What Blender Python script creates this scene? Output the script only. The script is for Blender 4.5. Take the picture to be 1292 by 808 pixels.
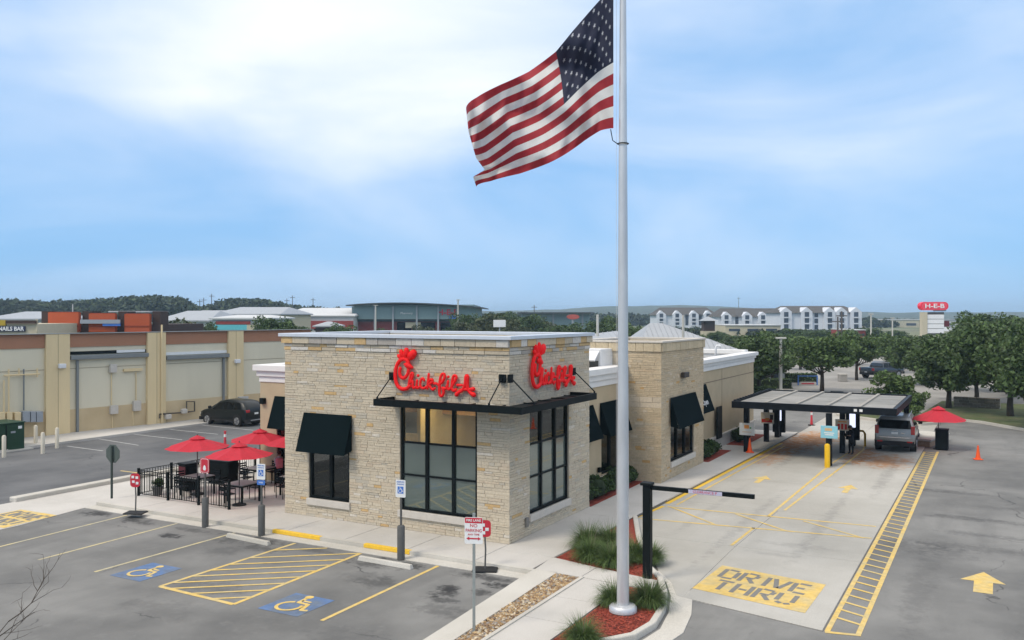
import bpy, bmesh, math, random
import numpy as np
from mathutils import Vector, Matrix
R = math.radians
random.seed(7)
rng = np.random.default_rng(7)
for o in list(bpy.data.objects):
    bpy.data.objects.remove(o)
SC = bpy.context.scene
COL = SC.collection

# ------------------------------------------------------------------ camera
F, TH, HY, CX, HC = 1120.0, R(28.75), 397.0, 646.0, 7.2      # focal (px of the 1292 px photo), heading, horizon row, centre column, eye height
CT, ST = math.cos(TH), math.sin(TH)
CAM = Vector((13.462, -24.331, HC))
cam = bpy.data.cameras.new('camera')
cam.sensor_width = 36.0
cam.lens = 36.0 * F / 1292.0
cam.shift_y = -(404.0 - HY) / 1292.0
cam.clip_start, cam.clip_end = 0.1, 9000
co = bpy.data.objects.new('camera', cam)
co.location = CAM
co.rotation_euler = (R(90), 0, TH)
COL.objects.link(co)
SC.camera = co

# ------------------------------------------------------------------ world, sun, exposure
SKY_OFF = (0.3, 0.0, 0.6)
SUN_EL, SUN_AZ = R(52), R(205)          # direction towards the sun: azimuth counted clockwise from +Y
w = bpy.data.worlds.new('World')
SC.world = w
w.use_nodes = True
nt = w.node_tree
for n in list(nt.nodes):
    nt.nodes.remove(n)
def N(t, **k):
    n = nt.nodes.new(t)
    for a, b in k.items():
        setattr(n, a, b)
    return n
def L(a, b):
    nt.links.new(a, b)
out = N('ShaderNodeOutputWorld'); bg = N('ShaderNodeBackground')
bg.inputs['Strength'].default_value = 0.1
sky = N('ShaderNodeTexSky', sky_type='NISHITA', sun_disc=False, sun_elevation=SUN_EL, sun_rotation=SUN_AZ,
        altitude=200, air_density=1.0, dust_density=0.3, ozone_density=2.0)
tc = N('ShaderNodeTexCoord')
mp = N('ShaderNodeMapping'); mp.inputs['Rotation'].default_value = (0, 0, -TH)      # x along the shop front view, y away, z up
L(tc.outputs['Generated'], mp.inputs[0])
def math_(op, a, b=None, clamp=False):
    n = N('ShaderNodeMath', operation=op, use_clamp=clamp)
    for i, v in enumerate((a, b)):
        if v is None: continue
        if isinstance(v, (int, float)): n.inputs[i].default_value = v
        else: L(v, n.inputs[i])
    return n.outputs[0]
def cloud_noise(scale, off, detail, rough, dist):
    m_ = N('ShaderNodeMapping'); m_.inputs['Scale'].default_value = scale; m_.inputs['Location'].default_value = off
    m_.inputs['Rotation'].default_value = (0, R(-9), 0)
    L(mp.outputs[0], m_.inputs[0])
    n = N('ShaderNodeTexNoise'); n.inputs['Scale'].default_value = 1.0; n.inputs['Detail'].default_value = detail
    n.inputs['Roughness'].default_value = rough; n.inputs['Distortion'].default_value = dist
    L(m_.outputs[0], n.inputs['Vector']); return n.outputs['Fac']
sp_w = N('ShaderNodeSeparateXYZ'); L(mp.outputs[0], sp_w.inputs[0])
zpos = math_('MAXIMUM', sp_w.outputs['Z'], 0.0)
n_a = cloud_noise((1.9, 1.4, 6.0), SKY_OFF, 6, 0.5, 0.6)       # long soft cloud sheets
n_b = cloud_noise((5.0, 4.0, 16.0), (1.7, 0.4, 2.2), 4, 0.5, 0.3)
cov = math_('ADD', math_('MULTIPLY', n_a, 1.75), math_('MULTIPLY', n_b, 0.28))
cov = math_('ADD', cov, math_('MULTIPLY', math_('POWER', zpos, 2.0), 2.8))            # the sheet thickens towards the zenith
cov = math_('SUBTRACT', cov, 1.20)
cov = math_('SUBTRACT', cov, math_('MULTIPLY', math_('SUBTRACT', 1.0, math_('DIVIDE', zpos, 0.22), True), 0.30))      # thinner near the horizon
# thin bright patch where the sun stands behind the sheet
g1 = math_('POWER', math_('DIVIDE', math_('ADD', sp_w.outputs['X'], 0.16), 0.30), 2.0)
g2 = math_('POWER', math_('DIVIDE', math_('SUBTRACT', sp_w.outputs['Z'], 0.275), 0.13), 2.0)
glow = math_('MULTIPLY', math_('SUBTRACT', 1.0, math_('ADD', g1, g2), True), math_('GREATER_THAN', sp_w.outputs['Y'], 0.0))
cov = math_('ADD', cov, math_('MULTIPLY', glow, 0.62))
fac = N('ShaderNodeMapRange'); fac.interpolation_type = 'SMOOTHSTEP'
fac.inputs[1].default_value = -0.57; fac.inputs[2].default_value = 1.05; fac.inputs[3].default_value = 0.0; fac.inputs[4].default_value = 1.0
L(cov, fac.inputs[0])
veil = N('ShaderNodeMixRGB'); veil.inputs['Fac'].default_value = 0.80          # thin high veil tints the clear sky
veil.inputs[2].default_value = (1.65, 3.9, 7.1, 1)
L(sky.outputs[0], veil.inputs[1])
mx = N('ShaderNodeMixRGB'); mx.inputs[2].default_value = (8.5, 8.55, 8.9, 1)
L(fac.outputs[0], mx.inputs[0]); L(veil.outputs[0], mx.inputs[1])
L(mx.outputs[0], bg.inputs['Color']); L(bg.outputs[0], out.inputs['Surface'])

sl = bpy.data.lights.new('sun', 'SUN')
sl.energy = 1.5; sl.angle = R(16); sl.color = (1.0, 0.90, 0.76)
so = bpy.data.objects.new('sun', sl); COL.objects.link(so)
sd = Vector((math.sin(SUN_AZ) * math.cos(SUN_EL), math.cos(SUN_AZ) * math.cos(SUN_EL), math.sin(SUN_EL)))
so.rotation_euler = sd.to_track_quat('Z', 'Y').to_euler()
so.location = sd * 60
SC.view_settings.view_transform = 'Standard'
SC.view_settings.look = 'None'
SC.view_settings.exposure = 0.47
SC.view_settings.gamma = 1.0
SC.view_settings.use_curve_mapping = False
SC.render.engine = 'CYCLES'
SC.cycles.use_denoising = True
SC.cycles.max_bounces = 6
SC.cycles.diffuse_bounces = 3
SC.cycles.glossy_bounces = 3
SC.cycles.transparent_max_bounces = 12
SC.cycles.volume_bounces = 0
SC.cycles.caustics_reflective = False
SC.cycles.caustics_refractive = False

# ------------------------------------------------------------------ photo pixel -> place
ZA = -0.12                                     # level of asphalt below the pavements (z = 0)
def _ray(px, py):
    X = (px - CX) / F
    return Vector((X * CT - ST, X * ST + CT, -(py - HY) / F))
def G(px, py, z=0.0):
    d = _ray(px, py); return CAM + d * ((z - HC) / d.z)
def A(px, py):
    return G(px, py, ZA)
def FY(px, py, y):
    d = _ray(px, py); return CAM + d * ((y - CAM.y) / d.y)
def FX(px, py, x):
    d = _ray(px, py); return CAM + d * ((x - CAM.x) / d.x)
def AT(px, py, D):
    return CAM + _ray(px, py) * D

# ------------------------------------------------------------------ materials
MATS = {}
def mat(name, col, rough=0.7, metal=0.0, var=0.12, scale=3.0, bump=0.0, bscale=40.0, spec=0.4, col2=None, attr=None, island=0.0,
        detail=5, streak=None, emit=None, estr=0.0, coat=0.0, trans=0.0, coord='pos'):
    if name in MATS:
        return MATS[name]
    m = bpy.data.materials.new(name); m.use_nodes = True
    t = m.node_tree; b = t.nodes['Principled BSDF']
    def nn(k, **kw):
        n = t.nodes.new(k)
        for a, c in kw.items():
            setattr(n, a, c)
        return n
    lk = t.links.new
    b.inputs['Roughness'].default_value = rough
    b.inputs['Metallic'].default_value = metal
    b.inputs['Specular IOR Level'].default_value = spec
    b.inputs['Coat Weight'].default_value = coat
    b.inputs['Coat Roughness'].default_value = 0.08
    if coord == 'pos':
        src = nn('ShaderNodeNewGeometry').outputs['Position']
    else:
        src = nn('ShaderNodeTexCoord').outputs['Object']
    vec = src
    if streak:
        mpn = nn('ShaderNodeMapping'); mpn.inputs['Scale'].default_value = streak
        lk(src, mpn.inputs[0]); vec = mpn.outputs[0]
    base = nn('ShaderNodeRGB'); base.outputs[0].default_value = (*col, 1)
    cur = base.outputs[0]
    if attr:
        at = nn('ShaderNodeAttribute', attribute_name=attr); cur = at.outputs['Color']
    if col2:
        n2 = nn('ShaderNodeTexNoise'); n2.inputs['Scale'].default_value = scale * 0.35; n2.inputs['Detail'].default_value = 4
        lk(vec, n2.inputs['Vector'])
        r2 = nn('ShaderNodeValToRGB'); r2.color_ramp.elements[0].position = 0.4; r2.color_ramp.elements[1].position = 0.62
        lk(n2.outputs['Fac'], r2.inputs[0])
        mx2 = nn('ShaderNodeMixRGB'); lk(r2.outputs[0], mx2.inputs[0]); lk(cur, mx2.inputs[1]); mx2.inputs[2].default_value = (*col2, 1)
        cur = mx2.outputs[0]
    if var > 0:
        n1 = nn('ShaderNodeTexNoise'); n1.inputs['Scale'].default_value = scale; n1.inputs['Detail'].default_value = detail
        n1.inputs['Roughness'].default_value = 0.6
        lk(vec, n1.inputs['Vector'])
        mr = nn('ShaderNodeMapRange'); mr.inputs[1].default_value = 0.25; mr.inputs[2].default_value = 0.75
        mr.inputs[3].default_value = 1 - var; mr.inputs[4].default_value = 1 + var
        lk(n1.outputs['Fac'], mr.inputs[0])
        hs = nn('ShaderNodeHueSaturation'); lk(mr.outputs[0], hs.inputs['Value']); lk(cur, hs.inputs['Color'])
        cur = hs.outputs[0]
    if island > 0:
        gi = nn('ShaderNodeNewGeometry')
        mi = nn('ShaderNodeMapRange'); mi.inputs[3].default_value = 1 - island; mi.inputs[4].default_value = 1 + island
        lk(gi.outputs['Random Per Island'], mi.inputs[0])
        h2 = nn('ShaderNodeHueSaturation'); lk(mi.outputs[0], h2.inputs['Value']); lk(cur, h2.inputs['Color'])
        cur = h2.outputs[0]
    lk(cur, b.inputs['Base Color'])
    if emit:
        b.inputs['Emission Color'].default_value = (*emit, 1); b.inputs['Emission Strength'].default_value = estr
    if bump > 0:
        nb = nn('ShaderNodeTexNoise'); nb.inputs['Scale'].default_value = bscale; nb.inputs['Detail'].default_value = 5
        lk(vec, nb.inputs['Vector'])
        bp = nn('ShaderNodeBump'); bp.inputs['Strength'].default_value = bump; bp.inputs['Distance'].default_value = 0.02
        lk(nb.outputs['Fac'], bp.inputs['Height']); lk(bp.outputs[0], b.inputs['Normal'])
    if trans > 0:
        tr = nn('ShaderNodeBsdfTranslucent'); lk(cur, tr.inputs['Color'])
        ms = nn('ShaderNodeMixShader'); ms.inputs[0].default_value = trans
        o = t.nodes['Material Output']
        lk(b.outputs[0], ms.inputs[1]); lk(tr.outputs[0], ms.inputs[2]); lk(ms.outputs[0], o.inputs['Surface'])
    MATS[name] = m
    return m

def glass(name, tint, refl=0.08, rough=0.02, opaque=None, body=None):
    """window glass: fresnel reflection over a clear tinted pane, or over a filmed (frosted) one"""
    m = bpy.data.materials.new(name); m.use_nodes = True
    t = m.node_tree; t.nodes.remove(t.nodes['Principled BSDF'])
    o = t.nodes['Material Output']
    fr = t.nodes.new('ShaderNodeFresnel'); fr.inputs['IOR'].default_value = 1.6
    ad = t.nodes.new('ShaderNodeMath'); ad.operation = 'ADD'; ad.use_clamp = True; ad.inputs[1].default_value = refl
    t.links.new(fr.outputs[0], ad.inputs[0])
    gl = t.nodes.new('ShaderNodeBsdfGlossy'); gl.inputs['Roughness'].default_value = rough
    gl.inputs['Color'].default_value = (0.92, 0.97, 0.96, 1)
    tr = t.nodes.new('ShaderNodeBsdfTransparent'); tr.inputs['Color'].default_value = (*tint, 1)
    under = tr.outputs[0]
    if opaque:
        df = t.nodes.new('ShaderNodeBsdfDiffuse'); df.inputs['Color'].default_value = (*body, 1)
        mo = t.nodes.new('ShaderNodeMixShader'); mo.inputs[0].default_value = opaque
        t.links.new(tr.outputs[0], mo.inputs[1]); t.links.new(df.outputs[0], mo.inputs[2]); under = mo.outputs[0]
    ms = t.nodes.new('ShaderNodeMixShader')
    t.links.new(ad.outputs[0], ms.inputs[0]); t.links.new(under, ms.inputs[1]); t.links.new(gl.outputs[0], ms.inputs[2])
    t.links.new(ms.outputs[0], o.inputs['Surface'])
    MATS[name] = m
    return m

def ground_mat(name, col, dark, light, stains, rough=0.9, tone=(0.5, 0.5, 0.5), fine=70.0, big=0.16, crack=0.0):
    """paving seen from above: broad tone drift, drag streaks, fine aggregate, listed stains (x, y, rx, ry, strength)"""
    m = bpy.data.materials.new(name); m.use_nodes = True
    t = m.node_tree; b = t.nodes['Principled BSDF']; b.inputs['Roughness'].default_value = rough
    b.inputs['Specular IOR Level'].default_value = 0.25
    lk = t.links.new
    def nn(k, **kw):
        n = t.nodes.new(k)
        for a, c in kw.items():
            setattr(n, a, c)
        return n
    pos = nn('ShaderNodeNewGeometry').outputs['Position']
    def noise(sc, det=5, rough_=0.6, stretch=None, dist=0.0):
        n = nn('ShaderNodeTexNoise'); n.inputs['Scale'].default_value = sc; n.inputs['Detail'].default_value = det
        n.inputs['Roughness'].default_value = rough_; n.inputs['Distortion'].default_value = dist
        if stretch:
            mp_ = nn('ShaderNodeMapping'); mp_.inputs['Scale'].default_value = stretch; lk(pos, mp_.inputs[0]); lk(mp_.outputs[0], n.inputs['Vector'])
        else:
            lk(pos, n.inputs['Vector'])
        return n.outputs['Fac']
    def ramp(s, a, b_, lo=0.0, hi=1.0):
        r = nn('ShaderNodeMapRange'); r.interpolation_type = 'SMOOTHSTEP'
        r.inputs[1].default_value = a; r.inputs[2].default_value = b_; r.inputs[3].default_value = lo; r.inputs[4].default_value = hi
        lk(s, r.inputs[0]); return r.outputs[0]
    def mix(f, a, c, mode='MIX'):
        x = nn('ShaderNodeMixRGB'); x.blend_type = mode
        if isinstance(f, float): x.inputs[0].default_value = f
        else: lk(f, x.inputs[0])
        for i, v in ((1, a), (2, c)):
            if isinstance(v, tuple): x.inputs[i].default_value = (*v, 1)
            else: lk(v, x.inputs[i])
        return x.outputs[0]
    cur = mix(ramp(noise(big, 4), 0.35, 0.65), dark, light)
    cur = mix(ramp(noise(0.9, 6, 0.65), 0.3, 0.75, 0.0, 0.55), cur, col)
    cur = mix(ramp(noise(0.8, 5, 0.6, (1.0, 0.16, 1)), 0.45, 0.75, 0.0, 0.45), cur, dark)
    cur = mix(ramp(noise(3.0, 6, 0.7), 0.52, 0.78, 0.0, 0.4), cur, light)
    cur = mix(ramp(noise(0.35, 6, 0.7, None, 1.2), 0.52, 0.72, 0.0, 0.28), cur, dark)
    cur = mix(ramp(noise(7.0, 5, 0.75), 0.60, 0.72, 0.0, 0.30), cur, dark)
    g = nn('ShaderNodeMapRange'); g.inputs[1].default_value = 0.2; g.inputs[2].default_value = 0.8; g.inputs[3].default_value = 0.76; g.inputs[4].default_value = 1.24
    lk(noise(fine, 3, 0.7), g.inputs[0])
    hs = nn('ShaderNodeHueSaturation'); lk(g.outputs[0], hs.inputs['Value']); lk(cur, hs.inputs['Color']); cur = hs.outputs[0]
    if crack:
        wn = nn('ShaderNodeTexNoise'); wn.inputs['Scale'].default_value = 0.8; wn.inputs['Detail'].default_value = 5; lk(pos, wn.inputs['Vector'])
        va = nn('ShaderNodeVectorMath', operation='MULTIPLY_ADD'); va.inputs[1].default_value = (1.6, 1.6, 0); lk(wn.outputs['Color'], va.inputs[0]); lk(pos, va.inputs[2])
        vo = nn('ShaderNodeTexVoronoi', feature='DISTANCE_TO_EDGE'); vo.inputs['Scale'].default_value = 0.17; lk(va.outputs[0], vo.inputs['Vector'])
        ck = ramp(vo.outputs['Distance'], 0.0, 0.006, 1.0, 0.0)
        gate = ramp(noise(0.25, 3), 0.50, 0.60, 0.0, crack)
        cm = nn('ShaderNodeMath', operation='MULTIPLY'); lk(ck, cm.inputs[0]); lk(gate, cm.inputs[1])
        cur = mix(cm.outputs[0], cur, (0.05, 0.05, 0.05))
    if stains:
        sp = nn('ShaderNodeSeparateXYZ'); lk(pos, sp.inputs[0])
        wob = noise(3.2, 7, 0.75)
        for (sx, sy, rx, ry, k, c) in stains:
            def axis(s, c0, r):
                q = nn('ShaderNodeMath', operation='SUBTRACT'); lk(s, q.inputs[0]); q.inputs[1].default_value = c0
                d = nn('ShaderNodeMath', operation='DIVIDE'); lk(q.outputs[0], d.inputs[0]); d.inputs[1].default_value = r
                p = nn('ShaderNodeMath', operation='POWER'); lk(d.outputs[0], p.inputs[0]); p.inputs[1].default_value = 2.0
                return p.outputs[0]
            s = nn('ShaderNodeMath', operation='ADD'); lk(axis(sp.outputs[0], sx, rx), s.inputs[0]); lk(axis(sp.outputs[1], sy, ry), s.inputs[1])
            wv = nn('ShaderNodeMath', operation='MULTIPLY_ADD'); lk(wob, wv.inputs[0]); wv.inputs[1].default_value = 3.8; wv.inputs[2].default_value = -1.75
            s2 = nn('ShaderNodeMath', operation='ADD'); lk(s.outputs[0], s2.inputs[0]); lk(wv.outputs[0], s2.inputs[1])
            f = ramp(s2.outputs[0], 0.0, 0.95, k, 0.0)
            cur = mix(f, cur, c)
    lk(cur, b.inputs['Base Color'])
    bp = nn('ShaderNodeBump'); bp.inputs['Strength'].default_value = 0.25; bp.inputs['Distance'].default_value = 0.01
    lk(noise(fine, 4, 0.7), bp.inputs['Height']); lk(bp.outputs[0], b.inputs['Normal'])
    MATS[name] = m
    return m

# ------------------------------------------------------------------ mesh builder and scene helpers
class MB:
    def __init__(s):
        s.v = []; s.f = []; s.m = []; s.c = []; s.cur = 0; s.col = None
    def add(s, vs, fs):
        o = len(s.v); s.v += [tuple(p) for p in vs]
        for f in fs:
            s.f.append(tuple(o + i for i in f)); s.m.append(s.cur); s.c.append(s.col)
        return s
    def box(s, x0, x1, y0, y1, z0, z1):
        x0, x1 = min(x0, x1), max(x0, x1); y0, y1 = min(y0, y1), max(y0, y1); z0, z1 = min(z0, z1), max(z0, z1)
        return s.add([(x0, y0, z0), (x1, y0, z0), (x1, y1, z0), (x0, y1, z0), (x0, y0, z1), (x1, y0, z1), (x1, y1, z1), (x0, y1, z1)],
                     [(0, 3, 2, 1), (4, 5, 6, 7), (0, 1, 5, 4), (1, 2, 6, 5), (2, 3, 7, 6), (3, 0, 4, 7)])
    def prism(s, poly, z0, z1, top=True):
        n = len(poly)
        a = sum(poly[i][0] * poly[(i + 1) % n][1] - poly[(i + 1) % n][0] * poly[i][1] for i in range(n))
        if a < 0: poly = poly[::-1]
        vs = [(p[0], p[1], z0) for p in poly] + [(p[0], p[1], z1) for p in poly]
        fs = [tuple(range(n - 1, -1, -1)), tuple(range(n, 2 * n))]
        fs += [(i, (i + 1) % n, n + (i + 1) % n, n + i) for i in range(n)]
        return s.add(vs, fs)
    def sheet(s, poly, z):
        n = len(poly)
        a = sum(poly[i][0] * poly[(i + 1) % n][1] - poly[(i + 1) % n][0] * poly[i][1] for i in range(n))
        if a < 0: poly = poly[::-1]
        return s.add([(p[0], p[1], z) for p in poly], [tuple(range(n))])
    def cyl(s, p0, p1, r0, r1=None, n=10, cap=True):
        p0, p1 = Vector(p0), Vector(p1); r1 = r0 if r1 is None else r1
        d = (p1 - p0).normalized(); u = d.orthogonal().normalized(); w_ = d.cross(u)
        vs = []
        for p, r in ((p0, r0), (p1, r1)):
            for i in range(n):
                a = 2 * math.pi * i / n; vs.append(p + u * (math.cos(a) * r) + w_ * (math.sin(a) * r))
        fs = [(i, (i + 1) % n, n + (i + 1) % n, n + i) for i in range(n)]
        if cap: fs += [tuple(range(n - 1, -1, -1)), tuple(range(n, 2 * n))]
        return s.add(vs, fs)
    def tube(s, pts, r, n=8, flat=None):
        """swept tube along pts; r number or list; flat=(axis, factor) squashes along an axis"""
        pts = [Vector(p) for p in pts]; k = len(pts)
        rs = r if isinstance(r, (list, tuple)) else [r] * k
        vs = []; pu = None
        for i, p in enumerate(pts):
            d = (pts[min(i + 1, k - 1)] - pts[max(i - 1, 0)])
            d = d.normalized() if d.length > 1e-9 else Vector((0, 0, 1))
            if pu is None: u = d.orthogonal().normalized()
            else:
                u = pu - d * pu.dot(d); u = u.normalized() if u.length > 1e-6 else d.orthogonal().normalized()
            pu = u; w_ = d.cross(u)
            for j in range(n):
                a = 2 * math.pi * j / n
                o = u * (math.cos(a) * rs[i]) + w_ * (math.sin(a) * rs[i])
                if flat: o -= flat[0] * o.dot(flat[0]) * (1 - flat[1])
                vs.append(p + o)
        fs = []
        for i in range(k - 1):
            for j in range(n):
                fs.append((i * n + j, i * n + (j + 1) % n, (i + 1) * n + (j + 1) % n, (i + 1) * n + j))
        fs += [tuple(range(n - 1, -1, -1)), tuple(range((k - 1) * n, k * n))]
        return s.add(vs, fs)
    def lathe(s, prof, c=(0, 0, 0), n=16):
        vs = []; fs = []
        for (r, z) in prof:
            for i in range(n):
                a = 2 * math.pi * i / n; vs.append((c[0] + r * math.cos(a), c[1] + r * math.sin(a), c[2] + z))
        for j in range(len(prof) - 1):
            for i in range(n):
                fs.append((j * n + i, j * n + (i + 1) % n, (j + 1) * n + (i + 1) % n, (j + 1) * n + i))
        fs += [tuple(range(n - 1, -1, -1)), tuple(range((len(prof) - 1) * n, len(prof) * n))]
        return s.add(vs, fs)
    def mesh(s, name, off=(0, 0, 0)):
        me = bpy.data.meshes.new(name)
        ox, oy, oz = off
        me.from_pydata([(x - ox, y - oy, z - oz) for x, y, z in s.v], [], s.f)
        if any(s.m): me.polygons.foreach_set('material_index', s.m)
        if any(c is not None for c in s.c):
            at = me.color_attributes.new('Col', 'FLOAT_COLOR', 'CORNER')
            d = np.ones((len(me.loops), 4), dtype=np.float32); k = 0
            for f, c in zip(s.f, s.c):
                for _ in f:
                    d[k, :3] = c if c is not None else (.5, .5, .5); k += 1
            at.data.foreach_set('color', d.ravel())
        return me
    def build(s, name, mats, parent=None, world=False, smooth=False, bevel=0.0, **tags):
        off = (0, 0, 0)
        if parent is not None and world:
            off = Vector((0, 0, 0)); q = parent
            while q: off = off + q.location; q = q.parent
        me = s.mesh(name, off)
        for m in (mats if isinstance(mats, (list, tuple)) else [mats]):
            me.materials.append(m)
        o = bpy.data.objects.new(name, me); COL.objects.link(o)
        if parent is not None: o.parent = parent
        if smooth: me.polygons.foreach_set('use_smooth', [True] * len(me.polygons))
        if smooth and smooth != 'all':
            me.set_sharp_from_angle(angle=R(40))
        if bevel:
            bm_ = o.modifiers.new('bevel', 'BEVEL'); bm_.width = bevel; bm_.segments = 2; bm_.limit_method = 'ANGLE'
        tag(o, **tags)
        return o

def tag(o, label=None, cat=None, group=None, kind=None):
    if label: o['label'] = label
    if cat: o['category'] = cat
    if group: o['group'] = group
    if kind: o['kind'] = kind
    return o
def thing(name, label, cat, loc=(0, 0, 0), rz=0.0, group=None):
    o = bpy.data.objects.new(name, None); o.empty_display_size = 0.2
    COL.objects.link(o); o.location = loc; o.rotation_euler = (0, 0, rz)
    return tag(o, label, cat, group)
def struct(name, mb, m, **k):
    return mb.build(name, m, kind='structure', **k)
def copy_tree(o, parent=None):
    c = o.copy(); COL.objects.link(c); c.parent = parent
    for ch in list(o.children):
        copy_tree(ch, c)
    return c
def ribbon(path, w0, w1):
    """polygon covering the path from offset w0 to offset w1 (left of travel positive)"""
    l0, l1 = [], []
    n = len(path)
    for i, p in enumerate(path):
        a = Vector(path[max(i - 1, 0)]); b = Vector(path[min(i + 1, n - 1)])
        d = (b - a).normalized(); nrm = Vector((-d.y, d.x)); p = Vector(p)
        l0.append(p + nrm * w0); l1.append(p + nrm * w1)
    return l0, l1
def strip(mb, path, w0, w1, z0, z1):
    l0, l1 = ribbon(path, w0, w1)
    n = len(path)
    vs = [(p.x, p.y, z0) for p in l0] + [(p.x, p.y, z0) for p in l1] + [(p.x, p.y, z1) for p in l0] + [(p.x, p.y, z1) for p in l1]
    fs = []
    for i in range(n - 1):
        fs += [(2 * n + i, 2 * n + i + 1, 3 * n + i + 1, 3 * n + i), (i, i + 1, 2 * n + i + 1, 2 * n + i), (n + i, 3 * n + i, 3 * n + i + 1, n + i + 1)]
    fs += [(0, 2 * n, 3 * n, n), (n - 1, 2 * n - 1, 4 * n - 1, 3 * n - 1)]
    mb.add(vs, fs); return mb
def text_mesh(body, size, extrude=0.0, align='CENTER', bold=0.0):
    cu = bpy.data.curves.new('lettering', 'FONT'); cu.body = body; cu.size = size; cu.extrude = extrude
    cu.align_x = align; cu.align_y = 'CENTER'; cu.offset = bold; cu.resolution_u = 3
    o = bpy.data.objects.new('lettering', cu); COL.objects.link(o)
    dg = bpy.context.evaluated_depsgraph_get(); dg.update()
    me = bpy.data.meshes.new_from_object(o.evaluated_get(dg))
    bpy.data.objects.remove(o); bpy.data.curves.remove(cu)
    return me
def lettering(body, size, parent, loc, rot, m, extrude=0.004, bold=0.0, sx=1.0, name='lettering'):
    me = text_mesh(body, size, extrude, bold=bold); me.name = name
    me.materials.clear(); me.materials.append(m)
    o = bpy.data.objects.new(name, me); COL.objects.link(o)
    o.parent = parent; o.location = loc; o.rotation_euler = rot; o.scale = (sx, 1, 1)
    return o

# ------------------------------------------------------------------ paving and ground
OIL = (0.035, 0.035, 0.036)
RUST = (0.42, 0.175, 0.045)
st = []
for (px, py, rx, ry, k) in ((120, 648, .9, .5, .75), (170, 656, .8, .45, .55), (215, 676, .7, .35, .75), (270, 664, .9, .4, .3), (290, 682, 1.0, .5, .4), (565, 742, .5, .45, .8), (628, 738, .6, .35, .75), (560, 757, .7, .3, .5),
                            (480, 735, 1.0, .7, .35), (560, 770, 1.3, .6, .3), (470, 712, 1.4, .4, .45), (640, 722, 1.6, .35, .5), (330, 692, 1.2, .4, .45), (260, 740, 1.6, .8, .25),
                            (1190, 620, 2.4, .5, .35), (1230, 655, 2.6, .5, .35), (1150, 690, 1.6, 1.0, .25), (1215, 690, 3, .6, .25), (1120, 640, .6, 3., .2)):
    p = A(px, py); st.append((p.x, p.y, rx, ry, min(.92, k * 1.25), OIL))
st += [(-7.5, -3.0, 1.5, .42, .75, OIL), (-2.2, -3.05, 1.6, .45, .8, OIL), (.9, -3.0, 1.3, .38, .75, OIL), (-10.5, -3.1, 1.2, .3, .5, OIL), (-13.2, -3.2, 1.3, .35, .6, OIL), (-5.0, -3.1, 1.2, .3, .45, OIL), (-2.0, -4.6, 1.0, .8, .35, (.07, .07, .07)), (-7.6, -4.6, .9, .7, .35, (.07, .07, .07)), (.7, -4.7, .5, .5, .8, OIL), (1.5, -4.2, .5, .35, .75, OIL), (-4.9, -9.2, 1.6, .8, .3, (.08, .08, .08)), (0.6, -8.6, 1.5, 1.0, .3, (.08, .08, .08)), (11.6, 2, .5, 6, .3, (.08, .08, .08)), (13.2, 9, 2.2, .5, .4, (.08, .08, .08)), (14.5, 14, 2.6, .6, .4, (.08, .08, .08)), (12.2, 6, 1.2, 1.2, .3, (.08, .08, .08)), (15, -1, 2, 1.2, .25, (.08, .08, .08))]
m_asph = ground_mat('asphalt', (0.195, 0.193, 0.184), (0.128, 0.128, 0.124), (0.25, 0.247, 0.234), st, crack=.75)
m_asph2 = ground_mat('asphalt_back_lot', (0.125, 0.128, 0.132), (0.088, 0.091, 0.096), (0.165, 0.167, 0.169), [], crack=.7)
rs_ = []
for (px, py, rx, ry, k) in ((1030, 554, 2.1, 5.2, .95), (1000, 562, 1.8, 5.0, .85), (1115, 582, 1.9, 3.2, .75), (1085, 574, 1.0, 4.2, .85), (975, 575, 1.2, 4.4, .55)):
    p = A(px, py); rs_.append((p.x, p.y, rx, ry, k, RUST))
for (px, py, rx, ry, k) in ((1010, 570, .35, 8, .35), (1120, 600, .4, 7, .3), (940, 660, .3, 8, .28), (1040, 660, .3, 8, .28), (900, 640, .25, 7, .2), (1010, 690, 1.8, .4, .2), (975, 700, 1.2, .25, .2)):
    p = A(px, py); rs_.append((p.x, p.y, rx, ry, k, (.16, .155, .15)))
m_conc = ground_mat('concrete_lane', (0.415, 0.40, 0.36), (0.355, 0.342, 0.305), (0.475, 0.46, 0.42), rs_, fine=45)
m_walk = ground_mat('concrete_walk', (0.52, 0.495, 0.455), (0.45, 0.43, 0.39), (0.59, 0.565, 0.525), [], fine=45)
m_kerb = ground_mat('concrete_kerb', (0.52, 0.495, 0.44), (0.44, 0.415, 0.36), (0.60, 0.575, 0.52), [], fine=40)
m_lot = ground_mat('pale_far_lot', (0.30, 0.285, 0.26), (0.25, 0.24, 0.22), (0.36, 0.345, 0.32), [])
m_yel = mat('yellow_paint', (0.66, 0.46, 0.13), 0.75, var=0.18, scale=6, col2=(0.56, 0.44, 0.20))
m_yelk = mat('yellow_kerb_paint', (0.80, 0.50, 0.04), 0.6, var=0.1, scale=8)
m_worn = mat('worn_yellow_paint', (0.52, 0.445, 0.25), 0.8, var=0.2, scale=5, col2=(0.40, 0.37, 0.27))
m_whl = mat('faded_white_paint', (0.42, 0.42, 0.41), 0.8, var=0.2, scale=4)
m_blu = mat('faded_blue_paint', (0.10, 0.17, 0.32), 0.8, var=0.2, scale=5, col2=(0.13, 0.165, 0.22))
m_sten = mat('stencil_gap', (0.20, 0.195, 0.18), 0.9, var=0.15, scale=9)
m_earth = mat('far_ground', (0.17, 0.17, 0.10), 0.95, var=0.3, scale=0.02, col2=(0.09, 0.12, 0.05))
m_grass = mat('turf', (0.085, 0.115, 0.04), 0.95, var=0.3, scale=2.5, col2=(0.13, 0.13, 0.06), bump=0.6, bscale=30)
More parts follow.
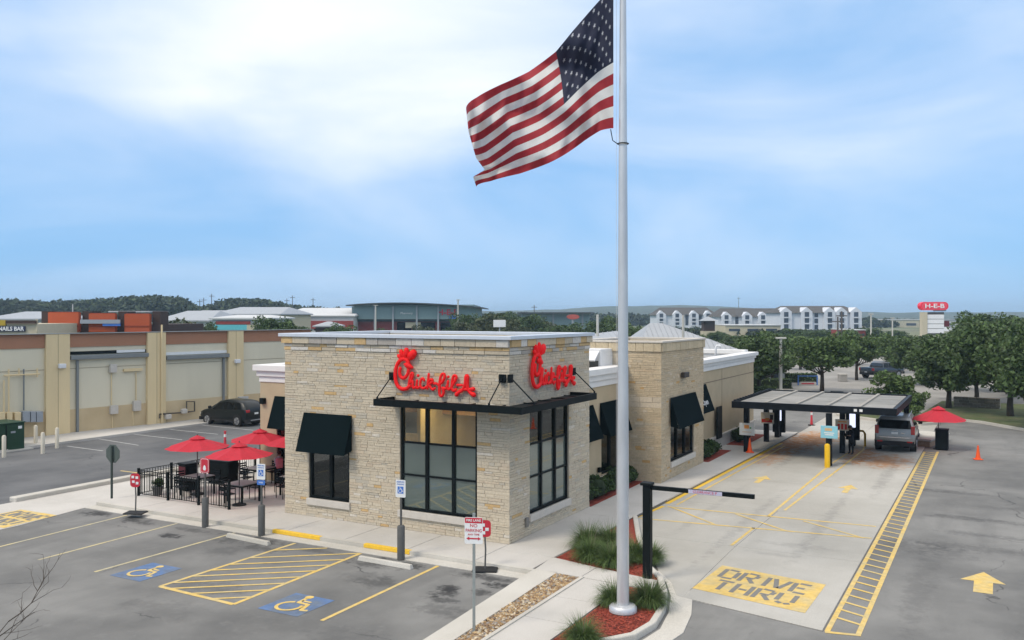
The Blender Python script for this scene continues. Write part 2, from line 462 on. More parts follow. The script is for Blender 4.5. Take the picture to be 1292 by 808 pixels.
m_mulch = mat('red_mulch', (0.27, 0.050, 0.030), 0.95, var=0.4, scale=22, bump=1.0, bscale=60)

b = MB(); b.sheet([(-2500, -380), (2500, -380), (2500, 4100), (-2500, 4100)], -0.145)
struct('ground', b, m_earth)
b = MB(); b.sheet([(-20.3, -60), (60, -60), (60, 47), (7, 47), (-20.3, 47)], ZA - 0.010)
struct('parking_asphalt', b, m_asph)
b = MB(); b.sheet([(-70, -60), (-20.3, -60), (-20.3, 80), (-70, 80)], ZA - 0.010)
struct('back_lot_asphalt', b, m_asph2)
b = MB(); b.sheet([(-20.3, 47), (60, 47), (90, 190), (-40, 190)], ZA - 0.006)
struct('far_car_park', b, m_lot)

# pavement slabs
GAP = 0.012
def slab(parent, poly, z0, z1, m):
    c = Vector((sum(p[0] for p in poly) / len(poly), sum(p[1] for p in poly) / len(poly)))
    q = []
    for p in poly:
        d = c - Vector((p[0], p[1])); q.append(Vector((p[0], p[1])) + d.normalized() * GAP)
    return MB().prism([(p.x, p.y) for p in q], z0, z1).build('slab', m, parent, bevel=0.006)
m_joint = mat('joint_grit', (0.16, 0.15, 0.135), 0.95, var=0.2, scale=20)  # dark bed colour that shows in the gaps between slabs
b = MB(); b.prism([(-16.9, -2.0), (1.95, -2.0), (1.95, 0.6), (2.05, 5.0), (2.6, 31.8), (-16.9, 31.8)], ZA, -0.012)
walk = struct('sidewalk', b, m_joint)
xs = [-16.9, -14.6, -12.2, -9.8, -7.35, -4.9, -2.45, 0.0, 1.88]
for i in range(len(xs) - 1):
    slab(walk, [(xs[i], -2.0), (xs[i + 1], -2.0), (xs[i + 1], -1.0 if i < 7 else -0.64), (xs[i], -1.0 if i < 7 else -0.64)], -0.06, 0.0, m_walk)
    if i < 7:
        slab(walk, [(xs[i], -1.0), (xs[i + 1], -1.0), (xs[i + 1], 0.02), (xs[i], 0.02)], -0.06, 0.0, m_walk)
slab(walk, [(0, -0.64), (1.88, -0.64), (1.95, 1.3), (0, 1.3)], -0.06, 0.0, m_walk)
ys = [1.3, 3.2, 5.1] + [5.1 + 2.45 * k for k in range(1, 11)] + [31.7]
for i in range(len(ys) - 1):
    def ex(y): return 1.95 + (y - 1) * 0.024
    slab(walk, [(-1.0, ys[i]), (ex(ys[i]), ys[i]), (ex(ys[i + 1]), ys[i + 1]), (-1.0, ys[i + 1])], -0.06, 0.0, m_walk)
for i in range(3):                                # patio west of the stone tower
    for j in range(2):
        x0 = -16.9 + i * 2.54; y0 = 0.02 + j * 2.2
        slab(walk, [(x0, y0), (x0 + 2.54, y0), (x0 + 2.54, y0 + 2.2), (x0, y0 + 2.2)], -0.06, 0.0, m_walk)
for j in range(3):
    y0 = 4.42 + j * 2.6
    slab(walk, [(-16.9, y0), (-14.95, y0), (-14.95, y0 + 2.6), (-16.9, y0 + 2.6)], -0.06, 0.0, m_walk)

# kerb, gutter and west driveway
b = MB(); b.box(-16.9, 1.95, -2.15, -2.006, -0.12, 0.002)
kerb = struct('kerb', b, m_kerb)
for (a, c) in ((345, 405), (460, 518)):
    x0, x1 = FY(a, 670, -2.1).x, FY(c, 690, -2.1).x
    MB().box(x0, x1, -2.158, -2.0, -0.11, 0.008).build('painted_kerb', m_yelk, kerb, bevel=0.01)
b = MB(); b.prism([(-16.9, -2.65), (2.0, -2.65), (2.0, -2.16), (-16.9, -2.16)], -0.2, ZA + 0.006)
struct('gutter', b, m_kerb)
b = MB(); b.prism([(-20.25, -16), (-16.1, -16), (-16.35, -5.6), (-16.9, -2.62), (-16.9, 31), (-20.25, 31)], -0.2, ZA + 0.003)
struct('west_driveway', b, m_walk)
b = MB(); strip(b, [(-20.25, -3.3), (-20.25, 40)], -0.12, 0.32, -0.15, 0.05)
struct('median_kerb', b, m_kerb, bevel=0.04)
# island east of the parking bays: kerb, river rock, walk, mulch beds
EDGE = [(2.15, 5.6), (3.3, 2.9), (4.76, -0.15), (5.43, -1.08), (5.92, -2.18), (6.28, -3.39), (6.45, -4.57), (6.32, -5.51), (5.94, -6.08), (5.2, -7.0), (4.9, -8.2), (4.85, -12)]
b = MB(); b.prism([(1.95, -2.0), (1.95, -2.66), (2.05, -4), (2.14, -5.6), (2.25, -7.4), (2.5, -12), (2.92, -12), (2.88, -7.6), (2.64, -2.0)], -0.2, 0.0)
struct('bay_kerb', b, m_kerb)
iw = struct('island_walk', MB().prism([(3.40, -12), (4.72, -12), (4.76, -2.3), (3.40, -2.1)], -0.2, -0.012), m_joint)
slab(iw, [(1.95, -2.0), (1.83, -0.64), (3.42, -1.0), (3.40, -2.08)], -0.06, 0.0, m_walk)
slab(iw, [(3.42, -1.0), (5.35, -1.35), (5.55, -2.2), (3.40, -2.08)], -0.06, 0.0, m_walk)
for y0, y1 in ((-2.1, -3.9), (-3.9, -5.6), (-5.6, -7.3), (-7.3, -9.6), (-9.6, -12)):
    slab(iw, [(3.42, y0), (4.76, y0 - (0.1 if y0 == -2.1 else 0)), (4.76, y1), (3.42, y1)], -0.06, 0.0, m_walk)
strip(MB(), [(3.41, -2.1), (3.46, -12)], 0, 0.1, -.1, .03).build('walk_edging', m_kerb, iw)
b = MB(); strip(b, EDGE, 0.0, -0.17, -0.15, 0.03)
struct('island_kerb', b, m_kerb, bevel=0.03)
GUT = [(4.9, -0.15), (5.55, -1.05), (6.05, -2.15), (6.4, -3.37), (6.6, -4.57), (6.47, -5.6), (6.08, -6.2), (5.3, -7.1), (5.05, -8.2), (5.0, -12)]
b = MB(); strip(b, GUT, -0.05, 0.5, -0.2, ZA + 0.008)
struct('island_gutter', b, m_kerb)
bed1 = MB().prism([(1.86, -0.64), (1.98, 1.0), (2.1, 5.3), (3.2, 2.8), (4.62, -0.2), (5.25, -1.12), (5.30, -1.33), (3.42, -1.0)], -0.2, -0.02)
struct('mulch_bed', bed1, m_mulch)
bed2 = MB().prism([(4.78, -2.2), (5.55, -2.2), (5.75, -2.25), (6.12, -3.42), (6.28, -4.57), (6.16, -5.45), (5.82, -5.97), (5.05, -6.95), (4.78, -7.9)], -0.2, -0.02)
struct('mulch_bed', bed2, m_mulch)
b = MB().prism([(2.66, -2.08), (3.39, -2.1), (3.42, -12), (2.94, -12), (2.9, -7.6)], -0.2, -0.05)
struct('rock_bed', b, mat('rock_bed_soil', (0.14, 0.09, 0.05), 0.95, var=.3, scale=20))
# drive-through lane of concrete
b = MB(); b.prism([(2.0, 5.4), (3.35, 2.9), (4.9, -0.1), (5.6, -1.0), (6.05, -1.95), (6.37, -2.1), (9.9, -2.89), (9.9, 47), (2.6, 47), (2.6, 31.7)], -0.2, ZA - 0.003)
lane = struct('drive_through_lane', b, m_joint)
jy = [-2.9, 3.6, 9.4, 15.2, 21.0, 27.0, 33.0, 40.0, 47.0]
def lane_edge(y):
    pts = [(-2.2, 6.42), (-1.95, 6.07), (-1.0, 5.62), (-0.1, 4.93), (2.9, 3.38), (5.4, 2.03), (31.7, 2.63), (47, 2.65)]
    return float(np.interp(y, [p[0] for p in pts], [p[1] for p in pts]))
for i in range(len(jy) - 1):
    y0, y1 = jy[i], jy[i + 1]
    mids = [y for y in (-1.95, -1.0, -0.1, 2.9, 5.4) if y0 < y < y1]
    if i == 0:
        lp = [(6.20, -2.07), (lane_edge(-1.95), -1.95), (lane_edge(-1), -1), (lane_edge(-.1), -.1), (lane_edge(2.9), 2.9), (lane_edge(3.6), 3.6), (6.17, 3.6), (6.30, -2.1)]
        rp = [(6.30, -2.1), (9.88, -2.88), (9.88, 3.6), (6.17, 3.6)]
    else:
        lp = [(lane_edge(y), y) for y in [y0] + mids + [y1]] + [(6.25, y1), (6.18, y0)]
        rp = [(6.18, y0), (9.88, y0), (9.88, y1), (6.25, y1)]
    for poly in (lp, rp):
        slab(lane, poly, -0.18, ZA + 0.012, m_conc)

# painted markings
ZM = ZA - 0.004
ZC = ZA + 0.017
def line(path, w_, z, name, m, parent=None):
    b_ = MB(); l0, l1 = ribbon(path, -w_ / 2, w_ / 2)
    for i in range(len(path) - 1):
        b_.add([(*l0[i], z), (*l0[i + 1], z), (*l1[i + 1], z), (*l1[i], z)], [(0, 1, 2, 3)])
    return struct(name, b_, m)
for x0, x1 in ((-14.15, -14.45), (-11.68, -11.80), (-9.10, -9.02), (-0.75, -0.87)):
    line([(x0, -7.9), (x1, -2.68)], 0.11, ZM, 'bay_line', m_worn if x0 < -1 else m_yel)
# hatched access aisle between the two accessible bays
H0, H1, H2, H3 = Vector((-6.36, -7.93)), Vector((-3.50, -8.05)), Vector((-3.70, -2.69)), Vector((-6.30, -2.75))
b = MB()
def seg(b_, p, q, w_, z):
    p, q = Vector(p[:2]), Vector(q[:2]); d = (q - p).normalized(); n_ = Vector((-d.y, d.x)) * w_ / 2
    b_.add([(*(p - n_), z), (*(q - n_), z), (*(q + n_), z), (*(p + n_), z)], [(0, 1, 2, 3)])
seg(b, H0, H3, .12, ZM); seg(b, H1, H2, .12, ZM); seg(b, H0, H1, .14, ZM + .0015)
for k in range(1, 8):
    t0 = k / 8.2
    p = H1.lerp(H2, max(0.0, t0 - 0.02)); q = H0.lerp(H3, min(1.0, t0 - 0.42)) if t0 > 0.42 else None
    a0 = H1.lerp(H2, t0)
    dd = Vector((-1.0, -0.77))
    tt = (a0.x - (-6.33)) / 1.0
    e = a0 + dd * tt
    if e.y < -8.0:
        tt = (a0.y + 8.0) / 0.77; e = a0 + dd * tt
    seg(b, a0, e, .10, ZM + .003)
for k in (1, 2):
    a0 = Vector((-3.72 - (k - 1) * 1.3, -2.72)) if k == 1 else Vector((-5.0, -2.72))
    tt = a0.x + 6.33; seg(b, a0, a0 + Vector((-1.0, -0.77)) * tt, .10, ZM + .003)
struct('access_aisle_marking', b, m_yel)
def isa_paint(c, s, w_=1.25, h_=1.45):
    b_ = MB(); x, y = c
    b_.sheet([(x - w_ / 2, y - h_ / 2), (x + w_ / 2, y - h_ / 2), (x + w_ / 2, y + h_ / 2), (x - w_ / 2, y + h_ / 2)], ZM)
    o = struct('accessible_bay_marking', b_, m_blu)
    b2 = MB()
    wheel = [(math.cos(a) * .30 - .06, math.sin(a) * .30 - .18) for a in np.linspace(R(110), R(385), 16)]
    body = [(-.08, .42), (-.05, .12), (.26, .10), (.38, -.28), (.52, -.24)]
    for path, ww in ((wheel, .085), (body, .10), ([(-.04, .26), (.20, .25)], .08)):
        for i in range(len(path) - 1):
            p, q = Vector(path[i]), Vector(path[i + 1]); d = (q - p).normalized() * .02
            seg(b2, (x + (p.x - d.x) * s, y + (p.y - d.y) * s), (x + (q.x + d.x) * s, y + (q.y + d.y) * s), ww * s, ZM + .004 + .0006 * i)
    b2.add([(x + s * (-.08 + .11 * math.cos(a)), y + s * (.53 + .11 * math.sin(a)), ZM + .004) for a in np.linspace(0, 2 * math.pi, 13)[:-1]], [tuple(range(12))])
    b2.build('wheelchair_symbol', m_yel, o)
isa_paint((-7.82, -7.18), 1.0); isa_paint((-2.1, -7.28), 1.08, 1.3, 1.4)
# DRIVE THRU stencil block
SEGL = {'D': [((0, 0), (0, 1)), ((.12, 1), (.55, .96)), ((.6, .85), (.6, .15)), ((.55, .04), (.12, 0))],
        'R': [((0, 0), (0, 1)), ((.14, 1), (.58, .98)), ((.6, .9), (.55, .58)), ((.5, .5), (.14, .5)), ((.3, .42), (.6, 0))],
        'I': [((.2, 0), (.2, 1))],
        'V': [((0, 1), (.28, .05)), ((.36, .05), (.64, 1))],
        'E': [((0, 0), (0, 1)), ((.14, 1), (.6, 1)), ((.14, .52), (.45, .52)), ((.14, 0), (.6, 0))],
        'T': [((0, 1), (.62, 1)), ((.31, .86), (.31, 0))],
        'H': [((0, 0), (0, 1)), ((.6, 0), (.6, 1)), ((.14, .5), (.46, .5))],
        'U': [((0, 1), (0, .25)), ((.04, .12), (.25, 0)), ((.35, 0), (.56, .12)), ((.6, .25), (.6, 1))]}
def stencil(word, o, ux, uy, cw, chh, z, wd, b_):
    o, ux, uy = Vector(o), Vector(ux), Vector(uy)
    x = 0.0
    for ch in word:
        adv = 0.45 if ch == 'I' else 0.86
        for (p, q) in SEGL[ch]:
            P = [o + ux * (x + k_[0]) * cw + uy * k_[1] * chh for k_ in (p, q)]
            seg(b_, P[0], P[1], wd, z)
        x += adv
def thru_block(c00, c10, c11, c01, z, name):
    c00, c10, c11, c01 = [Vector(c) for c in (c00, c10, c11, c01)]
    b_ = MB().sheet([tuple(c00), tuple(c10), tuple(c11), tuple(c01)], z)
    o = struct(name, b_, m_yel)
    ux = (c10 - c00).normalized(); uy = (c01 - c00).normalized()
    W_ = (c10 - c00).length; H_ = (c01 - c00).length
    b2 = MB()
    stencil('DRIVE', c00 + ux * W_ * .09 + uy * H_ * .56, ux, uy, W_ * .218, H_ * .33, z + .004, .13, b2)
    stencil('THRU', c00 + ux * W_ * .13 + uy * H_ * .13, ux, uy, W_ * .225, H_ * .33, z + .004, .13, b2)
    b2.build('stencil_lettering', m_sten, o)
thru_block((6.28, -1.25), (9.30, -1.85), (9.36, 0.80), (6.40, 1.28), ZC, 'drive_thru_marking')
thru_block((-18.7, -6.05), (-16.42, -6.05), (-16.62, -3.95), (-18.7, -4.0), ZA + .007, 'exit_lane_marking')
# lane lines
line([(2.20, 8.6), (2.62, 27.2)], .22, ZC, 'lane_edge_line', m_yelk)
line([(2.62, 8.6), (3.02, 26.2)], .10, ZC, 'lane_inner_line', m_yel)
line([(6.04, 3.62), (6.10, 6.3)], .10, ZC, 'lane_centre_line', m_yel)
line([(6.14, 8.3), (6.25, 19.9)], .11, ZC, 'lane_centre_line', m_yel)
line([(6.45, 9.6), (6.85, 20.3), (7.05, 26.8), (6.9, 28.2), (6.5, 28.6)], .10, ZC, 'lane_centre_line', m_yel)
line([(6.25, 20.9), (6.55, 26.5)], .08, ZC, 'lane_centre_line', m_yel)
line([(1.98, 5.5), (2.25, 8.1)], .16, ZC, 'lane_edge_line', m_yelk)
b = MB()
seg(b, (2.2, 5.75), (9.82, 6.72), .13, ZC); seg(b, (2.41, 8.09), (9.74, 8.52), .12, ZC)
for k in range(3):
    x = 2.6 + k * 2.4; seg(b, (x, 8.05 + .05 * k), (x + 2.2, 6.12 + .24 * k), .10, ZC + .003)
struct('lane_cross_hatch', b, m_yel)
b = MB()
seg(b, (9.98, -2.86), (9.98, 27.8), .12, ZM); seg(b, (10.64, -2.7), (10.60, 28.1), .12, ZM); seg(b, (9.94, -2.9), (10.7, -2.74), .13, ZM + .0015)
for k in range(46):
    y = -2.0 + k * .655; seg(b, (9.98, y + .28), (10.62, y - .02), .10, ZM + .003)
struct('ladder_marking', b, m_yel)
b = MB().sheet([(12.86, 2.1), (13.32, 2.1), (13.32, 3.2), (13.63, 3.2), (13.08, 4.25), (12.52, 3.2), (12.86, 3.2)], ZM)
struct('lane_arrow', b, m_yel)
for (px, py) in ((961, 605), (1070, 617)):
    p = A(px, py); x, y = p.x, p.y
    struct('lane_arrow', MB().sheet([(x - .12, y - 1.0), (x + .12, y - 1.0), (x + .12, y), (x + .4, y), (x, y + .9), (x - .4, y), (x - .12, y)], ZC), m_yel)
# white bay lines of the back lot and one yellow dash
for (a, c) in (((113, 552), (175, 562)), ((160, 547), (230, 555)), ((205, 541), (275, 548)), ((250, 536), (320, 543)), ((85, 563), (130, 569))):
    p, q = A(*a), A(*c); line([(p.x, p.y), (q.x, q.y)], .11, ZM, 'bay_line', m_whl)
p, q = A(152, 594), A(176, 597); line([(p.x, p.y), (q.x, q.y)], .12, ZM, 'lane_dash', m_yel)

# ------------------------------------------------------------------ restaurant
m_mort = mat('mortar', (0.50, 0.435, 0.335), 0.95, var=0.12, scale=9, bump=.3)
m_stone = mat('limestone', (0.4, 0.36, 0.3), 0.88, var=0.16, scale=14, bump=0.5, bscale=35, attr='Col', spec=0.25)
m_stuc = mat('tan_stucco', (0.47, 0.38, 0.25), 0.9, var=0.07, scale=1.5, bump=0.15, bscale=120)
m_corn = mat('white_cornice', (0.76, 0.75, 0.73), 0.6, var=0.05, scale=2)
m_cop = mat('metal_coping', (0.62, 0.66, 0.72), 0.35, metal=0.2, var=0.05)
m_awn = mat('black_awning', (0.005, 0.0105, 0.012), 0.95, var=0.1, scale=30, bump=0.1, bscale=300, spec=0.03)
m_blk = mat('black_metal', (0.006, 0.009, 0.0095), 0.5, var=0.1, scale=5, spec=0.12)
m_sill = mat('cast_stone', (0.56, 0.52, 0.46), 0.85, var=0.08, scale=6, bump=.15)
m_roof = mat('roof_membrane', (0.33, 0.325, 0.31), 0.8, var=0.08, scale=1)
m_int = mat('interior_wall', (0.55, 0.40, 0.18), 0.8, var=0.2, scale=0.9, col2=(0.62, 0.52, 0.34))
m_intf = mat('interior_floor', (0.40, 0.31, 0.21), 0.5, var=0.15)
m_intl = mat('interior_lamp', (0.9, 0.8, 0.6), 0.5, var=0, emit=(1.0, 0.76, 0.42), estr=14.0)
g_clear = glass('window_glass', (0.80, 0.84, 0.80), 0.03)
g_film = glass('filmed_glass', (0.5, 0.55, 0.52), 0.10, 0.03, opaque=0.82, body=(0.115, 0.15, 0.135))
m_red = mat('red_sign', (0.72, 0.012, 0.014), 0.6, var=0.03, emit=(1.0, 0.01, 0.01), estr=0.10, spec=.2)

rest = thing('restaurant_building', 'single-storey restaurant with buff stone corner tower, black awnings and red script signs', 'restaurant')

def split_courses(z0, z1, brk, hmin=.085, hmax=.15):
    zs = sorted(set([z0, z1] + [z for z in brk if z0 < z < z1])); res = []
    for a, c in zip(zs[:-1], zs[1:]):
        n = max(1, round((c - a) / ((hmin + hmax) / 2)))
        hs = rng.uniform(hmin, hmax, n); hs = hs / hs.sum() * (c - a)
        z = a
        for h in hs:
            res.append((z, z + h)); z += h
    return res
def stone_col():
    r = rng.random()
    if r < .02: c = np.array((.54, .37, .18))
    elif r < .05: c = np.array((.58, .53, .45))
    elif r < .12: c = np.array((.53, .445, .335))
    elif r < .20: c = np.array((.47, .425, .345))
    else: c = np.array((.535, .465, .355))
    return tuple(c * rng.uniform(.95, 1.09))
def cap_col():
    r = rng.random()
    if r < .28: c = np.array((.55, .39, .20))
    elif r < .5: c = np.array((.60, .57, .52))
    elif r < .62: c = np.array((.40, .37, .33))
    else: c = np.array((.52, .45, .34))
    return tuple(c * rng.uniform(.88, 1.1))
def lay_stones(u0, u1, z0, z1, opens, lmin=.16, lmax=.6, col=stone_col, hmin=.062, hmax=.118, proud=(.008, .024), bonus=.035):
    res = []
    brk = [z for o in opens for z in (o[2], o[3])]
    for (a, c) in split_courses(z0, z1, brk, hmin, hmax):
        ivs = [(u0, u1)]
        for o in opens:
            if o[2] < c - 1e-4 and o[3] > a + 1e-4:
                nx = []
                for (p, q) in ivs:
                    if o[1] <= p or o[0] >= q: nx.append((p, q)); continue
                    if o[0] > p: nx.append((p, o[0]))
                    if o[1] < q: nx.append((o[1], q))
                ivs = nx
        for (p, q) in ivs:
            u = p
            while u < q - 1e-3:
                l = rng.uniform(lmin, lmax)
                if q - (u + l) < lmin * .8: l = q - u
                res.append([u, u + l, a, c, rng.uniform(*proud), col()]); u += l
    return res
def stone_geo(b, s, plane, k):
    """plane 'F': face at y=k looking -y; 'S': face at x=k looking +x"""
    u0, u1, z0, z1, pr, c = s
    g_ = .003; i = min(.007, (z1 - z0) * .12)
    j = rng.uniform(-.004, .004, 8)
    back = [(u0 + g_, z0 + g_), (u1 - g_, z0 + g_), (u1 - g_, z1 - g_), (u0 + g_, z1 - g_)]
    fr = [(u0 + g_ + i + j[0], z0 + g_ + i + j[1]), (u1 - g_ - i + j[2], z0 + g_ + i + j[3]), (u1 - g_ - i + j[4], z1 - g_ - i + j[5]), (u0 + g_ + i + j[6], z1 - g_ - i + j[7])]
    b.col = c
    if plane == 'F': vs = [(u, k, z) for u, z in back] + [(u, k - pr, z) for u, z in fr]
    else: vs = [(k, u, z) for u, z in back] + [(k + pr, u, z) for u, z in fr]
    b.add(vs, [(4, 5, 6, 7), (0, 1, 5, 4), (1, 2, 6, 5), (2, 3, 7, 6), (3, 0, 4, 7)])
def wall_cells(b, plane, k, th, u0, u1, z0, z1, opens):
    us = sorted(set([u0, u1] + [v for o in opens for v in o[:2]])); zs = sorted(set([z0, z1] + [v for o in opens for v in o[2:4]]))
    for a, c in zip(us[:-1], us[1:]):
        run = None
        for d, e in zip(zs[:-1], zs[1:]):
            hole = any(o[0] - 1e-6 <= a and c <= o[1] + 1e-6 and o[2] - 1e-6 <= d and e <= o[3] + 1e-6 for o in opens)
            if hole:
                if run: _cell(b, plane, k, th, a, c, *run)
                run = None
            else: run = (run[0], e) if run else (d, e)
        if run: _cell(b, plane, k, th, a, c, *run)
def _cell(b, plane, k, th, a, c, d, e):
    if plane == 'F': b.box(a, c, k, k + th, d, e)
    else: b.box(k - th, k, a, c, d, e)

W_F = [(-8.16, -6.33, .66, 3.62), (-4.17, -1.16, .66, 4.18)]          # openings of the tower front
W_S = [(1.39, 4.41, .66, 4.18)]
SIL = .24
W_B = [(13.15, 16.55, .72, 3.45)]
tower = MB()
wall_cells(tower, 'F', 0.0, .3, -9.3, 0.0, -.02, 6.40, W_F)
wall_cells(tower, 'S', 0.0, .3, .3, 6.2, -.02, 6.40, W_S)
tower.box(-9.3, -9.0, .3, 6.2, -.02, 6.40); tower.box(-9.0, -.3, 5.9, 6.2, -.02, 6.40)
tw = tower.build('stone_tower_wall', m_mort, rest)
boxw = MB()
wall_cells(boxw, 'F', 11.9, .3, -3.2, .82, -.02, 5.98, [])
wall_cells(boxw, 'S', .82, .3, 12.2, 18.1, -.02, 5.98, W_B)
boxw.box(-3.2, -2.9, 12.2, 18.1, -.02, 5.98); boxw.box(-2.9, .52, 17.8, 18.1, -.02, 5.98)
bw = boxw.build('stone_pier_wall', m_mort, rest)

def sil(o, e=.06): return (o[0] - e, o[1] + e, o[2] - SIL, o[2])
allst = []
ofr = W_F + [sil(o) for o in W_F]; osd = W_S + [sil(o) for o in W_S]; obx = W_B + [sil(o) for o in W_B]
def coll(lst, plane, k, par, endu=None):
    for s in lst:
        if endu is not None and abs(s[1] - endu) < 1e-3: s[1] += .034
        allst.append((s, plane, k, par))
coll(lay_stones(-9.3, 0, 0, 5.92, ofr), 'F', 0.0, tw, 0)
coll(lay_stones(0, 6.2, 0, 5.92, osd), 'S', 0.0, tw)
coll(lay_stones(-9.32, 0, 5.92, 6.16, [], .25, .9, cap_col, .11, .125, (.03, .055)), 'F', 0.0, tw, 0)
coll(lay_stones(0, 6.22, 5.92, 6.16, [], .25, .9, cap_col, .11, .125, (.03, .055)), 'S', 0.0, tw)
coll(lay_stones(-9.4, 0, 6.16, 6.40, [], .35, .8, cap_col, .23, .25, (.10, .12)), 'F', 0.0, tw, 0)
coll(lay_stones(0, 6.3, 6.16, 6.40, [], .35, .8, cap_col, .23, .25, (.10, .12)), 'S', 0.0, tw)
def box_col():
    c = np.array(stone_col()); return tuple(c * np.array((.93, .87, .78)))
coll(lay_stones(-.9, .82, 0, 3.2, [], col=box_col), 'F', 11.9, bw, .82)
coll(lay_stones(-.9, .82, 3.2, 3.66, [], .3, .9, lambda: tuple(np.array((.54, .46, .35)) * rng.uniform(.95, 1.05)), .2, .24), 'F', 11.9, bw, .82)
coll(lay_stones(-.9, .82, 3.66, 5.6, [], col=box_col), 'F', 11.9, bw, .82)
coll(lay_stones(11.9, 18.1, 0, 5.6, obx, col=box_col), 'S', .82, bw)
bcap = lambda: tuple(np.array((.53, .44, .30)) * rng.uniform(.9, 1.08))
coll(lay_stones(-3.2, .82, 5.6, 5.98, [], .35, .8, bcap, .36, .4, (.07, .09)), 'F', 11.9, bw, .82)
coll(lay_stones(11.9, 18.15, 5.6, 5.98, [], .35, .8, bcap, .36, .4, (.07, .09)), 'S', .82, bw)
def seen(e):
    s, pl, k, par = e
    c = Vector(((s[0] + s[1]) / 2, k, (s[2] + s[3]) / 2)) if pl == 'F' else Vector((k, (s[0] + s[1]) / 2, (s[2] + s[3]) / 2))
    v = c - CAM; cosn = abs(v.y if pl == 'F' else v.x) / v.length
    return (s[1] - s[0]) * (s[3] - s[2]) * cosn / v.length_squared
allst.sort(key=seen, reverse=True)
rest_t, rest_b = MB(), MB()
for n_, e in enumerate(allst):
    if n_ < 300:
        b = MB(); stone_geo(b, *e[:3]); b.build('stone', m_stone, e[3])
    else:
        stone_geo(rest_t if e[3] is tw else rest_b, *e[:3])
rest_t.build('stone_facing', m_stone, tw, kind='stuff')
rest_b.build('stone_facing', m_stone, bw, kind='stuff')

# copings
b = MB(); b.box(-9.48, .17, -.17, .30, 6.402, 6.52); b.box(-.30, .17, .30, 6.36, 6.402, 6.52); b.box(-9.48, -9.0, .30, 6.36, 6.402, 6.52); b.box(-9.0, -.30, 5.9, 6.36, 6.402, 6.52)
b.build('coping', m_cop, rest, bevel=.01)
b = MB(); b.box(-3.3, .94, 11.79, 12.2, 5.982, 6.06); b.box(.54, .94, 12.2, 18.2, 5.982, 6.06); b.box(-3.3, -2.9, 12.2, 18.2, 5.982, 6.06); b.box(-2.9, .54, 17.8, 18.2, 5.982, 6.06)
b.build('coping', m_sill, rest, bevel=.01)
MB().box(-9.0, -.3, .3, 5.9, 5.3, 5.4).build('tower_roof', m_roof, rest)
MB().box(-2.9, .52, 12.2, 17.8, 5.3, 5.4).build('pier_roof', m_roof, rest)

# rendered main body
def body_wall(name, x0, x1, y0, y1, top):
    return MB().box(x0, x1, y0, y1, -.02, top).build(name, m_stuc, rest)
WR = [(7.05, 8.1, .58, 3.5), (9.5, 11.6, .58, 3.5)]
b = MB(); wall_cells(b, 'S', -.9, .25, 6.2, 11.9, -.02, 4.25, WR); b.build('side_wall', m_stuc, rest)
WL = [(FY(346, 560, 4.5).x + .15, -10.0, 0.0, 2.7)]
b = MB(); wall_cells(b, 'F', 4.5, .25, -14.95, -9.3, -.02, 4.25, WL); b.build('patio_wall', m_stuc, rest)
b = MB(); b.box(-14.95, -14.7, 4.75, 31.2, -.02, 4.25); b.box(-14.7, -.2, 30.95, 31.2, -.02, 4.25); b.build('rear_wall', m_stuc, rest)
WB2 = [(18.35, 19.9, .62, 3.1)]
b = MB(); wall_cells(b, 'S', .1, .25, 18.1, 31.2, -.02, 4.25, WB2); b.build('side_wall', m_stuc, rest)
b = MB(); b.box(.1, .18, 18.12, 31.25, -.02, .58); b.box(.1, .22, 18.11, 31.27, .58, .68); b.build('wall_plinth', m_sill, rest, bevel=.01)
b = MB(); b.box(-.9, -.82, 6.24, 11.87, -.02, .46); b.box(-.9, -.78, 6.24, 11.86, .46, .56); b.build('wall_plinth', m_sill, rest, bevel=.01)
b = MB(); b.box(.1, .112, 18.1, 31.2, 3.62, 3.66); b.box(.1, .112, 24.0, 24.03, .7, 4.2); b.build('stucco_joint', mat('joint_groove', (.22, .17, .12), .9), rest)
def cornice(parts, name='cornice', top=5.0):
    b_ = MB(); k_ = top - 5.0
    for (x0, x1, y0, y1) in parts:
        b_.box(x0, x1, y0, y1, 4.25, 4.5)
    for (x0, x1, y0, y1) in parts:
        b_.box(x0 - .08, x1 + .08, y0 - .08, y1 + .08, 4.502, 4.74 + k_ * .6)
    for (x0, x1, y0, y1) in parts:
        b_.box(x0 - .20, x1 + .20, y0 - .20, y1 + .20, 4.742 + k_ * .6, top)
    return b_.build(name, m_corn, rest, bevel=.02)
cornice([(-1.2, -.84, 6.42, 11.66)]); cornice([(-.2, .16, 18.42, 31.22)], top=4.88); cornice([(-14.99, -9.55, 4.46, 4.8)]); cornice([(-14.99, -14.6, 5.2, 31.0)]); cornice([(-14.3, -.5, 30.9, 31.24)])
MB().box(-14.7, -1.15, 6.2, 30.95, 4.3, 4.42).build('roof_deck', m_roof, rest)
MB().box(-1.15, -.15, 18.1, 30.95, 4.3, 4.42).build('roof_deck', m_roof, rest)

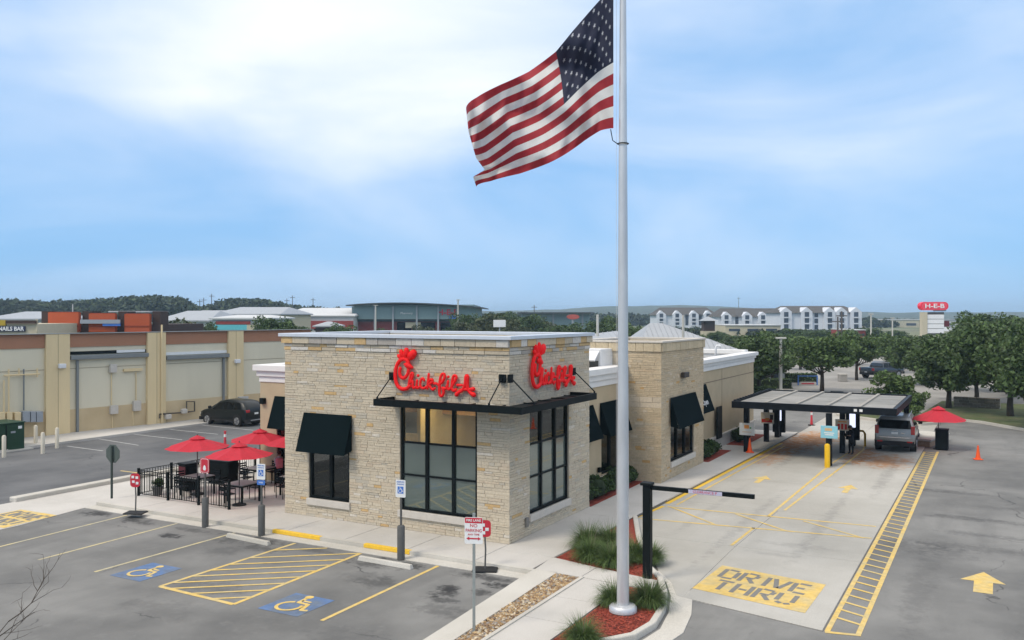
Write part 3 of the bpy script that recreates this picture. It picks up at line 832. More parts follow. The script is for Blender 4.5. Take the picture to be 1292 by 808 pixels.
# interior seen through the panes
b = MB(); b.box(-9.0, -.32, .32, 5.9, -.02, .012); b.box(-14.6, -1.2, 6.2, 18.0, -.02, .01); b.box(-2.9, .5, 12.25, 17.75, .011, .02); b.box(-14.6, -9.35, 4.8, 6.2, -.02, .01)
b.build('interior_floor', m_intf, rest)
b = MB(); b.box(-9.0, -.3, .3, 5.9, 4.26, 4.32); b.box(-14.6, -1.2, 6.2, 18.0, 4.2, 4.26); b.box(-14.6, -9.3, 4.8, 6.2, 4.2, 4.26)
b.build('interior_ceiling', mat('interior_ceiling', (.55, .45, .30), .8, var=.1, scale=.7), rest)
b = MB(); b.box(-7.5, -5.2, 3.8, 3.95, 0, 2.6); b.box(-4.6, -4.45, 1.6, 5.6, 0, 4.2); b.box(-2.6, .4, 17.5, 17.7, 0, 4.2); b.box(-3.3, -3.1, 6.4, 17.5, 0, 4.2); b.box(-4.2, -.4, 5.5, 5.7, 0, 4.2)
b.build('interior_partition', m_int, rest)
for (x, y) in ((-7.2, 2.2), (-3.6, 1.6), (-2.0, 1.6), (-1.3, 3.6), (-2.2, 8.2), (-2.2, 10.4), (-1.2, 14.0), (-1.2, 16.2), (-11, 6.5)):
    MB().box(x - .5, x + .5, y - .25, y + .25, 4.10, 4.16).build('ceiling_light', m_intl, rest)
for (x0, x1, z0, z1, c) in ((-3.9, -3.0, 1.5, 2.9, (.05, .045, .04)), (-2.7, -1.7, 1.7, 2.6, (.45, .10, .05)), (-1.4, -.7, 1.4, 3.0, (.10, .16, .14))):
    o = MB().box(x0, x1, 5.44, 5.498, z0, z1).build('wall_picture', mat('frame_%d' % int(c[0] * 1000), c, .6), rest)
    MB().box(x0 + .08, x1 - .08, 5.43, 5.439, z0 + .08, z1 - .08).build('picture_sheet', mat('picture_sheet', (.55, .45, .30), .7, var=.4, scale=3), o)
for (x0, x1, y0, y1, z1, c) in ((-8.6, -8.0, .9, 3.0, .95, (.22, .06, .04)), (-6.2, -5.7, .9, 3.0, .95, (.22, .06, .04)), (-4.2, -3.7, 2.4, 5.2, 1.0, (.10, .07, .05)), (-2.6, -.6, 4.6, 5.2, 1.1, (.30, .20, .10)), (-2.9, -2.5, 7.0, 11.0, 1.1, (.16, .10, .06)), (-.6, .3, 16.9, 17.4, 1.0, (.30, .20, .10))):
    MB().box(x0, x1, y0, y1, .02, z1).build('booth_seat', mat('booth_%d_%d' % (int(c[0] * 100), int(c[1] * 100)), c, .6), rest, bevel=.04)
MB().box(-9.0, -.32, 3.0, 3.2, 3.55, 3.85).build('timber_beam', mat('timber_beam', (.30, .17, .07), .6, var=.2, scale=4), rest)
m_wood = mat('table_wood', (.30, .17, .07), .5, var=.2, scale=6)
for (x, y) in ((-7.3, 1.5), (-3.2, 1.4), (-2.2, 3.6), (-1.5, 7.6), (-1.6, 10.2), (-.4, 13.8), (-.4, 15.6)):
    b = MB().box(x - .4, x + .4, y - .4, y + .4, .72, .76); b.cyl((x, y, .0), (x, y, .72), .04); b.cyl((x, y, .01), (x, y, .03), .25)
    b.build('dining_table', m_wood, rest)

def window(plane, k, op, us, zs, film_rows=(), sill=True, name='window', fw=.09):
    """us / zs: inner mullion and transom positions; film_rows: rows (from the bottom) of filmed glass"""
    u0, u1, z0, z1 = op; dpt = .11
    def bx(b_, a, c, d, e, d0, d1):
        if plane == 'F': b_.box(a, c, k + d0, k + d1, d, e)
        else: b_.box(k - d1, k - d0, a, c, d, e)
    b_ = MB()
    bx(b_, u0, u0 + fw, z0, z1, .05, .17); bx(b_, u1 - fw, u1, z0, z1, .05, .17)
    bx(b_, u0 + fw, u1 - fw, z0, z0 + fw, .05, .17); bx(b_, u0 + fw, u1 - fw, z1 - fw, z1, .05, .17)
    for u in us: bx(b_, u - .055, u + .055, z0 + fw, z1 - fw, .04, .17)
    cols = [u0 + fw] + [v for u in us for v in (u - .055, u + .055)] + [u1 - fw]
    for a, c in zip(cols[0::2], cols[1::2]):
        for z in zs: bx(b_, a, c, z - .03, z + .03, .055, .16)
    w_ = b_.build(name, m_blk, rest)
    rows = [z0 + fw] + [v for z in zs for v in (z - .03, z + .03)] + [z1 - fw]
    for a, c in zip(cols[0::2], cols[1::2]):
        for r_, (d, e) in enumerate(zip(rows[0::2], rows[1::2])):
            p_ = MB(); bx(p_, a - .01, c + .01, d - .01, e + .01, dpt - .006, dpt + .006)
            p_.build('pane', g_film if r_ in film_rows else g_clear, w_)
    if sill:
        s_ = MB(); bx(s_, u0 - .06, u1 + .06, z0 - SIL, z0, -.09, .28); s_.build('sill', m_sill, w_, bevel=.015)
    return w_
window('F', 0.0, W_F[1], (-3.13, -2.09), (1.84, 2.92), (0, 1))
window('S', 0.0, W_S[0], (2.36, 3.42), (1.84, 2.92), (0, 1))
window('F', 0.0, W_F[0], (-7.2,), (2.9,))
window('S', .82, W_B[0], (14.2, 15.35), (2.75,))
window('S', -.9, WR[0], (), (2.75,), sill=False); window('S', -.9, WR[1], (10.55,), (2.75,), sill=False)
window('F', 4.5, WL[0], ((WL[0][0] + WL[0][1]) / 2,), (2.2,), sill=False, name='patio_door')
window('S', .1, WB2[0], (), (2.5,), sill=False, name='service_window')

def awning(plane, k, u0, u1, zt, zb, out, name='awning'):
    """sloped fabric hood on a tubular frame; plane as for the windows"""
    def P(u, d, z): return (u, k - d, z) if plane == 'F' else (k + d, u, z)
    b_ = MB(); t = .035; e = .03
    b_.add([P(u0, e, zt), P(u1, e, zt), P(u1, out, zb), P(u0, out, zb), P(u0, e, zt - t * 2), P(u1, e, zt - t * 2), P(u1, out - t, zb), P(u0, out - t, zb)],
           [(0, 1, 2, 3), (7, 6, 5, 4), (0, 3, 7, 4), (1, 5, 6, 2), (3, 2, 6, 7), (0, 4, 5, 1)])
    o = b_.build(name, m_awn, rest)
    for s_, u in ((1, u0 + .002), (-1, u1 - .002)):
        c_ = MB(); th = .02 * s_
        q = [(e, zt - .09), (e, zb + .12), (out - .06, zb + .02)]
        c_.add([P(u, *p_) for p_ in q] + [P(u + th, *p_) for p_ in q], [(0, 1, 2), (5, 4, 3), (0, 3, 4, 1), (1, 4, 5, 2), (2, 5, 3, 0)])
        c_.build('side_panel', m_awn, o)
    f_ = MB(); f_.tube([P(u0 + .05, e, zb + .1), P(u0 + .05, out - .08, zb + .02), P(u1 - .05, out - .08, zb + .02), P(u1 - .05, e, zb + .1)], .018, 6)
    f_.build('awning_frame', m_blk, o)
    return o
awning('F', -.05, -8.34, -6.16, 3.70, 2.36, .46)
awning('S', .87, 12.95, 16.6, 3.55, 2.22, .46)
awning('S', -.9, 6.7, 8.6, 3.56, 2.25, .5); awning('S', -.9, 9.3, 11.75, 3.56, 2.22, .5)
awn_r = awning('S', .1, 18.3, 20.9, 3.60, 2.25, .5)
awning('F', 4.5, FY(347, 500, 4.5).x, -9.9, FY(350, 500, 4.5).z, FY(350, 500, 4.5).z - 1.35, .5)
lettering('Open', .42, awn_r, (.43, 19.8, 2.75), (R(69), 0, R(90)), mat('white_print', (.8, .8, .8), .6, var=0), .003)
# flat steel canopy wrapped round the corner, tie rods and plates
b = MB()
cz0, cz1 = 4.22, 4.44
b.box(-4.45, 1.05, -1.10, -1.0, cz0, cz1); b.box(.95, 1.05, -1.0, 4.5, cz0, cz1); b.box(-4.45, -4.35, -1.0, -.06, cz0, cz1); b.box(.06, .95, 4.4, 4.5, cz0, cz1)
b.box(-4.35, .95, -1.0, -.06, cz0 + .05, cz0 + .12); b.box(.06, .95, -.06, 4.4, cz0 + .05, cz0 + .12)
can = b.build('corner_canopy', m_blk, rest)
for x in (-3.4, -2.3, -1.2, -.1):
    MB().box(x - .03, x + .03, -1.0, -.06, cz0 + .12, cz0 + .145).build('canopy_rib', m_blk, can)
for y in (.9, 1.9, 2.9, 3.9):
    MB().box(.06, .95, y - .03, y + .03, cz0 + .12, cz0 + .145).build('canopy_rib', m_blk, can)
def rod(p, q, nrm):
    p, q = Vector(p), Vector(q)
    r_ = MB().tube([p, q], .022, 6).build('tie_rod', m_blk, can)
    n_ = Vector(nrm) * .09
    b_ = MB()
    if nrm[1]: b_.box(p.x - .11, p.x + .11, p.y, p.y + .09, p.z - .13, p.z + .13)
    else: b_.box(p.x - .09, p.x, p.y - .11, p.y + .11, p.z - .13, p.z + .13)
    b_.build('wall_plate', m_blk, can); MB().tube([q, q - Vector((0, 0, .16))], .035, 6).build('clevis', m_blk, can)
for (a, c) in (((494, 475), (476, 501)), ((633, 478), (617, 507))):
    p, q = FY(*a, -.12), FY(*c, -1.0); rod((p.x, -.12, p.z), (q.x, -1.0, cz1 + .06), (0, 1, 0))
for (a, c) in (((645.5, 478), (674, 508)), ((725, 469), (750, 495))):
    p, q = FX(*a, .12), FX(*c, 1.0); rod((.12, p.y, p.z), (1.0, q.y, cz1 + .06), (1, 0, 0))
# small fittings on the walls
b = MB(); p = FX(755, 593, -.86); b.box(-.86, -.76, p.y - .08, p.y + .08, p.z - .1, p.z + .1); b.build('wall_socket', m_blk, rest)
p = FX(863, 473, .9); MB().box(.87, 1.05, p.y - .35, p.y + .35, p.z - .12, p.z + .12).build('wall_lamp', mat('bronze', (.05, .04, .035), .5), rest, bevel=.02)
p = FY(333, 506, 4.5); MB().box(p.x - .13, p.x + .13, 4.34, 4.5, p.z - .13, p.z + .13).build('wall_lamp', m_blk, rest, bevel=.02)
a_, c_ = FX(903.5, 514, .22), FX(909.5, 552, .22); MB().box(.225, .30, a_.y, c_.y, c_.z, a_.z).build('wall_panel', m_blk, rest, bevel=.01)
p = FX(664, 657, .04); MB().box(.03, .09, p.y - .08, p.y + .08, .32, .62).build('outlet_box', mat('grey_box', (.2, .19, .17), .6), rest)

# red script signs (strokes read off the front sign, in wall metres)
STROKES = [
 ([(285, 290), (272, 235), (225, 205), (170, 215), (120, 265), (90, 340), (84, 420), (100, 500), (140, 552), (200, 572), (262, 558), (300, 528)], 19),
 ([(285, 290), (277, 360), (250, 412), (205, 438), (165, 420), (148, 370), (160, 318)], 17),
 ([(258, 275), (300, 295), (345, 305)], (30, 26, 9)), ([(225, 268), (262, 280)], 14),
 ([(232, 185), (243, 140), (250, 92)], (16, 30, 26)), ([(200, 185), (184, 150), (170, 112)], (14, 24, 22)), ([(175, 200), (150, 182), (130, 165)], (12, 20, 17)),
 ([(290, 200), (320, 165), (358, 126)], (20, 42, 36)),
 ([(282, 545), (292, 470), (318, 385), (340, 372), (345, 400), (322, 460), (296, 505), (322, 470), (343, 480), (343, 535), (358, 552), (392, 535)], 13),
 ([(408, 455), (398, 530), (412, 550), (448, 530)], 13), ([(420, 398), (422, 402)], 16),
 ([(508, 455), (490, 430), (462, 452), (452, 505), (470, 545), (520, 545), (548, 525)], 13),
 ([(576, 375), (566, 460), (556, 552)], 13), ([(560, 490), (590, 450), (625, 440), (628, 470), (580, 500), (605, 540), (635, 560), (662, 540)], 13),
 ([(650, 486), (692, 486)], 12),
 ([(712, 500), (760, 470), (800, 410), (795, 372), (765, 372), (740, 420), (728, 520), (728, 600), (745, 632), (778, 615), (785, 560), (765, 535), (820, 540), (838, 500)], 14),
 ([(850, 450), (840, 525), (856, 548), (888, 530)], 13), ([(852, 398), (853, 402)], 15),
 ([(888, 530), (935, 460), (965, 405), (948, 382), (922, 395), (905, 460), (902, 535), (925, 560), (962, 545)], 14),
 ([(975, 492), (1042, 492)], 13),
 ([(965, 605), (990, 580), (1050, 548), (1085, 480), (1105, 410), (1108, 385)], (22, 17, 14, 18, 26, 26)), ([(1112, 395), (1112, 480), (1130, 545), (1165, 580), (1205, 598)], (24, 18, 15, 18, 24)),
 ([(1000, 560), (1060, 538), (1130, 540), (1200, 528)], (12, 14, 14, 20))]
def smooth(path, rad):
    r_ = list(rad) if isinstance(rad, tuple) else [rad] * len(path)
    P = [Vector(p) for p in path]; out_, ro = [], []
    n = len(P)
    if n == 2: return path, r_
    for i in range(n - 1):
        p0, p1, p2, p3 = P[max(i - 1, 0)], P[i], P[i + 1], P[min(i + 2, n - 1)]
        for k in range(3):
            t = k / 3
            out_.append(.5 * ((2 * p1) + (p2 - p0) * t + (2 * p0 - 5 * p1 + 4 * p2 - p3) * t * t + (3 * p1 - p0 - 3 * p2 + p3) * t ** 3))
            ro.append(r_[i] * (1 - t) + r_[i + 1] * t)
    out_.append(P[-1]); ro.append(r_[-1])
    return out_, ro
def wall_sign(plane, k, o_u, o_z, sc, label):
    t = thing('wall_sign', label, 'sign', (0, 0, 0), group='red script signs on the stone tower')
    t.location = (o_u, k, o_z) if plane == 'F' else (k, o_u, o_z)
    for path, rad in STROKES:
        pts, rr = smooth(path, rad)
        c_ = MB()
        P3 = [((p[0] - 70) * sc, (640 - p[1]) * sc) for p in pts]
        pp = [(u, -.07, z) if plane == 'F' else (.07, u, z) for u, z in P3]
        ax = Vector((0, 1, 0)) if plane == 'F' else Vector((1, 0, 0))
        rr = [max(r_, 4) * sc * 1.28 for r_ in rr]
        pp = [pp[0]] + pp + [pp[-1]]; rr = [rr[0] * .55] + rr + [rr[-1] * .55]
        d0 = Vector(pp[1]) - Vector(pp[2]); d1 = Vector(pp[-2]) - Vector(pp[-3])
        pp[0] = Vector(pp[0]) + d0.normalized() * rr[1] * .7; pp[-1] = Vector(pp[-1]) + d1.normalized() * rr[-2] * .7
        c_.tube(pp, rr, 10, (ax, .8)); c_.build('letter_stroke', m_red, t, smooth='all')
    for u in np.linspace(.3, 2.9, 7):
        c_ = MB(); zz = .32 + (.2 if u < .5 else 0)
        c_.box(*((u - .015, u + .015, -.06, 0) if plane == 'F' else (0, .06, u - .015, u + .015)), zz, zz + .03); c_.build('standoff', m_blk, t)
    return t
p0, p1 = FY(498, 497, -.1), FY(600, 497, -.1)
sc_ = (p1.x - p0.x) / (1222 - 70)
wall_sign('F', -.05, p0.x, p0.z - .02, sc_, 'red raised script sign with a crested capital over the tower front window')
p0, p1 = FX(670, 492, .1), FX(727, 488, .1)
wall_sign('S', .05, p0.y, FX(700, 490, .1).z - .06, sc_ * 1.06, 'red raised script sign on the tower side facing the drive-through lane')

# ------------------------------------------------------------------ flagpole and flag
m_alu = mat('brushed_aluminium', (0.62, 0.63, 0.64), 0.42, metal=0.5, var=0.12, scale=3, streak=(1, 1, .3))
m_white = mat('white_enamel', (0.72, 0.73, 0.74), 0.5, var=0.05)
PB = G(786, 771); PB.z = 0
pole = thing('flagpole', 'tall tapered aluminium flagpole standing in the red mulch bed', 'flagpole', (PB.x, PB.y, -.02))
MB().tube([(0, 0, z) for z in (0, 4, 9, 17)], [.15, .14, .115, .066], 20).build('pole', m_alu, pole, smooth=True)
MB().lathe([(.34, 0), (.34, .10), (.30, .15), (.17, .17)], (0, 0, .02), 24).build('base_flange', m_alu, pole, smooth=True)
MB().lathe([(.02, 17.0), (.12, 17.06), (.14, 17.15), (.1, 17.26), (.01, 17.3)], (0, 0, 0), 12).build('finial', m_alu, pole, smooth=True)
cl = Vector((-CT, -ST, 0))           # towards picture-left, square to the view
b = MB(); b.tube([cl * .16 + Vector((0, 0, z)) for z in (1.6, 9, 16.9)], .004, 5); b.build('halyard', mat('halyard_rope', (.6, .6, .6), .8), pole)
zc = AT(786, 181, 21.5).z + .02
b = MB(); b.tube([Vector((.12 * math.cos(a), .12 * math.sin(a), zc)) * 1 if False else Vector((.135 * math.cos(a), .135 * math.sin(a), zc)) for a in np.linspace(0, 2 * math.pi, 15)], .014, 5)
b.tube([cl * .135 + Vector((0, 0, zc)), cl * .25 + Vector((0, 0, zc + .08)), cl * .30 + Vector((0, 0, zc + .35))], .012, 5)
b.build('halyard_ring', m_blk, pole)
m_fr = mat('flag_red', (0.34, 0.025, 0.035), 0.75, var=.06, scale=12, trans=.25)
m_fw = mat('flag_white', (0.72, 0.72, 0.70), 0.75, var=.04, scale=12, trans=.3)
m_fst = mat('flag_star', (.42, .43, .47), .8, var=.05)
m_fb = mat('flag_navy', (0.016, 0.020, 0.046), 0.8, var=.1, scale=12, trans=.12)
TS = np.array([0, .15, .3, .4, .55, .7, .85, 1.0])
TX = np.array([774, 752, 722, 703, 672, 642, 612, 588.]); TY = np.array([-18, 6, 40, 63, 87, 105, 124, 137.])
BX = np.array([774, 757, 737, 722, 697, 667, 633, 601.]); BY = np.array([162, 166, 175, 184, 200, 217, 230, 236.])
def flag_pt(s, t, off=0.0):
    tx, ty = np.interp(s, TS, TX), np.interp(s, TS, TY); bx_, by_ = np.interp(s, TS, BX), np.interp(s, TS, BY)
    x = bx_ + (tx - bx_) * t; y = by_ + (ty - by_) * t
    wv = s ** 5
    fx_ = np.interp(t, [0, .16, .26, .42, .75, 1], [601, 597, 613, 601, 591, 588])
    x = x * (1 - wv) + fx_ * wv
    if s > .70: y += 12 * math.sin(math.pi * (s - .70) / .30 * .85) * 4 * t * (1 - t)
    y += 7 * math.sin(math.pi * s) * math.sin(2 * math.pi * (.9 * s - .2)) * (1 - t * .5)
    y += 3.0 * math.sin(s * 9 + t * 2) * s * (1 - s)
    x += 3.5 * math.sin(t * 8 + s * 5) * s * (1 - s)
    D = 21.5 + 2.6 * s + .34 * math.sin(2 * math.pi * (1.55 * s + .35 * t) + .4) * min(1, s * 3) + .22 * math.sin(2 * math.pi * (3.4 * s - 1.3 * t)) * min(1, s * 2.5) + .075 * math.sin(2 * math.pi * (7.3 * s + 1.9 * t) + 1.3 * math.sin(9 * t)) * min(1, s * 2) + .05 * math.sin(2 * math.pi * (5.1 * s - 3.1 * t)) * min(1, s * 3) \
        + .42 * math.exp(-((s + .62 * (1 - t) - .52) / .075) ** 2) * t - 7.0 * max(0, s - .87) * (.55 + .45 * math.cos(t * 3)) + .9 * max(0, .5 - abs(s - .8) * 6) * t * (1 - t)
    p = AT(x, y, D + off)
    return p
flag = thing('flag', 'large stars-and-stripes flag streaming from the tall aluminium pole', 'flag', tuple(flag_pt(0, 0)))
NS = 64
def flag_patch(s0, s1, t0, t1, ns, ntt, m, name):
    vs = [flag_pt(s0 + (s1 - s0) * i / ns, t0 + (t1 - t0) * j / ntt) for j in range(ntt + 1) for i in range(ns + 1)]
    fs = [(j * (ns + 1) + i, j * (ns + 1) + i + 1, (j + 1) * (ns + 1) + i + 1, (j + 1) * (ns + 1) + i) for j in range(ntt) for i in range(ns)]
    return MB().add(vs, fs).build(name, m, flag, world=True, smooth='all')
for k in range(13):
    s0 = .4 if k >= 6 else 0.0
    flag_patch(s0, 1.0, k / 13, (k + 1) / 13, NS if s0 == 0 else 40, 5, m_fr if k % 2 == 0 else m_fw, 'stripe')
canton = flag_patch(0, .4, 6 / 13, 1.0, 40, 34, m_fb, 'canton')
for r_ in range(9):
    for c_ in range(6 if r_ % 2 == 0 else 5):
        s = .4 * ((c_ + .5) / 6 + (1 / 12 if r_ % 2 else 0)); t = 6 / 13 + 7 / 13 * (r_ + .5) / 9
        b = MB()
        for off in (-.02, .02):
            ring = []
            for k in range(10):
                rr = .021 if k % 2 == 0 else .0085
                a = math.pi / 2 + k * math.pi / 5
                ring.append(flag_pt(s + rr * math.cos(a) * .52, min(1, t + rr * math.sin(a)), off))
            b.add([flag_pt(s, t, off)] + ring, [(0, 1 + k, 1 + (k + 1) % 10) for k in range(10)])
        b.build('star', m_fst, canton, world=False)
for o in canton.children:                                    # star vertices are in world metres; bring them to the flag's origin
    o.data.transform(Matrix.Translation(-flag.location))

# ------------------------------------------------------------------ posts, signs and small street furniture
m_grey = mat('grey_tube', (0.10, 0.10, 0.095), 0.6, var=.12, scale=8)
m_post = mat('galvanised_post', (0.30, 0.33, 0.32), 0.5, metal=.3, var=.12, scale=6)
m_signw = mat('sign_white', (0.78, 0.79, 0.78), 0.45, var=.03)
m_signr = mat('sign_red', (0.55, 0.03, 0.05), 0.45, var=.03)
m_signb = mat('sign_blue', (0.06, 0.18, 0.55), 0.45, var=.03)
m_rub = mat('black_rubber', (0.018, 0.018, 0.018), 0.8, var=.1)
def plate(parent, w_, h_, z, m, y=-.03, name='sign_plate', th=.008, r=.03):
    b_ = MB(); pts = []
    for (cx_, cz_, a0) in ((w_ / 2 - r, h_ / 2 - r, 0), (-w_ / 2 + r, h_ / 2 - r, 90), (-w_ / 2 + r, -h_ / 2 + r, 180), (w_ / 2 - r, -h_ / 2 + r, 270)):
        for k in range(4):
            a = R(a0 + k * 30); pts.append((cx_ + r * math.cos(a), cz_ + r * math.sin(a) + z))
    n = len(pts)
    b_.add([(p[0], y - th, p[1]) for p in pts] + [(p[0], y, p[1]) for p in pts], [tuple(range(n)), tuple(range(2 * n - 1, n - 1, -1))] + [(i, n + i, n + (i + 1) % n, (i + 1) % n) for i in range(n)])
    return b_.build(name, m, parent)
def wheelchair(parent, s, z, y, m):
    b_ = MB()
    wheel = [(math.cos(a) * .30 - .06, math.sin(a) * .30 - .18) for a in np.linspace(R(110), R(385), 14)]
    for path, ww in ((wheel, .045), ([(-.08, .42), (-.05, .12), (.26, .10), (.38, -.28), (.52, -.24)], .05), ([(-.04, .26), (.2, .25)], .04), ([(-.08, .50), (-.08, .56)], .09)):
        b_.tube([(p[0] * s, y, z + p[1] * s) for p in path], ww * s, 6, (Vector((0, 1, 0)), .12))
    return b_.build('wheelchair_symbol', m, parent)
RZS = R(12)
def bollard_sign(px, py, label, kind):
    p = A(px, py)
    t = thing('parking_sign', label, 'sign', (p.x, p.y, ZA), RZS if kind != 'red' else RZS, 'signs on grey bollards at the parking bays')
    MB().lathe([(.115, 0), (.115, .98), (.09, 1.02), (.04, 1.03)], (0, 0, 0), 14).build('bollard', m_grey, t, smooth=True)
    MB().box(-.025, .025, -.025, .025, 1.0, 2.38).build('post', m_grey, t)
    if kind == 'isa':
        plate(t, .32, .52, 2.12, m_signw); plate(t, .19, .21, 2.08, m_signb, -.039, 'blue_panel', .004, .01); wheelchair(t, .17, 2.08, -.045, m_signw)
        lettering('RESERVED', .055, t, (0, -.040, 2.32), (R(90), 0, 0), m_signb); lettering('PARKING', .055, t, (0, -.040, 2.25), (R(90), 0, 0), m_signb)
        if px < 400:
            plate(t, .30, .16, 1.76, m_signb); lettering('VAN', .08, t, (0, -.040, 1.76), (R(90), 0, 0), m_signw)
    else:
        plate(t, .36, .52, 2.12, m_signr, r=.07); o = plate(t, .31, .47, 2.12, m_signw, -.039, 'border', .003, .06); plate(t, .28, .44, 2.12, m_signr, -.043, 'red_panel', .003, .05)
        b_ = MB(); b_.lathe([(.005, -.11), (.055, -.10), (.07, -.04), (.05, .03), (.025, .08), (.004, .1)], (0, 0, 0), 10)
        q = b_.build('white_emblem', m_signw, t); q.location = (0, -.045, 2.06); q.scale = (1, .04, 1)
bollard_sign(259, 665, 'grey bollard with a rounded red sign near the patio fence', 'red')
bollard_sign(330, 676, 'grey bollard carrying white accessible-parking plate with a blue plate below', 'isa')
bollard_sign(506, 706, 'grey bollard with single white accessible-parking plate by the tower window', 'isa')
def portable(px, py, label, oval):
    p = A(px, py) if oval else G(px, py)
    t = thing('portable_sign', label, 'sign', (p.x, p.y, ZA + .006 if oval else .002), R(25), 'portable red signs on rubber bases')
    MB().box(-.36, .36, -.26, .26, 0, .05).build('base', m_rub, t, bevel=.02)
    MB().tube([(0, 0, .05), (.015, 0, .6), (-.02, 0, 1.3)], .025, 8).build('post', m_grey, t)
    plate(t, .34 if oval else .36, .48 if oval else .50, 1.2, m_signr, r=.10 if oval else .12)
    b_ = MB()
    for (x_, z_) in (((-.05, .1), (.06, -.02), (-.04, -.12)) if oval else ((-.08, .12), (.07, .1), (-.06, -.05), (.08, -.1))):
        b_.box(x_ - .05, x_ + .05, -.047, -.039, 1.2 + z_ - .045, 1.2 + z_ + .045)
    b_.build('white_emblem', m_signw, t, bevel=.01)
portable(171, 648, 'portable red sign on a black base at the corner of the patio walk', False)
portable(612, 720, 'portable red sign on a black base beside the tower kerb', True)
p = G(598, 797)
t = thing('fire_lane_sign', 'white and red fire lane no-parking sign on galvanised post in the river rock', 'sign', (p.x, p.y, -.06), R(20))
MB().box(-.03, .03, -.02, .02, 0, 2.75).build('post', m_post, t)
plate(t, .42, .60, 2.36, m_signw); plate(t, .40, .12, 2.59, m_signr, -.039, 'header', .004, .01)
lettering('FIRE LANE', .075, t, (0, -.045, 2.59), (R(90), 0, 0), m_signw, bold=.001)
lettering('NO', .11, t, (0, -.040, 2.47), (R(90), 0, 0), m_signr); lettering('PARKING', .10, t, (0, -.040, 2.36), (R(90), 0, 0), m_signr, sx=.9); lettering('ANY TIME', .06, t, (0, -.040, 2.27), (R(90), 0, 0), m_signr)
b = MB(); b.box(-.10, .10, -.044, -.039, 2.165, 2.195)
for s_ in (-1, 1): b.add([(s_ * .10, -.0441, 2.14), (s_ * .10, -.0441, 2.22), (s_ * .17, -.0441, 2.18)], [(0, 1, 2) if s_ < 0 else (0, 2, 1)])
b.build('double_arrow', m_signr, t)
p = G(141, 629)
t = thing('stop_sign', 'dark green post with an octagonal sign seen from behind by the west driveway', 'sign', (p.x, p.y, 0), R(8))
m_dg = mat('dark_green_paint', (0.035, 0.05, 0.042), .55, var=.1)
MB().cyl((0, 0, 0), (0, 0, 2.05), .045).build('post', m_dg, t)
b = MB(); n = 8; ring = [(.38 * math.cos(R(22.5 + 45 * k)), .38 * math.sin(R(22.5 + 45 * k))) for k in range(8)]
b.add([(x * .95, .05, 1.74 + z) for x, z in ring] + [(x * .95, .07, 1.74 + z) for x, z in ring], [tuple(range(7, -1, -1)), tuple(range(8, 16))] + [(i, n + i, n + (i + 1) % n, (i + 1) % n)[::-1] for i in range(8)])
b.build('octagon', mat('sign_back', (0.075, 0.095, 0.085), .6, var=.15, scale=4), t)
# height-clearance gate
p = G(817, 729)
t = thing('clearance_bar', 'black post with a swinging height-clearance bar over the drive-through entrance', 'clearance bar', (p.x, p.y, -.02))
MB().box(-.11, .11, -.11, .11, 0, 2.55).build('post', m_blk, t, bevel=.02)
MB().box(-.17, .15, -.15, .15, 2.55, 2.63).build('post_cap', m_blk, t, bevel=.02)
e = AT(952, 626, 23.0)
dv = Vector((e.x - p.x, e.y - p.y, 0)); ln = dv.length; ang = math.atan2(dv.y, dv.x)
arm = MB().box(0.1, ln, -.05, .05, 2.44, 2.55).build('arm', m_blk, t); arm.rotation_euler = (0, 0, ang)
MB().box(1.15, 2.05, -.056, .056, 2.445, 2.545).build('label_strip', mat('pale_lilac_label', (.55, .53, .66), .6, var=.25, scale=30, coord='obj'), arm)
lettering("CLEARANCE 9'", .10, arm, (1.6, -.058, 2.495), (R(90), 0, 0), m_signr, .001)
# wheel stops
for (a, c, l_) in (((287, 677), (340, 688), 'wheel stop in the bay beside the hatched aisle toward the patio'), ((453, 706), (520, 718), 'wheel stop in the bay below the big tower window')):
    p, q = A(*a), A(*c); mid = (p + q) / 2; d = q - p
    b = MB(); h = d.length / 2; b.add([(-h, -.09, 0), (h, -.09, 0), (h, .09, 0), (-h, .09, 0), (-h + .04, -.055, .13), (h - .04, -.055, .13), (h - .04, .055, .13), (-h + .04, .055, .13)],
          [(0, 3, 2, 1), (4, 5, 6, 7), (0, 1, 5, 4), (1, 2, 6, 5), (2, 3, 7, 6), (3, 0, 4, 7)])
    o = b.build('wheel_stop', m_kerb, bevel=.015, label='cream concrete ' + l_, cat='wheel stop', group='wheel stops in the accessible bays')
    o.location = (mid.x, mid.y, ZA - .012); o.rotation_euler = (0, 0, math.atan2(d.y, d.x))
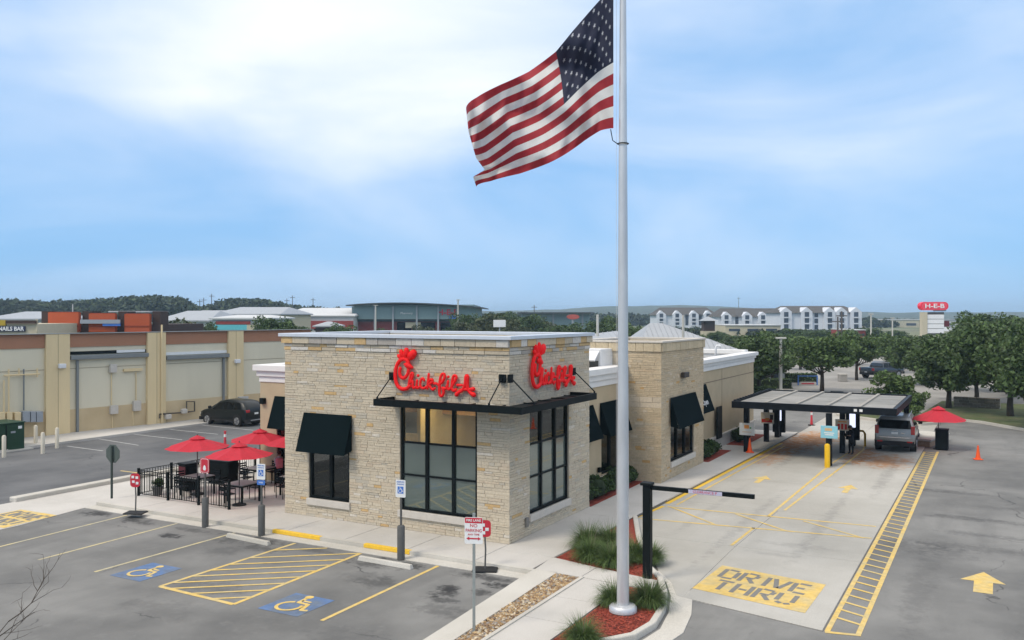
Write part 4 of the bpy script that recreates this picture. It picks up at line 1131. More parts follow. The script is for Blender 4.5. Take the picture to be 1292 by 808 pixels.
# traffic cones and delineators
m_cone = mat('cone_orange', (0.85, 0.10, 0.012), .55, var=.05)
def cone(px, py, h, label, zz=ZA):
    p = G(px, py, zz)
    t = thing('traffic_cone', label, 'cone', (p.x, p.y, zz), .3)
    MB().box(-.19 * h / .7, .19 * h / .7, -.19 * h / .7, .19 * h / .7, 0, .035).build('base', m_cone if h < .9 else m_rub, t, bevel=.01)
    MB().lathe([(.135 * h / .7, .03), (.10 * h / .7, .25 * h), (.03, h), (.02, h)], (0, 0, 0), 14).build('cone_body', m_cone, t, smooth=True)
cone(1234, 580, .71, 'orange traffic cone standing alone on the grey asphalt lane')
cone(946, 571, .74, 'orange traffic cone beside the canopy post with the white sign', 0.002)
m_dred = mat('delineator_red', (0.62, 0.04, 0.06), .5, var=.05)
def delineator(px, py, h, label):
    p = A(px, py)
    t = thing('delineator_post', label, 'delineator post', (p.x, p.y, ZA), 0, 'red delineator posts')
    MB().lathe([(.24, 0), (.24, .05), (.1, .07)], (0, 0, 0), 8).build('base', m_rub, t)
    MB().lathe([(.09, .05), (.06, h * .6), (.05, h * .92), (.07, h * .94), (.07, h), (.02, h)], (0, 0, 0), 12).build('post', m_dred, t, smooth=True)
    MB().lathe([(.067, h * .66), (.066, h * .82)], (0, 0, 0), 12).build('white_band', m_signw, t)
delineator(1024, 537, 1.05, 'slim red and white delineator post behind the order canopy')
delineator(284, 566, .95, 'slim red and white delineator post in the back lot beyond the patio')

# ------------------------------------------------------------------ umbrellas and patio
m_umb = mat('red_canvas', (0.62, 0.030, 0.052), .75, var=.06, scale=6, trans=.3)
m_pole = mat('umbrella_pole', (0.10, 0.09, 0.085), .5)
m_vent = m_umb
def umbrella(loc, r, zt, zr, label, group=None, sides=8, base=True):
    t = thing('patio_umbrella', label, 'umbrella', loc, random.uniform(0, .6), group)
    rim = [(r * math.cos(2 * math.pi * k / sides), r * math.sin(2 * math.pi * k / sides)) for k in range(sides)]
    for k in range(sides):
        a, c = rim[k], rim[(k + 1) % sides]
        b_ = MB(); rows = []
        for f in (.12, .55, 1.0):
            z = zt - .06 - (zt - .06 - zr) * f
            mid = ((a[0] + c[0]) / 2 * f, (a[1] + c[1]) / 2 * f, z - .035 * f)
            rows.append([(a[0] * f, a[1] * f, z), mid, (c[0] * f, c[1] * f, z)])
        vs = [q for r_ in rows for q in r_]
        b_.add(vs, [(i * 3 + j, (i + 1) * 3 + j, (i + 1) * 3 + j + 1, i * 3 + j + 1) for i in range(2) for j in range(2)])
        b_.build('canopy_panel', m_umb, t)
        MB().tube([(0, 0, zt - .1), (a[0] * .98, a[1] * .98, zr - .012)], .010, 5).build('rib', m_pole, t)
    b_ = MB(); n = sides
    b_.add([(0, 0, zt + .02)] + [(x * .26, y * .26, zt - .06 - (zt - .06 - zr) * .20 + .025) for x, y in rim], [(0, 1 + k, 1 + (k + 1) % n) for k in range(n)])
    b_.build('vent_cap', m_vent, t)
    MB().cyl((0, 0, 0), (0, 0, zt + .06), .022, n=8).build('pole', m_pole, t)
    if base: MB().lathe([(.26, 0), (.26, .05), (.06, .09), (.03, .12)], (0, 0, 0), 14).build('base', m_rub, t)
    return t
UG = 'red umbrellas over the patio tables'
UP = [AT(249, 551, 35.5), AT(302, 559, 33.5), AT(328, 542, 37.5), AT(372, 553, 36.6)]
ULAB = ['red patio umbrella over the table by the fence corner next to the planter', 'red patio umbrella standing nearest the front fence gate gap',
        'red patio umbrella in front of the tan patio wall', 'red patio umbrella half hidden behind the stone tower corner']
for p, l_ in zip(UP, ULAB):
    umbrella((p.x, p.y, 0), 1.25, 2.36, 1.90, l_, UG)
p = G(1184, 567, ZA)
umbrella((p.x, p.y, ZA), 1.42, 2.34, 1.62, 'red market umbrella beside the black cabinet at the lane end')
# fence
fence = thing('patio_fence', 'black metal picket fence round two sides of the patio', 'fence', (-16.5, -.55, 0))
pk = MB().box(-.009, .009, -.009, .009, 0.08, 1.0).mesh('picket'); pk.materials.append(m_blk)
def run(pts):
    for i in range(len(pts) - 1):
        a, c = Vector(pts[i]), Vector(pts[i + 1]); d = c - a; n = int(d.length / .125)
        for z in (.10, .88, 1.02):
            MB().tube([(a.x, a.y, z), (c.x, c.y, z)], .017, 4).build('rail', m_blk, fence, world=True)
        for k in range(1, n):
            q = a + d * (k / n)
            o = bpy.data.objects.new('picket', pk); COL.objects.link(o); o.parent = fence; o.location = Vector((q.x, q.y, 0)) - fence.location
for q in ((-16.5, -.55), (-14.75, -.6), (-13.05, -.62), (-11.45, -.63), (-16.45, 1.0), (-16.4, 3.3), (-16.35, 5.6)):
    MB().box(q[0] - .04, q[0] + .04, q[1] - .04, q[1] + .04, 0, 1.1).build('post', m_blk, fence, world=True)
run([(-16.5, -.55), (-14.75, -.6), (-13.05, -.62), (-11.45, -.63)]); run([(-16.5, -.55), (-16.45, 1.0), (-16.4, 3.3), (-16.35, 5.6)])
# tables and chairs
m_tt = mat('grey_table_top', (0.22, 0.22, 0.21), .5, var=.08)
def table(x, y, label, s=.48):
    t = thing('patio_table', label, 'table', (x, y, 0), .0, 'patio tables')
    MB().box(-s, s, -s, s, .72, .75).build('tabletop', m_tt, t, bevel=.005)
    b_ = MB()
    for (a, c, d, e_) in ((-s, s, -s, -s + .03), (-s, s, s - .03, s), (-s, -s + .03, -s + .03, s - .03), (s - .03, s, -s + .03, s - .03)): b_.box(a, c, d, e_, .66, .717)
    b_.build('apron', m_blk, t)
    for sx in (-1, 1):
        for sy in (-1, 1): MB().box(sx * s - (.06 if sx > 0 else 0), sx * s + (.06 if sx < 0 else 0), sy * s - (.06 if sy > 0 else 0), sy * s + (.06 if sy < 0 else 0), 0, .66).build('leg', m_blk, t)
    return t
def make_chair():
    t = thing('patio_chair', 'black metal patio chair', 'chair')
    MB().box(-.22, .22, -.22, .22, .44, .47).build('seat', m_blk, t, bevel=.01)
    b_ = MB()
    for z in (.60, .70, .80): b_.box(-.20, .20, .215, .235, z, z + .06)
    b_.build('backrest', m_blk, t)
    for sx in (-1, 1):
        MB().tube([(sx * .2, .22, 0), (sx * .2, .22, .45), (sx * .2, .24, .90)], .016, 6).build('leg', m_blk, t)
        MB().tube([(sx * .2, -.21, 0), (sx * .2, -.21, .44)], .016, 6).build('leg', m_blk, t)
        MB().tube([(sx * .21, -.2, .44), (sx * .22, -.2, .66), (sx * .22, .22, .67)], .014, 6).build('armrest', m_blk, t)
    return t
tl = ['grey topped patio table by the fence corner under an umbrella', 'grey topped patio table nearest the gap in the front fence', 'grey topped patio table in front of the tan patio wall', 'grey topped patio table next to the stone tower']
TP = [(-14.65, .74), (-12.0, .55), (-13.9, 3.4), (-11.2, 2.7)]
for (x, y), l_ in zip(TP, tl): table(x, y, l_)
ch0 = make_chair(); used = False
nearw = ['the fence-corner table', 'the table at the fence gap', 'the table by the tan wall', 'the table next to the stone tower']
sidew = ['on the building side of', 'on the driveway side of', 'on the parking side of']
for ti, (x, y) in enumerate(TP):
    for si, (dx_, dy_, rz) in enumerate(((0.0, .78, 0), (-.78, 0.0, R(90)), (0.05, -.78, R(180)))):
        if ti == 3 and si == 0: continue
        c = ch0 if not used else copy_tree(ch0); used = True
        c.location = (x + dx_, y + dy_, 0); c.rotation_euler = (0, 0, rz + random.uniform(-.25, .25))
        c['label'] = 'black metal patio chair ' + sidew[si] + ' ' + nearw[ti]; c['group'] = 'black patio chairs'
m_mar = mat('maroon_panel', (0.10, 0.008, 0.014), .5)
t = thing('litter_bin', 'square black litter bin with a maroon side on the patio', 'bin', (-15.75, 1.25, 0), R(-10))
MB().box(-.28, .28, -.28, .28, 0, 1.02).build('bin_body', m_blk, t, bevel=.02); MB().box(-.25, .25, -.29, -.281, .35, .98).build('maroon_panel', m_mar, t); MB().box(-.31, .31, -.31, .31, 1.022, 1.12).build('lid', m_blk, t, bevel=.02)
t = thing('service_station', 'low black condiment station along the patio fence', 'cabinet', (-15.6, 3.0, 0), R(4))
MB().box(-.55, .55, -.3, .3, 0, .95).build('cabinet_body', m_blk, t, bevel=.02); MB().box(-.58, .58, -.33, .33, .952, .99).build('counter_top', m_blk, t); MB().box(-.5, .5, -.306, -.301, .1, .85).build('door', m_blk, t)

# ------------------------------------------------------------------ order canopy over the lanes
m_navy = mat('canopy_black_steel', (0.007, 0.010, 0.014), .5, var=.08, spec=.15)
m_cpan = mat('canopy_roof_panel', (0.22, 0.215, 0.195), .7, var=.16, scale=1.2, col2=(.30, .29, .265))
CX0, CX1, CY0, CY1, CZ = 1.45, 9.25, 20.95, 29.2, 2.76
oc = thing('order_canopy', 'flat black steel canopy on posts spanning both drive-through lanes', 'canopy', (5.3, 25, ZA))
b = MB(); b.box(CX0, CX1, CY0, CY0 + .16, CZ - .34, CZ); b.box(CX0, CX1, CY1 - .16, CY1, CZ - .34, CZ); b.box(CX0, CX0 + .16, CY0 + .16, CY1 - .16, CZ - .34, CZ); b.box(CX1 - .16, CX1, CY0 + .16, CY1 - .16, CZ - .34, CZ)
b.build('fascia', m_navy, oc, world=True)
MB().box(CX0 + .16, CX1 - .16, CY0 + .16, CY1 - .16, CZ - .26, CZ - .22).build('soffit', m_navy, oc, world=True)
nx_, ny_ = 5, 3
for i in range(nx_):
    for j in range(ny_):
        x0 = CX0 + .2 + i * (CX1 - CX0 - .4) / nx_; x1 = CX0 + .2 + (i + 1) * (CX1 - CX0 - .4) / nx_
        y0 = CY0 + .2 + j * (CY1 - CY0 - .4) / ny_; y1 = CY0 + .2 + (j + 1) * (CY1 - CY0 - .4) / ny_
        MB().box(x0 + .05, x1 - .05, y0 + .05, y1 - .05, CZ - .2, CZ - .055).build('roof_panel', m_cpan, oc, world=True, bevel=.02)
for i in range(1, nx_):
    x = CX0 + .2 + i * (CX1 - CX0 - .4) / nx_
    MB().box(x - .07, x + .07, CY0 + .165, CY1 - .165, CZ - .2, CZ + .02).build('roof_rib', mat('roof_rib', (.33, .31, .27), .7, var=.1), oc, world=True)
for k in range(14):
    y = CY0 + .3 + k * .58; MB().box(CX0 + .02, CX0 + .14, y, y + .3, CZ + .002, CZ + .05).build('clip', m_navy, oc, world=True)
for (px, py) in ((942, 573), (967, 560), (1046, 588), (1063, 572)):
    p = A(px, py); MB().box(p.x - .13, p.x + .13, p.y - .13, p.y + .13, ZA, CZ - .34).build('column', m_navy, oc, world=True)
for (x, y) in ((2.05, 28.8), (6.28, 28.6), (9.0, 28.9)):
    MB().box(x - .13, x + .13, y - .13, y + .13, ZA, CZ - .34).build('column', m_navy, oc, world=True)
b = MB()
for x in (7.35, 7.6): b.box(x, x + .14, CY0 - .03, CY0, CZ - .22, CZ - .1)
b.build('fascia_lamp', m_signw, oc, world=True)
# screens and boards hung at the posts
m_scr = mat('lit_screen', (.6, .65, .8), .3, var=0, emit=(.75, .8, 1.0), estr=.9)
def kiosk(px, py, label):
    p = A(px, py)
    t = thing('order_screen', label, 'order screen', (p.x, p.y, ZA), 0, 'lit order screens under the canopy')
    MB().box(-.36, .36, -.12, .12, .35, 2.38).build('housing', m_navy, t, bevel=.02)
    MB().box(-.16, .16, -.13, -.121, 1.05, 2.2).build('screen', m_scr, t); MB().box(-.12, .12, -.1, .1, 0, .35).build('plinth', m_navy, t)
kiosk(983, 553, 'tall black housing with a lit white order screen by the building kerb')
kiosk(1076, 563, 'tall black housing with a lit white order screen on the lane divider')
m_cream = mat('cream_board', (.66, .60, .50), .5, var=.04)
m_lblue = mat('light_blue_board', (.26, .56, .66), .5, var=.04)
def board(px, py, px0, px1, py0, py1, dy, m, label, deco):
    base = A(px, py); y = base.y - dy
    a, c = FY(px0, py0, y), FY(px1, py1, y)
    t = thing('menu_board', label, 'menu board', ((a.x + c.x) / 2, y, (a.z + c.z) / 2), 0, 'small menu boards on the canopy posts')
    w_, h_ = abs(c.x - a.x) / 2, abs(a.z - c.z) / 2
    MB().box(-w_, w_, -.03, .02, -h_, h_).build('panel', m, t, bevel=.01)
    MB().box(-.05, .05, .021, dy - .135, -.05, .05).build('bracket', m_navy, t)
    for k, (x0, x1, z0, z1, cc) in enumerate(deco):
        MB().box(x0 * w_, x1 * w_, -.034 - .001 * k, -.03, z0 * h_, z1 * h_).build('printed_picture', mat('print_%s' % cc[0], cc[1], .5, var=.1, scale=12), t, bevel=.004)
RD = ('red', (.62, .03, .02)); OR = ('orange', (.75, .30, .06)); DK = ('dark', (.03, .015, .012)); GN = ('green', (.1, .3, .12)); TN = ('tan', (.62, .42, .22)); WH = ('white', (.75, .75, .73)); PK = ('purple', (.3, .03, .3))
board(942, 573, 933, 952, 533.5, 550, .2, mat('white_board', (.66, .66, .63), .5, var=.04), 'white menu board with a small sandwich picture on a canopy post', [(-.35, .3, .1, .7, OR), (.35, .6, .1, .4, GN), (-.6, .6, -.5, -.4, TN)])
board(967, 560, 960, 976.5, 520, 535, .2, m_cream, 'cream menu board showing a drink and red food boxes', [(-.85, .75, -.8, -.2, RD), (.4, .9, -.3, .6, DK), (-.3, .3, -.5, .0, OR)])
board(1046, 588, 1035.5, 1057, 537, 554, .2, m_lblue, 'light blue menu board above the yellow bollard', [(-.5, .35, .2, .65, TN), (-.6, .6, -.2, -.05, WH), (-.5, .5, -.5, -.35, WH)])
board(1063, 572, 1054, 1072, 529, 544, .2, m_cream, 'cream menu board with three red fry boxes', [(-.7, -.35, -.8, .2, RD), (-.2, .15, -.8, .25, RD), (.3, .65, -.8, .2, RD), (-.6, .6, .5, .7, OR)])
p = A(1044, 590)
o = MB().lathe([(.13, 0), (.13, 1.05), (.10, 1.12), (.02, 1.15)], (0, 0, 0), 16).build('yellow_bollard', mat('bollard_yellow', (.80, .48, .012), .45, var=.05), smooth=True, label='bright yellow bollard protecting the lane divider post', cat='bollard'); o.location = (p.x, p.y - .05, ZA)
p = A(1083, 563)
t = thing('hoop_barrier', 'low yellow hoop barrier at the end of the lane divider', 'barrier', (p.x, p.y, ZA))
MB().tube([(-.35, 0, 0), (-.35, 0, .7), (-.25, 0, .85), (.25, 0, .85), (.35, 0, .7), (.35, 0, 0)], .06, 8).build('hoop', MATS['bollard_yellow'], t, smooth=True)
# black cabinet under the umbrella, and the low planter beside it
p = A(1188.5, 567.5)
t = thing('black_cabinet', 'tall black service cabinet under the market umbrella', 'cabinet', (p.x, p.y, ZA))
MB().box(-.32, .32, -.3, .3, .03, 1.08).build('cabinet_body', m_navy, t, bevel=.03); MB().box(-.34, .34, -.32, .32, 1.082, 1.13).build('lid', m_navy, t, bevel=.015); MB().box(-.29, .29, -.306, -.301, .1, 1.0).build('door', m_blk, t); MB().box(-.28, .28, -.26, .26, 0, .03).build('plinth', m_rub, t)
m_brick = mat('tan_brick', (.36, .24, .16), .9, var=.15, scale=8)
t = thing('low_planter_wall', 'low tan brick wall with a pale cap at the lane end', 'wall', (9.75, 31.0, ZA), R(-12))
MB().box(-.75, .65, -1.3, 2.2, 0, .32).build('wall_core', m_brick, t); MB().box(-.85, .75, -1.4, 2.3, .322, .44).build('cap', m_kerb, t, bevel=.03)
for r_ in range(3):
    for k in range(5):
        x0 = -.74 + k * .28 + (.06 if r_ % 2 else 0)
        if x0 + .25 < .66: MB().box(x0, x0 + .255, -1.315, -1.30, .02 + r_ * .1, .105 + r_ * .1).build('brick', m_brick, t)
# curving kerb beyond the canopy and the grass verge on the east side
b = MB(); strip(b, [(2.5, 47), (3.2, 43), (6, 40.8), (9, 39.8), (10, 41), (9.8, 44), (9.6, 47)], 0, .3, -.16, .05); struct('far_kerb', b, m_kerb)
b = MB(); b.prism([(2.65, 47), (3.4, 43.2), (6, 41.2), (8.9, 40.2), (9.7, 41.2), (9.5, 47)], -.2, .0); struct('far_turf_island', b, m_grass)
VE = [G(1160, 523), G(1195, 527), G(1240, 532), G(1292, 541), G(1400, 565)]
vp = [(p.x, p.y) for p in VE]
b = MB(); strip(b, vp, 0, -.2, -.16, .03); struct('verge_kerb', b, m_kerb)
b = MB(); b.prism(vp + [(34, 30), (34, 58), (9.3, 58)], -.2, -.01); struct('grass_verge', b, m_grass)

# ------------------------------------------------------------------ plants
m_leaf = mat('shrub_leaf', (0.045, 0.085, 0.022), .6, var=.2, scale=6, island=.45, trans=.15)
m_leafd = mat('oak_leaf', (0.066, 0.108, 0.032), .65, var=.3, scale=1.2, island=.5, trans=.15)
m_leafl = mat('bright_leaf', (0.090, 0.142, 0.040), .65, var=.3, scale=1.2, island=.5, trans=.2)
m_leafo = mat('olive_leaf', (0.072, 0.088, 0.040), .7, var=.25, scale=.8, island=.45, trans=.15)
m_bark = mat('bark', (0.07, 0.055, 0.042), .95, var=.3, scale=9, bump=.8, bscale=30)
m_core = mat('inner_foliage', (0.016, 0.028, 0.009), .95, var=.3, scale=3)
def leaf_quads(P, size, up=.35, asp=.6, r=rng):
    n = len(P)
    d = r.normal(size=(n, 3)); d[:, 2] *= .7; d /= np.linalg.norm(d, axis=1, keepdims=True)
    e_ = r.normal(size=(n, 3)); e_[:, 2] += up
    e_ -= d * (e_ * d).sum(1, keepdims=True); e_ /= np.linalg.norm(e_, axis=1, keepdims=True) + 1e-9
    s = size * r.uniform(.6, 1.35, (n, 1))
    a = d * s; b_ = e_ * s * asp
    V = np.stack([P - a, P - b_ * .9 + a * .1, P + a, P + b_ * .9 + a * .1], 1).reshape(-1, 3)
    return V
def quads_obj(name, V, m, parent=None, **k):
    me = bpy.data.meshes.new(name); n = len(V) // 4
    me.vertices.add(len(V)); me.vertices.foreach_set('co', V.astype(np.float32).ravel())
    me.loops.add(n * 4); me.loops.foreach_set('vertex_index', np.arange(n * 4, dtype=np.int32))
    me.polygons.add(n); me.polygons.foreach_set('loop_start', np.arange(0, n * 4, 4, dtype=np.int32)); me.polygons.foreach_set('loop_total', np.full(n, 4, dtype=np.int32))
    me.update(); me.validate()
    me.materials.append(m)
    o = bpy.data.objects.new(name, me); COL.objects.link(o)
    if parent is not None: o.parent = parent
    tag(o, **k); return o
def crown_points(n, clumps, rc, r=rng):
    """leaf positions on the shells of many small clumps"""
    k = len(clumps); idx = r.integers(0, k, n)
    d = r.normal(size=(n, 3)); d /= np.linalg.norm(d, axis=1, keepdims=True)
    rad = rc[idx][:, None] * (r.uniform(.35, 1.08, (n, 1)) ** .6)
    return clumps[idx] + d * rad * np.array([1, 1, .72])
def make_clumps(n, rx, ry, rz, zc, r=rng, shell=.55):
    d = r.normal(size=(n, 3)); d /= np.linalg.norm(d, axis=1, keepdims=True)
    q = d * (r.uniform(shell, 1.0, (n, 1)))
    q[:, 2] = np.where(q[:, 2] < -.35, q[:, 2] * .5, q[:, 2])
    q = q * np.array([rx, ry, rz]); q[:, 2] += zc
    return q
def tree_proto(seed, H, cr, ch, trunk_r, nleaf, lsize, m, nclump=34, name='tree', rcl=(.16, .3), fork=.34):
    r = np.random.default_rng(seed)
    t = thing(name, '', 'tree')
    zc = H - ch * .52
    cl = make_clumps(nclump, cr * .84, cr * .84, ch * .46, zc, r, .35)
    ang = np.arctan2(cl[:, 1], cl[:, 0]); lump = 1 + .22 * np.sin(ang * 2 + seed) + .14 * np.sin(ang * 5 + seed * 2.1); cl[:, 0] *= lump; cl[:, 1] *= lump; cl[:, 2] += r.normal(0, .05 * ch, nclump)
    rc = r.uniform(rcl[0], rcl[1], nclump) * cr * 1.35
    P = crown_points(nleaf, cl, rc, r)
    quads_obj('crown', leaf_quads(P, lsize, r=r), m, t)
    b_ = MB(); zf = H * fork
    b_.tube([(0, 0, -.15), (.03, .02, zf * .5), (.02, -.03, zf), (0.0, 0, zf + (zc - zf) * .8)], [trunk_r * 1.25, trunk_r, trunk_r * .85, trunk_r * .35], 8)
    b_.build('trunk', m_bark, t, smooth='all')
    b_ = MB()
    for k in r.choice(nclump, min(nclump, 12), replace=False):
        e_ = cl[k]; st_ = Vector((0, 0, zf * r.uniform(.9, 1.3))); mid = Vector((e_[0] * .5, e_[1] * .5, st_.z * .5 + e_[2] * .5 - .1 * cr))
        b_.tube([st_, mid, e_], [trunk_r * .5, trunk_r * .3, trunk_r * .08], 5)
    b_.build('limb', m_bark, t)
    return t
# clipped shrubs along the side walls
def shrub_proto(seed):
    r = np.random.default_rng(seed)
    t = thing('shrub', '', 'shrub')
    cl = make_clumps(22, .40, .40, .30, .40, r, .5)
    P = crown_points(1700, cl, np.full(22, .17), r); P[:, 2] = np.maximum(P[:, 2], .03)
    quads_obj('foliage', leaf_quads(P, .042, r=r), m_leaf, t)
    MB().tube([(0, 0, 0), (.02, 0, .3)], .03, 6).build('stem', m_bark, t)
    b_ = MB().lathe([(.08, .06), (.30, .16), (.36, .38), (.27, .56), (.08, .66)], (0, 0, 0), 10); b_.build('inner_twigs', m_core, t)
    return t
sp_ = [shrub_proto(3), shrub_proto(4)]; usedp = [False, False]
def place(proto, flags, i, loc, s, rz, label, group):
    o = proto[i] if not flags[i] else copy_tree(proto[i]); flags[i] = True
    o.location = loc; o.scale = (s, s, s) if not isinstance(s, tuple) else s; o.rotation_euler = (0, 0, rz); tag(o, label, None, group); return o
k = 0
for (y, x, lab) in ((6.75, -.42, 'right beside the stone tower corner'), (7.6, -.38, 'second from the stone tower corner'), (8.5, -.42, 'below the gap between the side awnings'), (9.4, -.4, 'below the window of the longer side awning'), (10.3, -.38, 'second from the stone pier'), (11.25, -.4, 'against the stone pier')):
    place(sp_, usedp, k % 2, (x, y, -.02), 1.18 + .12 * math.sin(k * 2), k * 1.7, 'dark green rounded shrub ' + lab, 'shrubs along the restaurant side wall'); k += 1
for (y, x, lab) in ((18.75, .52, 'against the far face of the stone pier'), (19.7, .55, 'one step beyond the stone pier'), (20.7, .5, 'below the lettered rear awning'), (25.6, .6, 'beyond the canopy post along the rear wall'), (26.8, .6, 'near the far end of the rear wall')):
    place(sp_, usedp, k % 2, (x, y, -.02), 1.15 + .12 * math.sin(k * 2), k * 1.7, 'dark green rounded shrub ' + lab, 'shrubs along the restaurant side wall'); k += 1
b = MB(); b.box(-.78, .06, 6.24, 11.86, -.02, .018); struct('mulch_strip', b, m_mulch)
b = MB(); b.box(.24, 1.05, 18.2, 22.4, -.02, .018); struct('mulch_strip', b, m_mulch)
b = MB(); b.box(.24, 1.25, 24.4, 29.5, -.02, .018); struct('mulch_strip', b, m_mulch)
# fountain grass
m_gr = mat('fountain_grass', (0.10, 0.155, 0.045), .7, var=.15, scale=8, island=.55, trans=.25)
m_pl = mat('grass_plume', (0.36, 0.30, 0.21), .9, var=.1, trans=.3)
def grass_proto(seed, n=1900, npl=30):
    r = np.random.default_rng(seed)
    t = thing('grass_clump', '', 'ornamental grass')
    def blades(n, L0, L1, w_, droop, sp):
        V = []
        for _ in range(n):
            a = r.uniform(0, 2 * math.pi); rr = abs(r.normal(0, .15)); l_ = r.uniform(L0, L1); lean = r.uniform(.1, 1.0) ** .8 * sp
            base = np.array([rr * math.cos(a), rr * math.sin(a), 0]); out_ = np.array([math.cos(a), math.sin(a), 0]); sd_ = np.array([-math.sin(a), math.cos(a), 0]) * w_
            pts = [base]
            ang = math.pi / 2 - lean * .45
            for sgm in range(4):
                pts.append(pts[-1] + (out_ * math.cos(ang) + np.array([0, 0, math.sin(ang)])) * l_ / 4); ang -= lean * droop
            for i in range(4):
                f0, f1 = 1 - i / 4.3, 1 - (i + 1) / 4.3
                V += [pts[i] - sd_ * f0, pts[i] + sd_ * f0, pts[i + 1] + sd_ * f1, pts[i + 1] - sd_ * f1]
        V = np.array(V); V[:, 2] = np.maximum(V[:, 2], .01); return V
    quads_obj('blades', blades(n, .45, 1.2, .0130, .58, 1.4), m_gr, t)
    quads_obj('plumes', blades(npl, .95, 1.4, .004, .18, .8), m_pl, t)
    return t
gp = [grass_proto(11), grass_proto(12)]; gf = [False, False]
GL = [((745, 706), 1.0, 'fountain grass clump at the front of the bed by the walk'), ((772, 713), 1.0, 'fountain grass clump half behind the flagpole in the upper bed'), ((742, 690), 1.05, 'fountain grass clump at the tower end of the upper bed'), ((770, 692), 1.1, 'fountain grass clump in the middle of the upper bed'),
      ((800, 706), .95, 'fountain grass clump between flagpole and clearance post'), ((822, 708), .8, 'fountain grass clump beside the clearance post'), ((775, 762), .85, 'fountain grass clump touching the flagpole on the walk side'), ((819, 763), .95, 'fountain grass clump by the curved kerb below the clearance post'),
      ((735, 812), .85, 'fountain grass clump spilling over the walk at the bottom of the lower bed')]
for k, ((px, py), s, l_) in enumerate(GL):
    p = G(px, py); place(gp, gf, k % 2, (p.x, p.y, -.02), s * .76, k * 1.3, l_, 'fountain grass in the mulch beds')
# river rock and mulch chips: real pieces, too many to count
def pebbles(n, poly, z, smin, smax, name, m, label, cat, cols, flat=.6):
    r = np.random.default_rng(5); b_ = MB(); xs_ = [p[0] for p in poly]; ys_ = [p[1] for p in poly]; c = 0
    def inside(x, y):
        k_ = False; j = len(poly) - 1
        for i in range(len(poly)):
            if (poly[i][1] > y) != (poly[j][1] > y) and x < (poly[j][0] - poly[i][0]) * (y - poly[i][1]) / (poly[j][1] - poly[i][1]) + poly[i][0]: k_ = not k_
            j = i
        return k_
    while c < n:
        x, y = r.uniform(min(xs_), max(xs_)), r.uniform(min(ys_), max(ys_))
        if not inside(x, y): continue
        c += 1; s = r.uniform(smin, smax); a = r.uniform(0, 6.28); e_ = r.uniform(.6, 1.0); zz = z + r.uniform(-.3, .6) * s
        ca, sa = math.cos(a), math.sin(a); b_.col = tuple(np.array(cols[r.integers(len(cols))]) * r.uniform(.75, 1.2))
        o8 = [(1, 0, 0), (.3, .9 * e_, .1), (-.8, .6 * e_, 0), (-.9, -.5 * e_, .1), (.2, -.9 * e_, 0), (.1, .05, flat), (0, 0, -flat)]
        b_.add([(x + s * (q[0] * ca - q[1] * sa), y + s * (q[0] * sa + q[1] * ca), zz + s * q[2]) for q in o8], [(i, (i + 1) % 5, 5) for i in range(5)] + [((i + 1) % 5, i, 6) for i in range(5)])
    return b_.build(name, m, kind='stuff', label=label, cat=cat)
m_peb = mat('river_rock', (.3, .2, .1), .75, attr='Col', var=.15, scale=20)
pebbles(3600, [(2.68, -2.12), (3.38, -2.12), (3.40, -9), (2.94, -9), (2.9, -7.6)], -.035, .03, .065, 'river_rock', m_peb, 'brown and cream river rock filling the strip beside the bay kerb', 'rocks',
        [(.30, .19, .09), (.42, .30, .16), (.50, .42, .30), (.20, .13, .08), (.36, .24, .12), (.28, .25, .22)])
m_chip = mat('mulch_chip', (.2, .05, .03), .95, attr='Col', var=.15, scale=20)
MC = [(.30, .052, .030), (.21, .036, .022), (.36, .075, .045), (.15, .03, .02)]
pebbles(3200, [(4.82, -2.4), (5.65, -2.4), (6.05, -3.5), (6.2, -4.6), (6.1, -5.4), (5.75, -5.95), (5.0, -6.9), (4.82, -7.6)], -.018, .015, .04, 'mulch_chips', m_chip, 'red shredded mulch round the flagpole base', 'mulch', MC, .35)
pebbles(1600, [(1.95, -.6), (2.05, 1.2), (3.6, 1.0), (4.55, -.3), (5.2, -1.2), (3.42, -1.02)], -.018, .015, .04, 'mulch_chips', m_chip, 'red shredded mulch under the grasses of the upper bed', 'mulch', MC, .35)
# leafless sapling in the lower left corner
def bare_tree(loc, seed):
    r = np.random.default_rng(seed)
    t = thing('bare_tree', 'leafless dark twigged tree reaching in beside the parking bays', 'tree', loc)
    tr, li = MB(), MB()
    tr.tube([(0, 0, 0), (.05, .02, 1.0), (.02, .08, 2.0), (.0, .1, 2.9)], [.07, .06, .045, .02], 8)
    def grow(b_, p, d, l_, rad, dep):
        pts = [p]; dd = d.copy()
        for k in range(4):
            dd = (dd + Vector(r.normal(0, .16, 3)) + Vector((0, 0, .05))).normalized(); pts.append(pts[-1] + dd * l_ / 4)
        b_.tube(pts, [rad * (1 - .17 * k) for k in range(5)], 5 if dep < 2 else 4)
        if dep >= 4: return
        for k in range(1, 5):
            for _ in range(2 if dep < 3 else 1):
                if r.random() < .5:
                    nd = (dd + Vector(r.normal(0, .75, 3))).normalized()
                    grow(b_, pts[k], nd, l_ * r.uniform(.4, .62), rad * .55, dep + 1)
    for k in range(7):
        a = r.uniform(0, 6.28); z = r.uniform(1.2, 2.9)
        grow(li, Vector((.02, .06, z)), Vector((math.cos(a), math.sin(a), .75)).normalized(), r.uniform(1.1, 1.7), .02, 1)
    tr.build('trunk', m_bark, t, smooth='all'); li.build('branches', m_bark, t, kind='stuff')
    return t
q = AT(-88, 915, 12.0); bare_tree((q.x, q.y, ZA - .02), 21).scale = (.86, .86, .82)
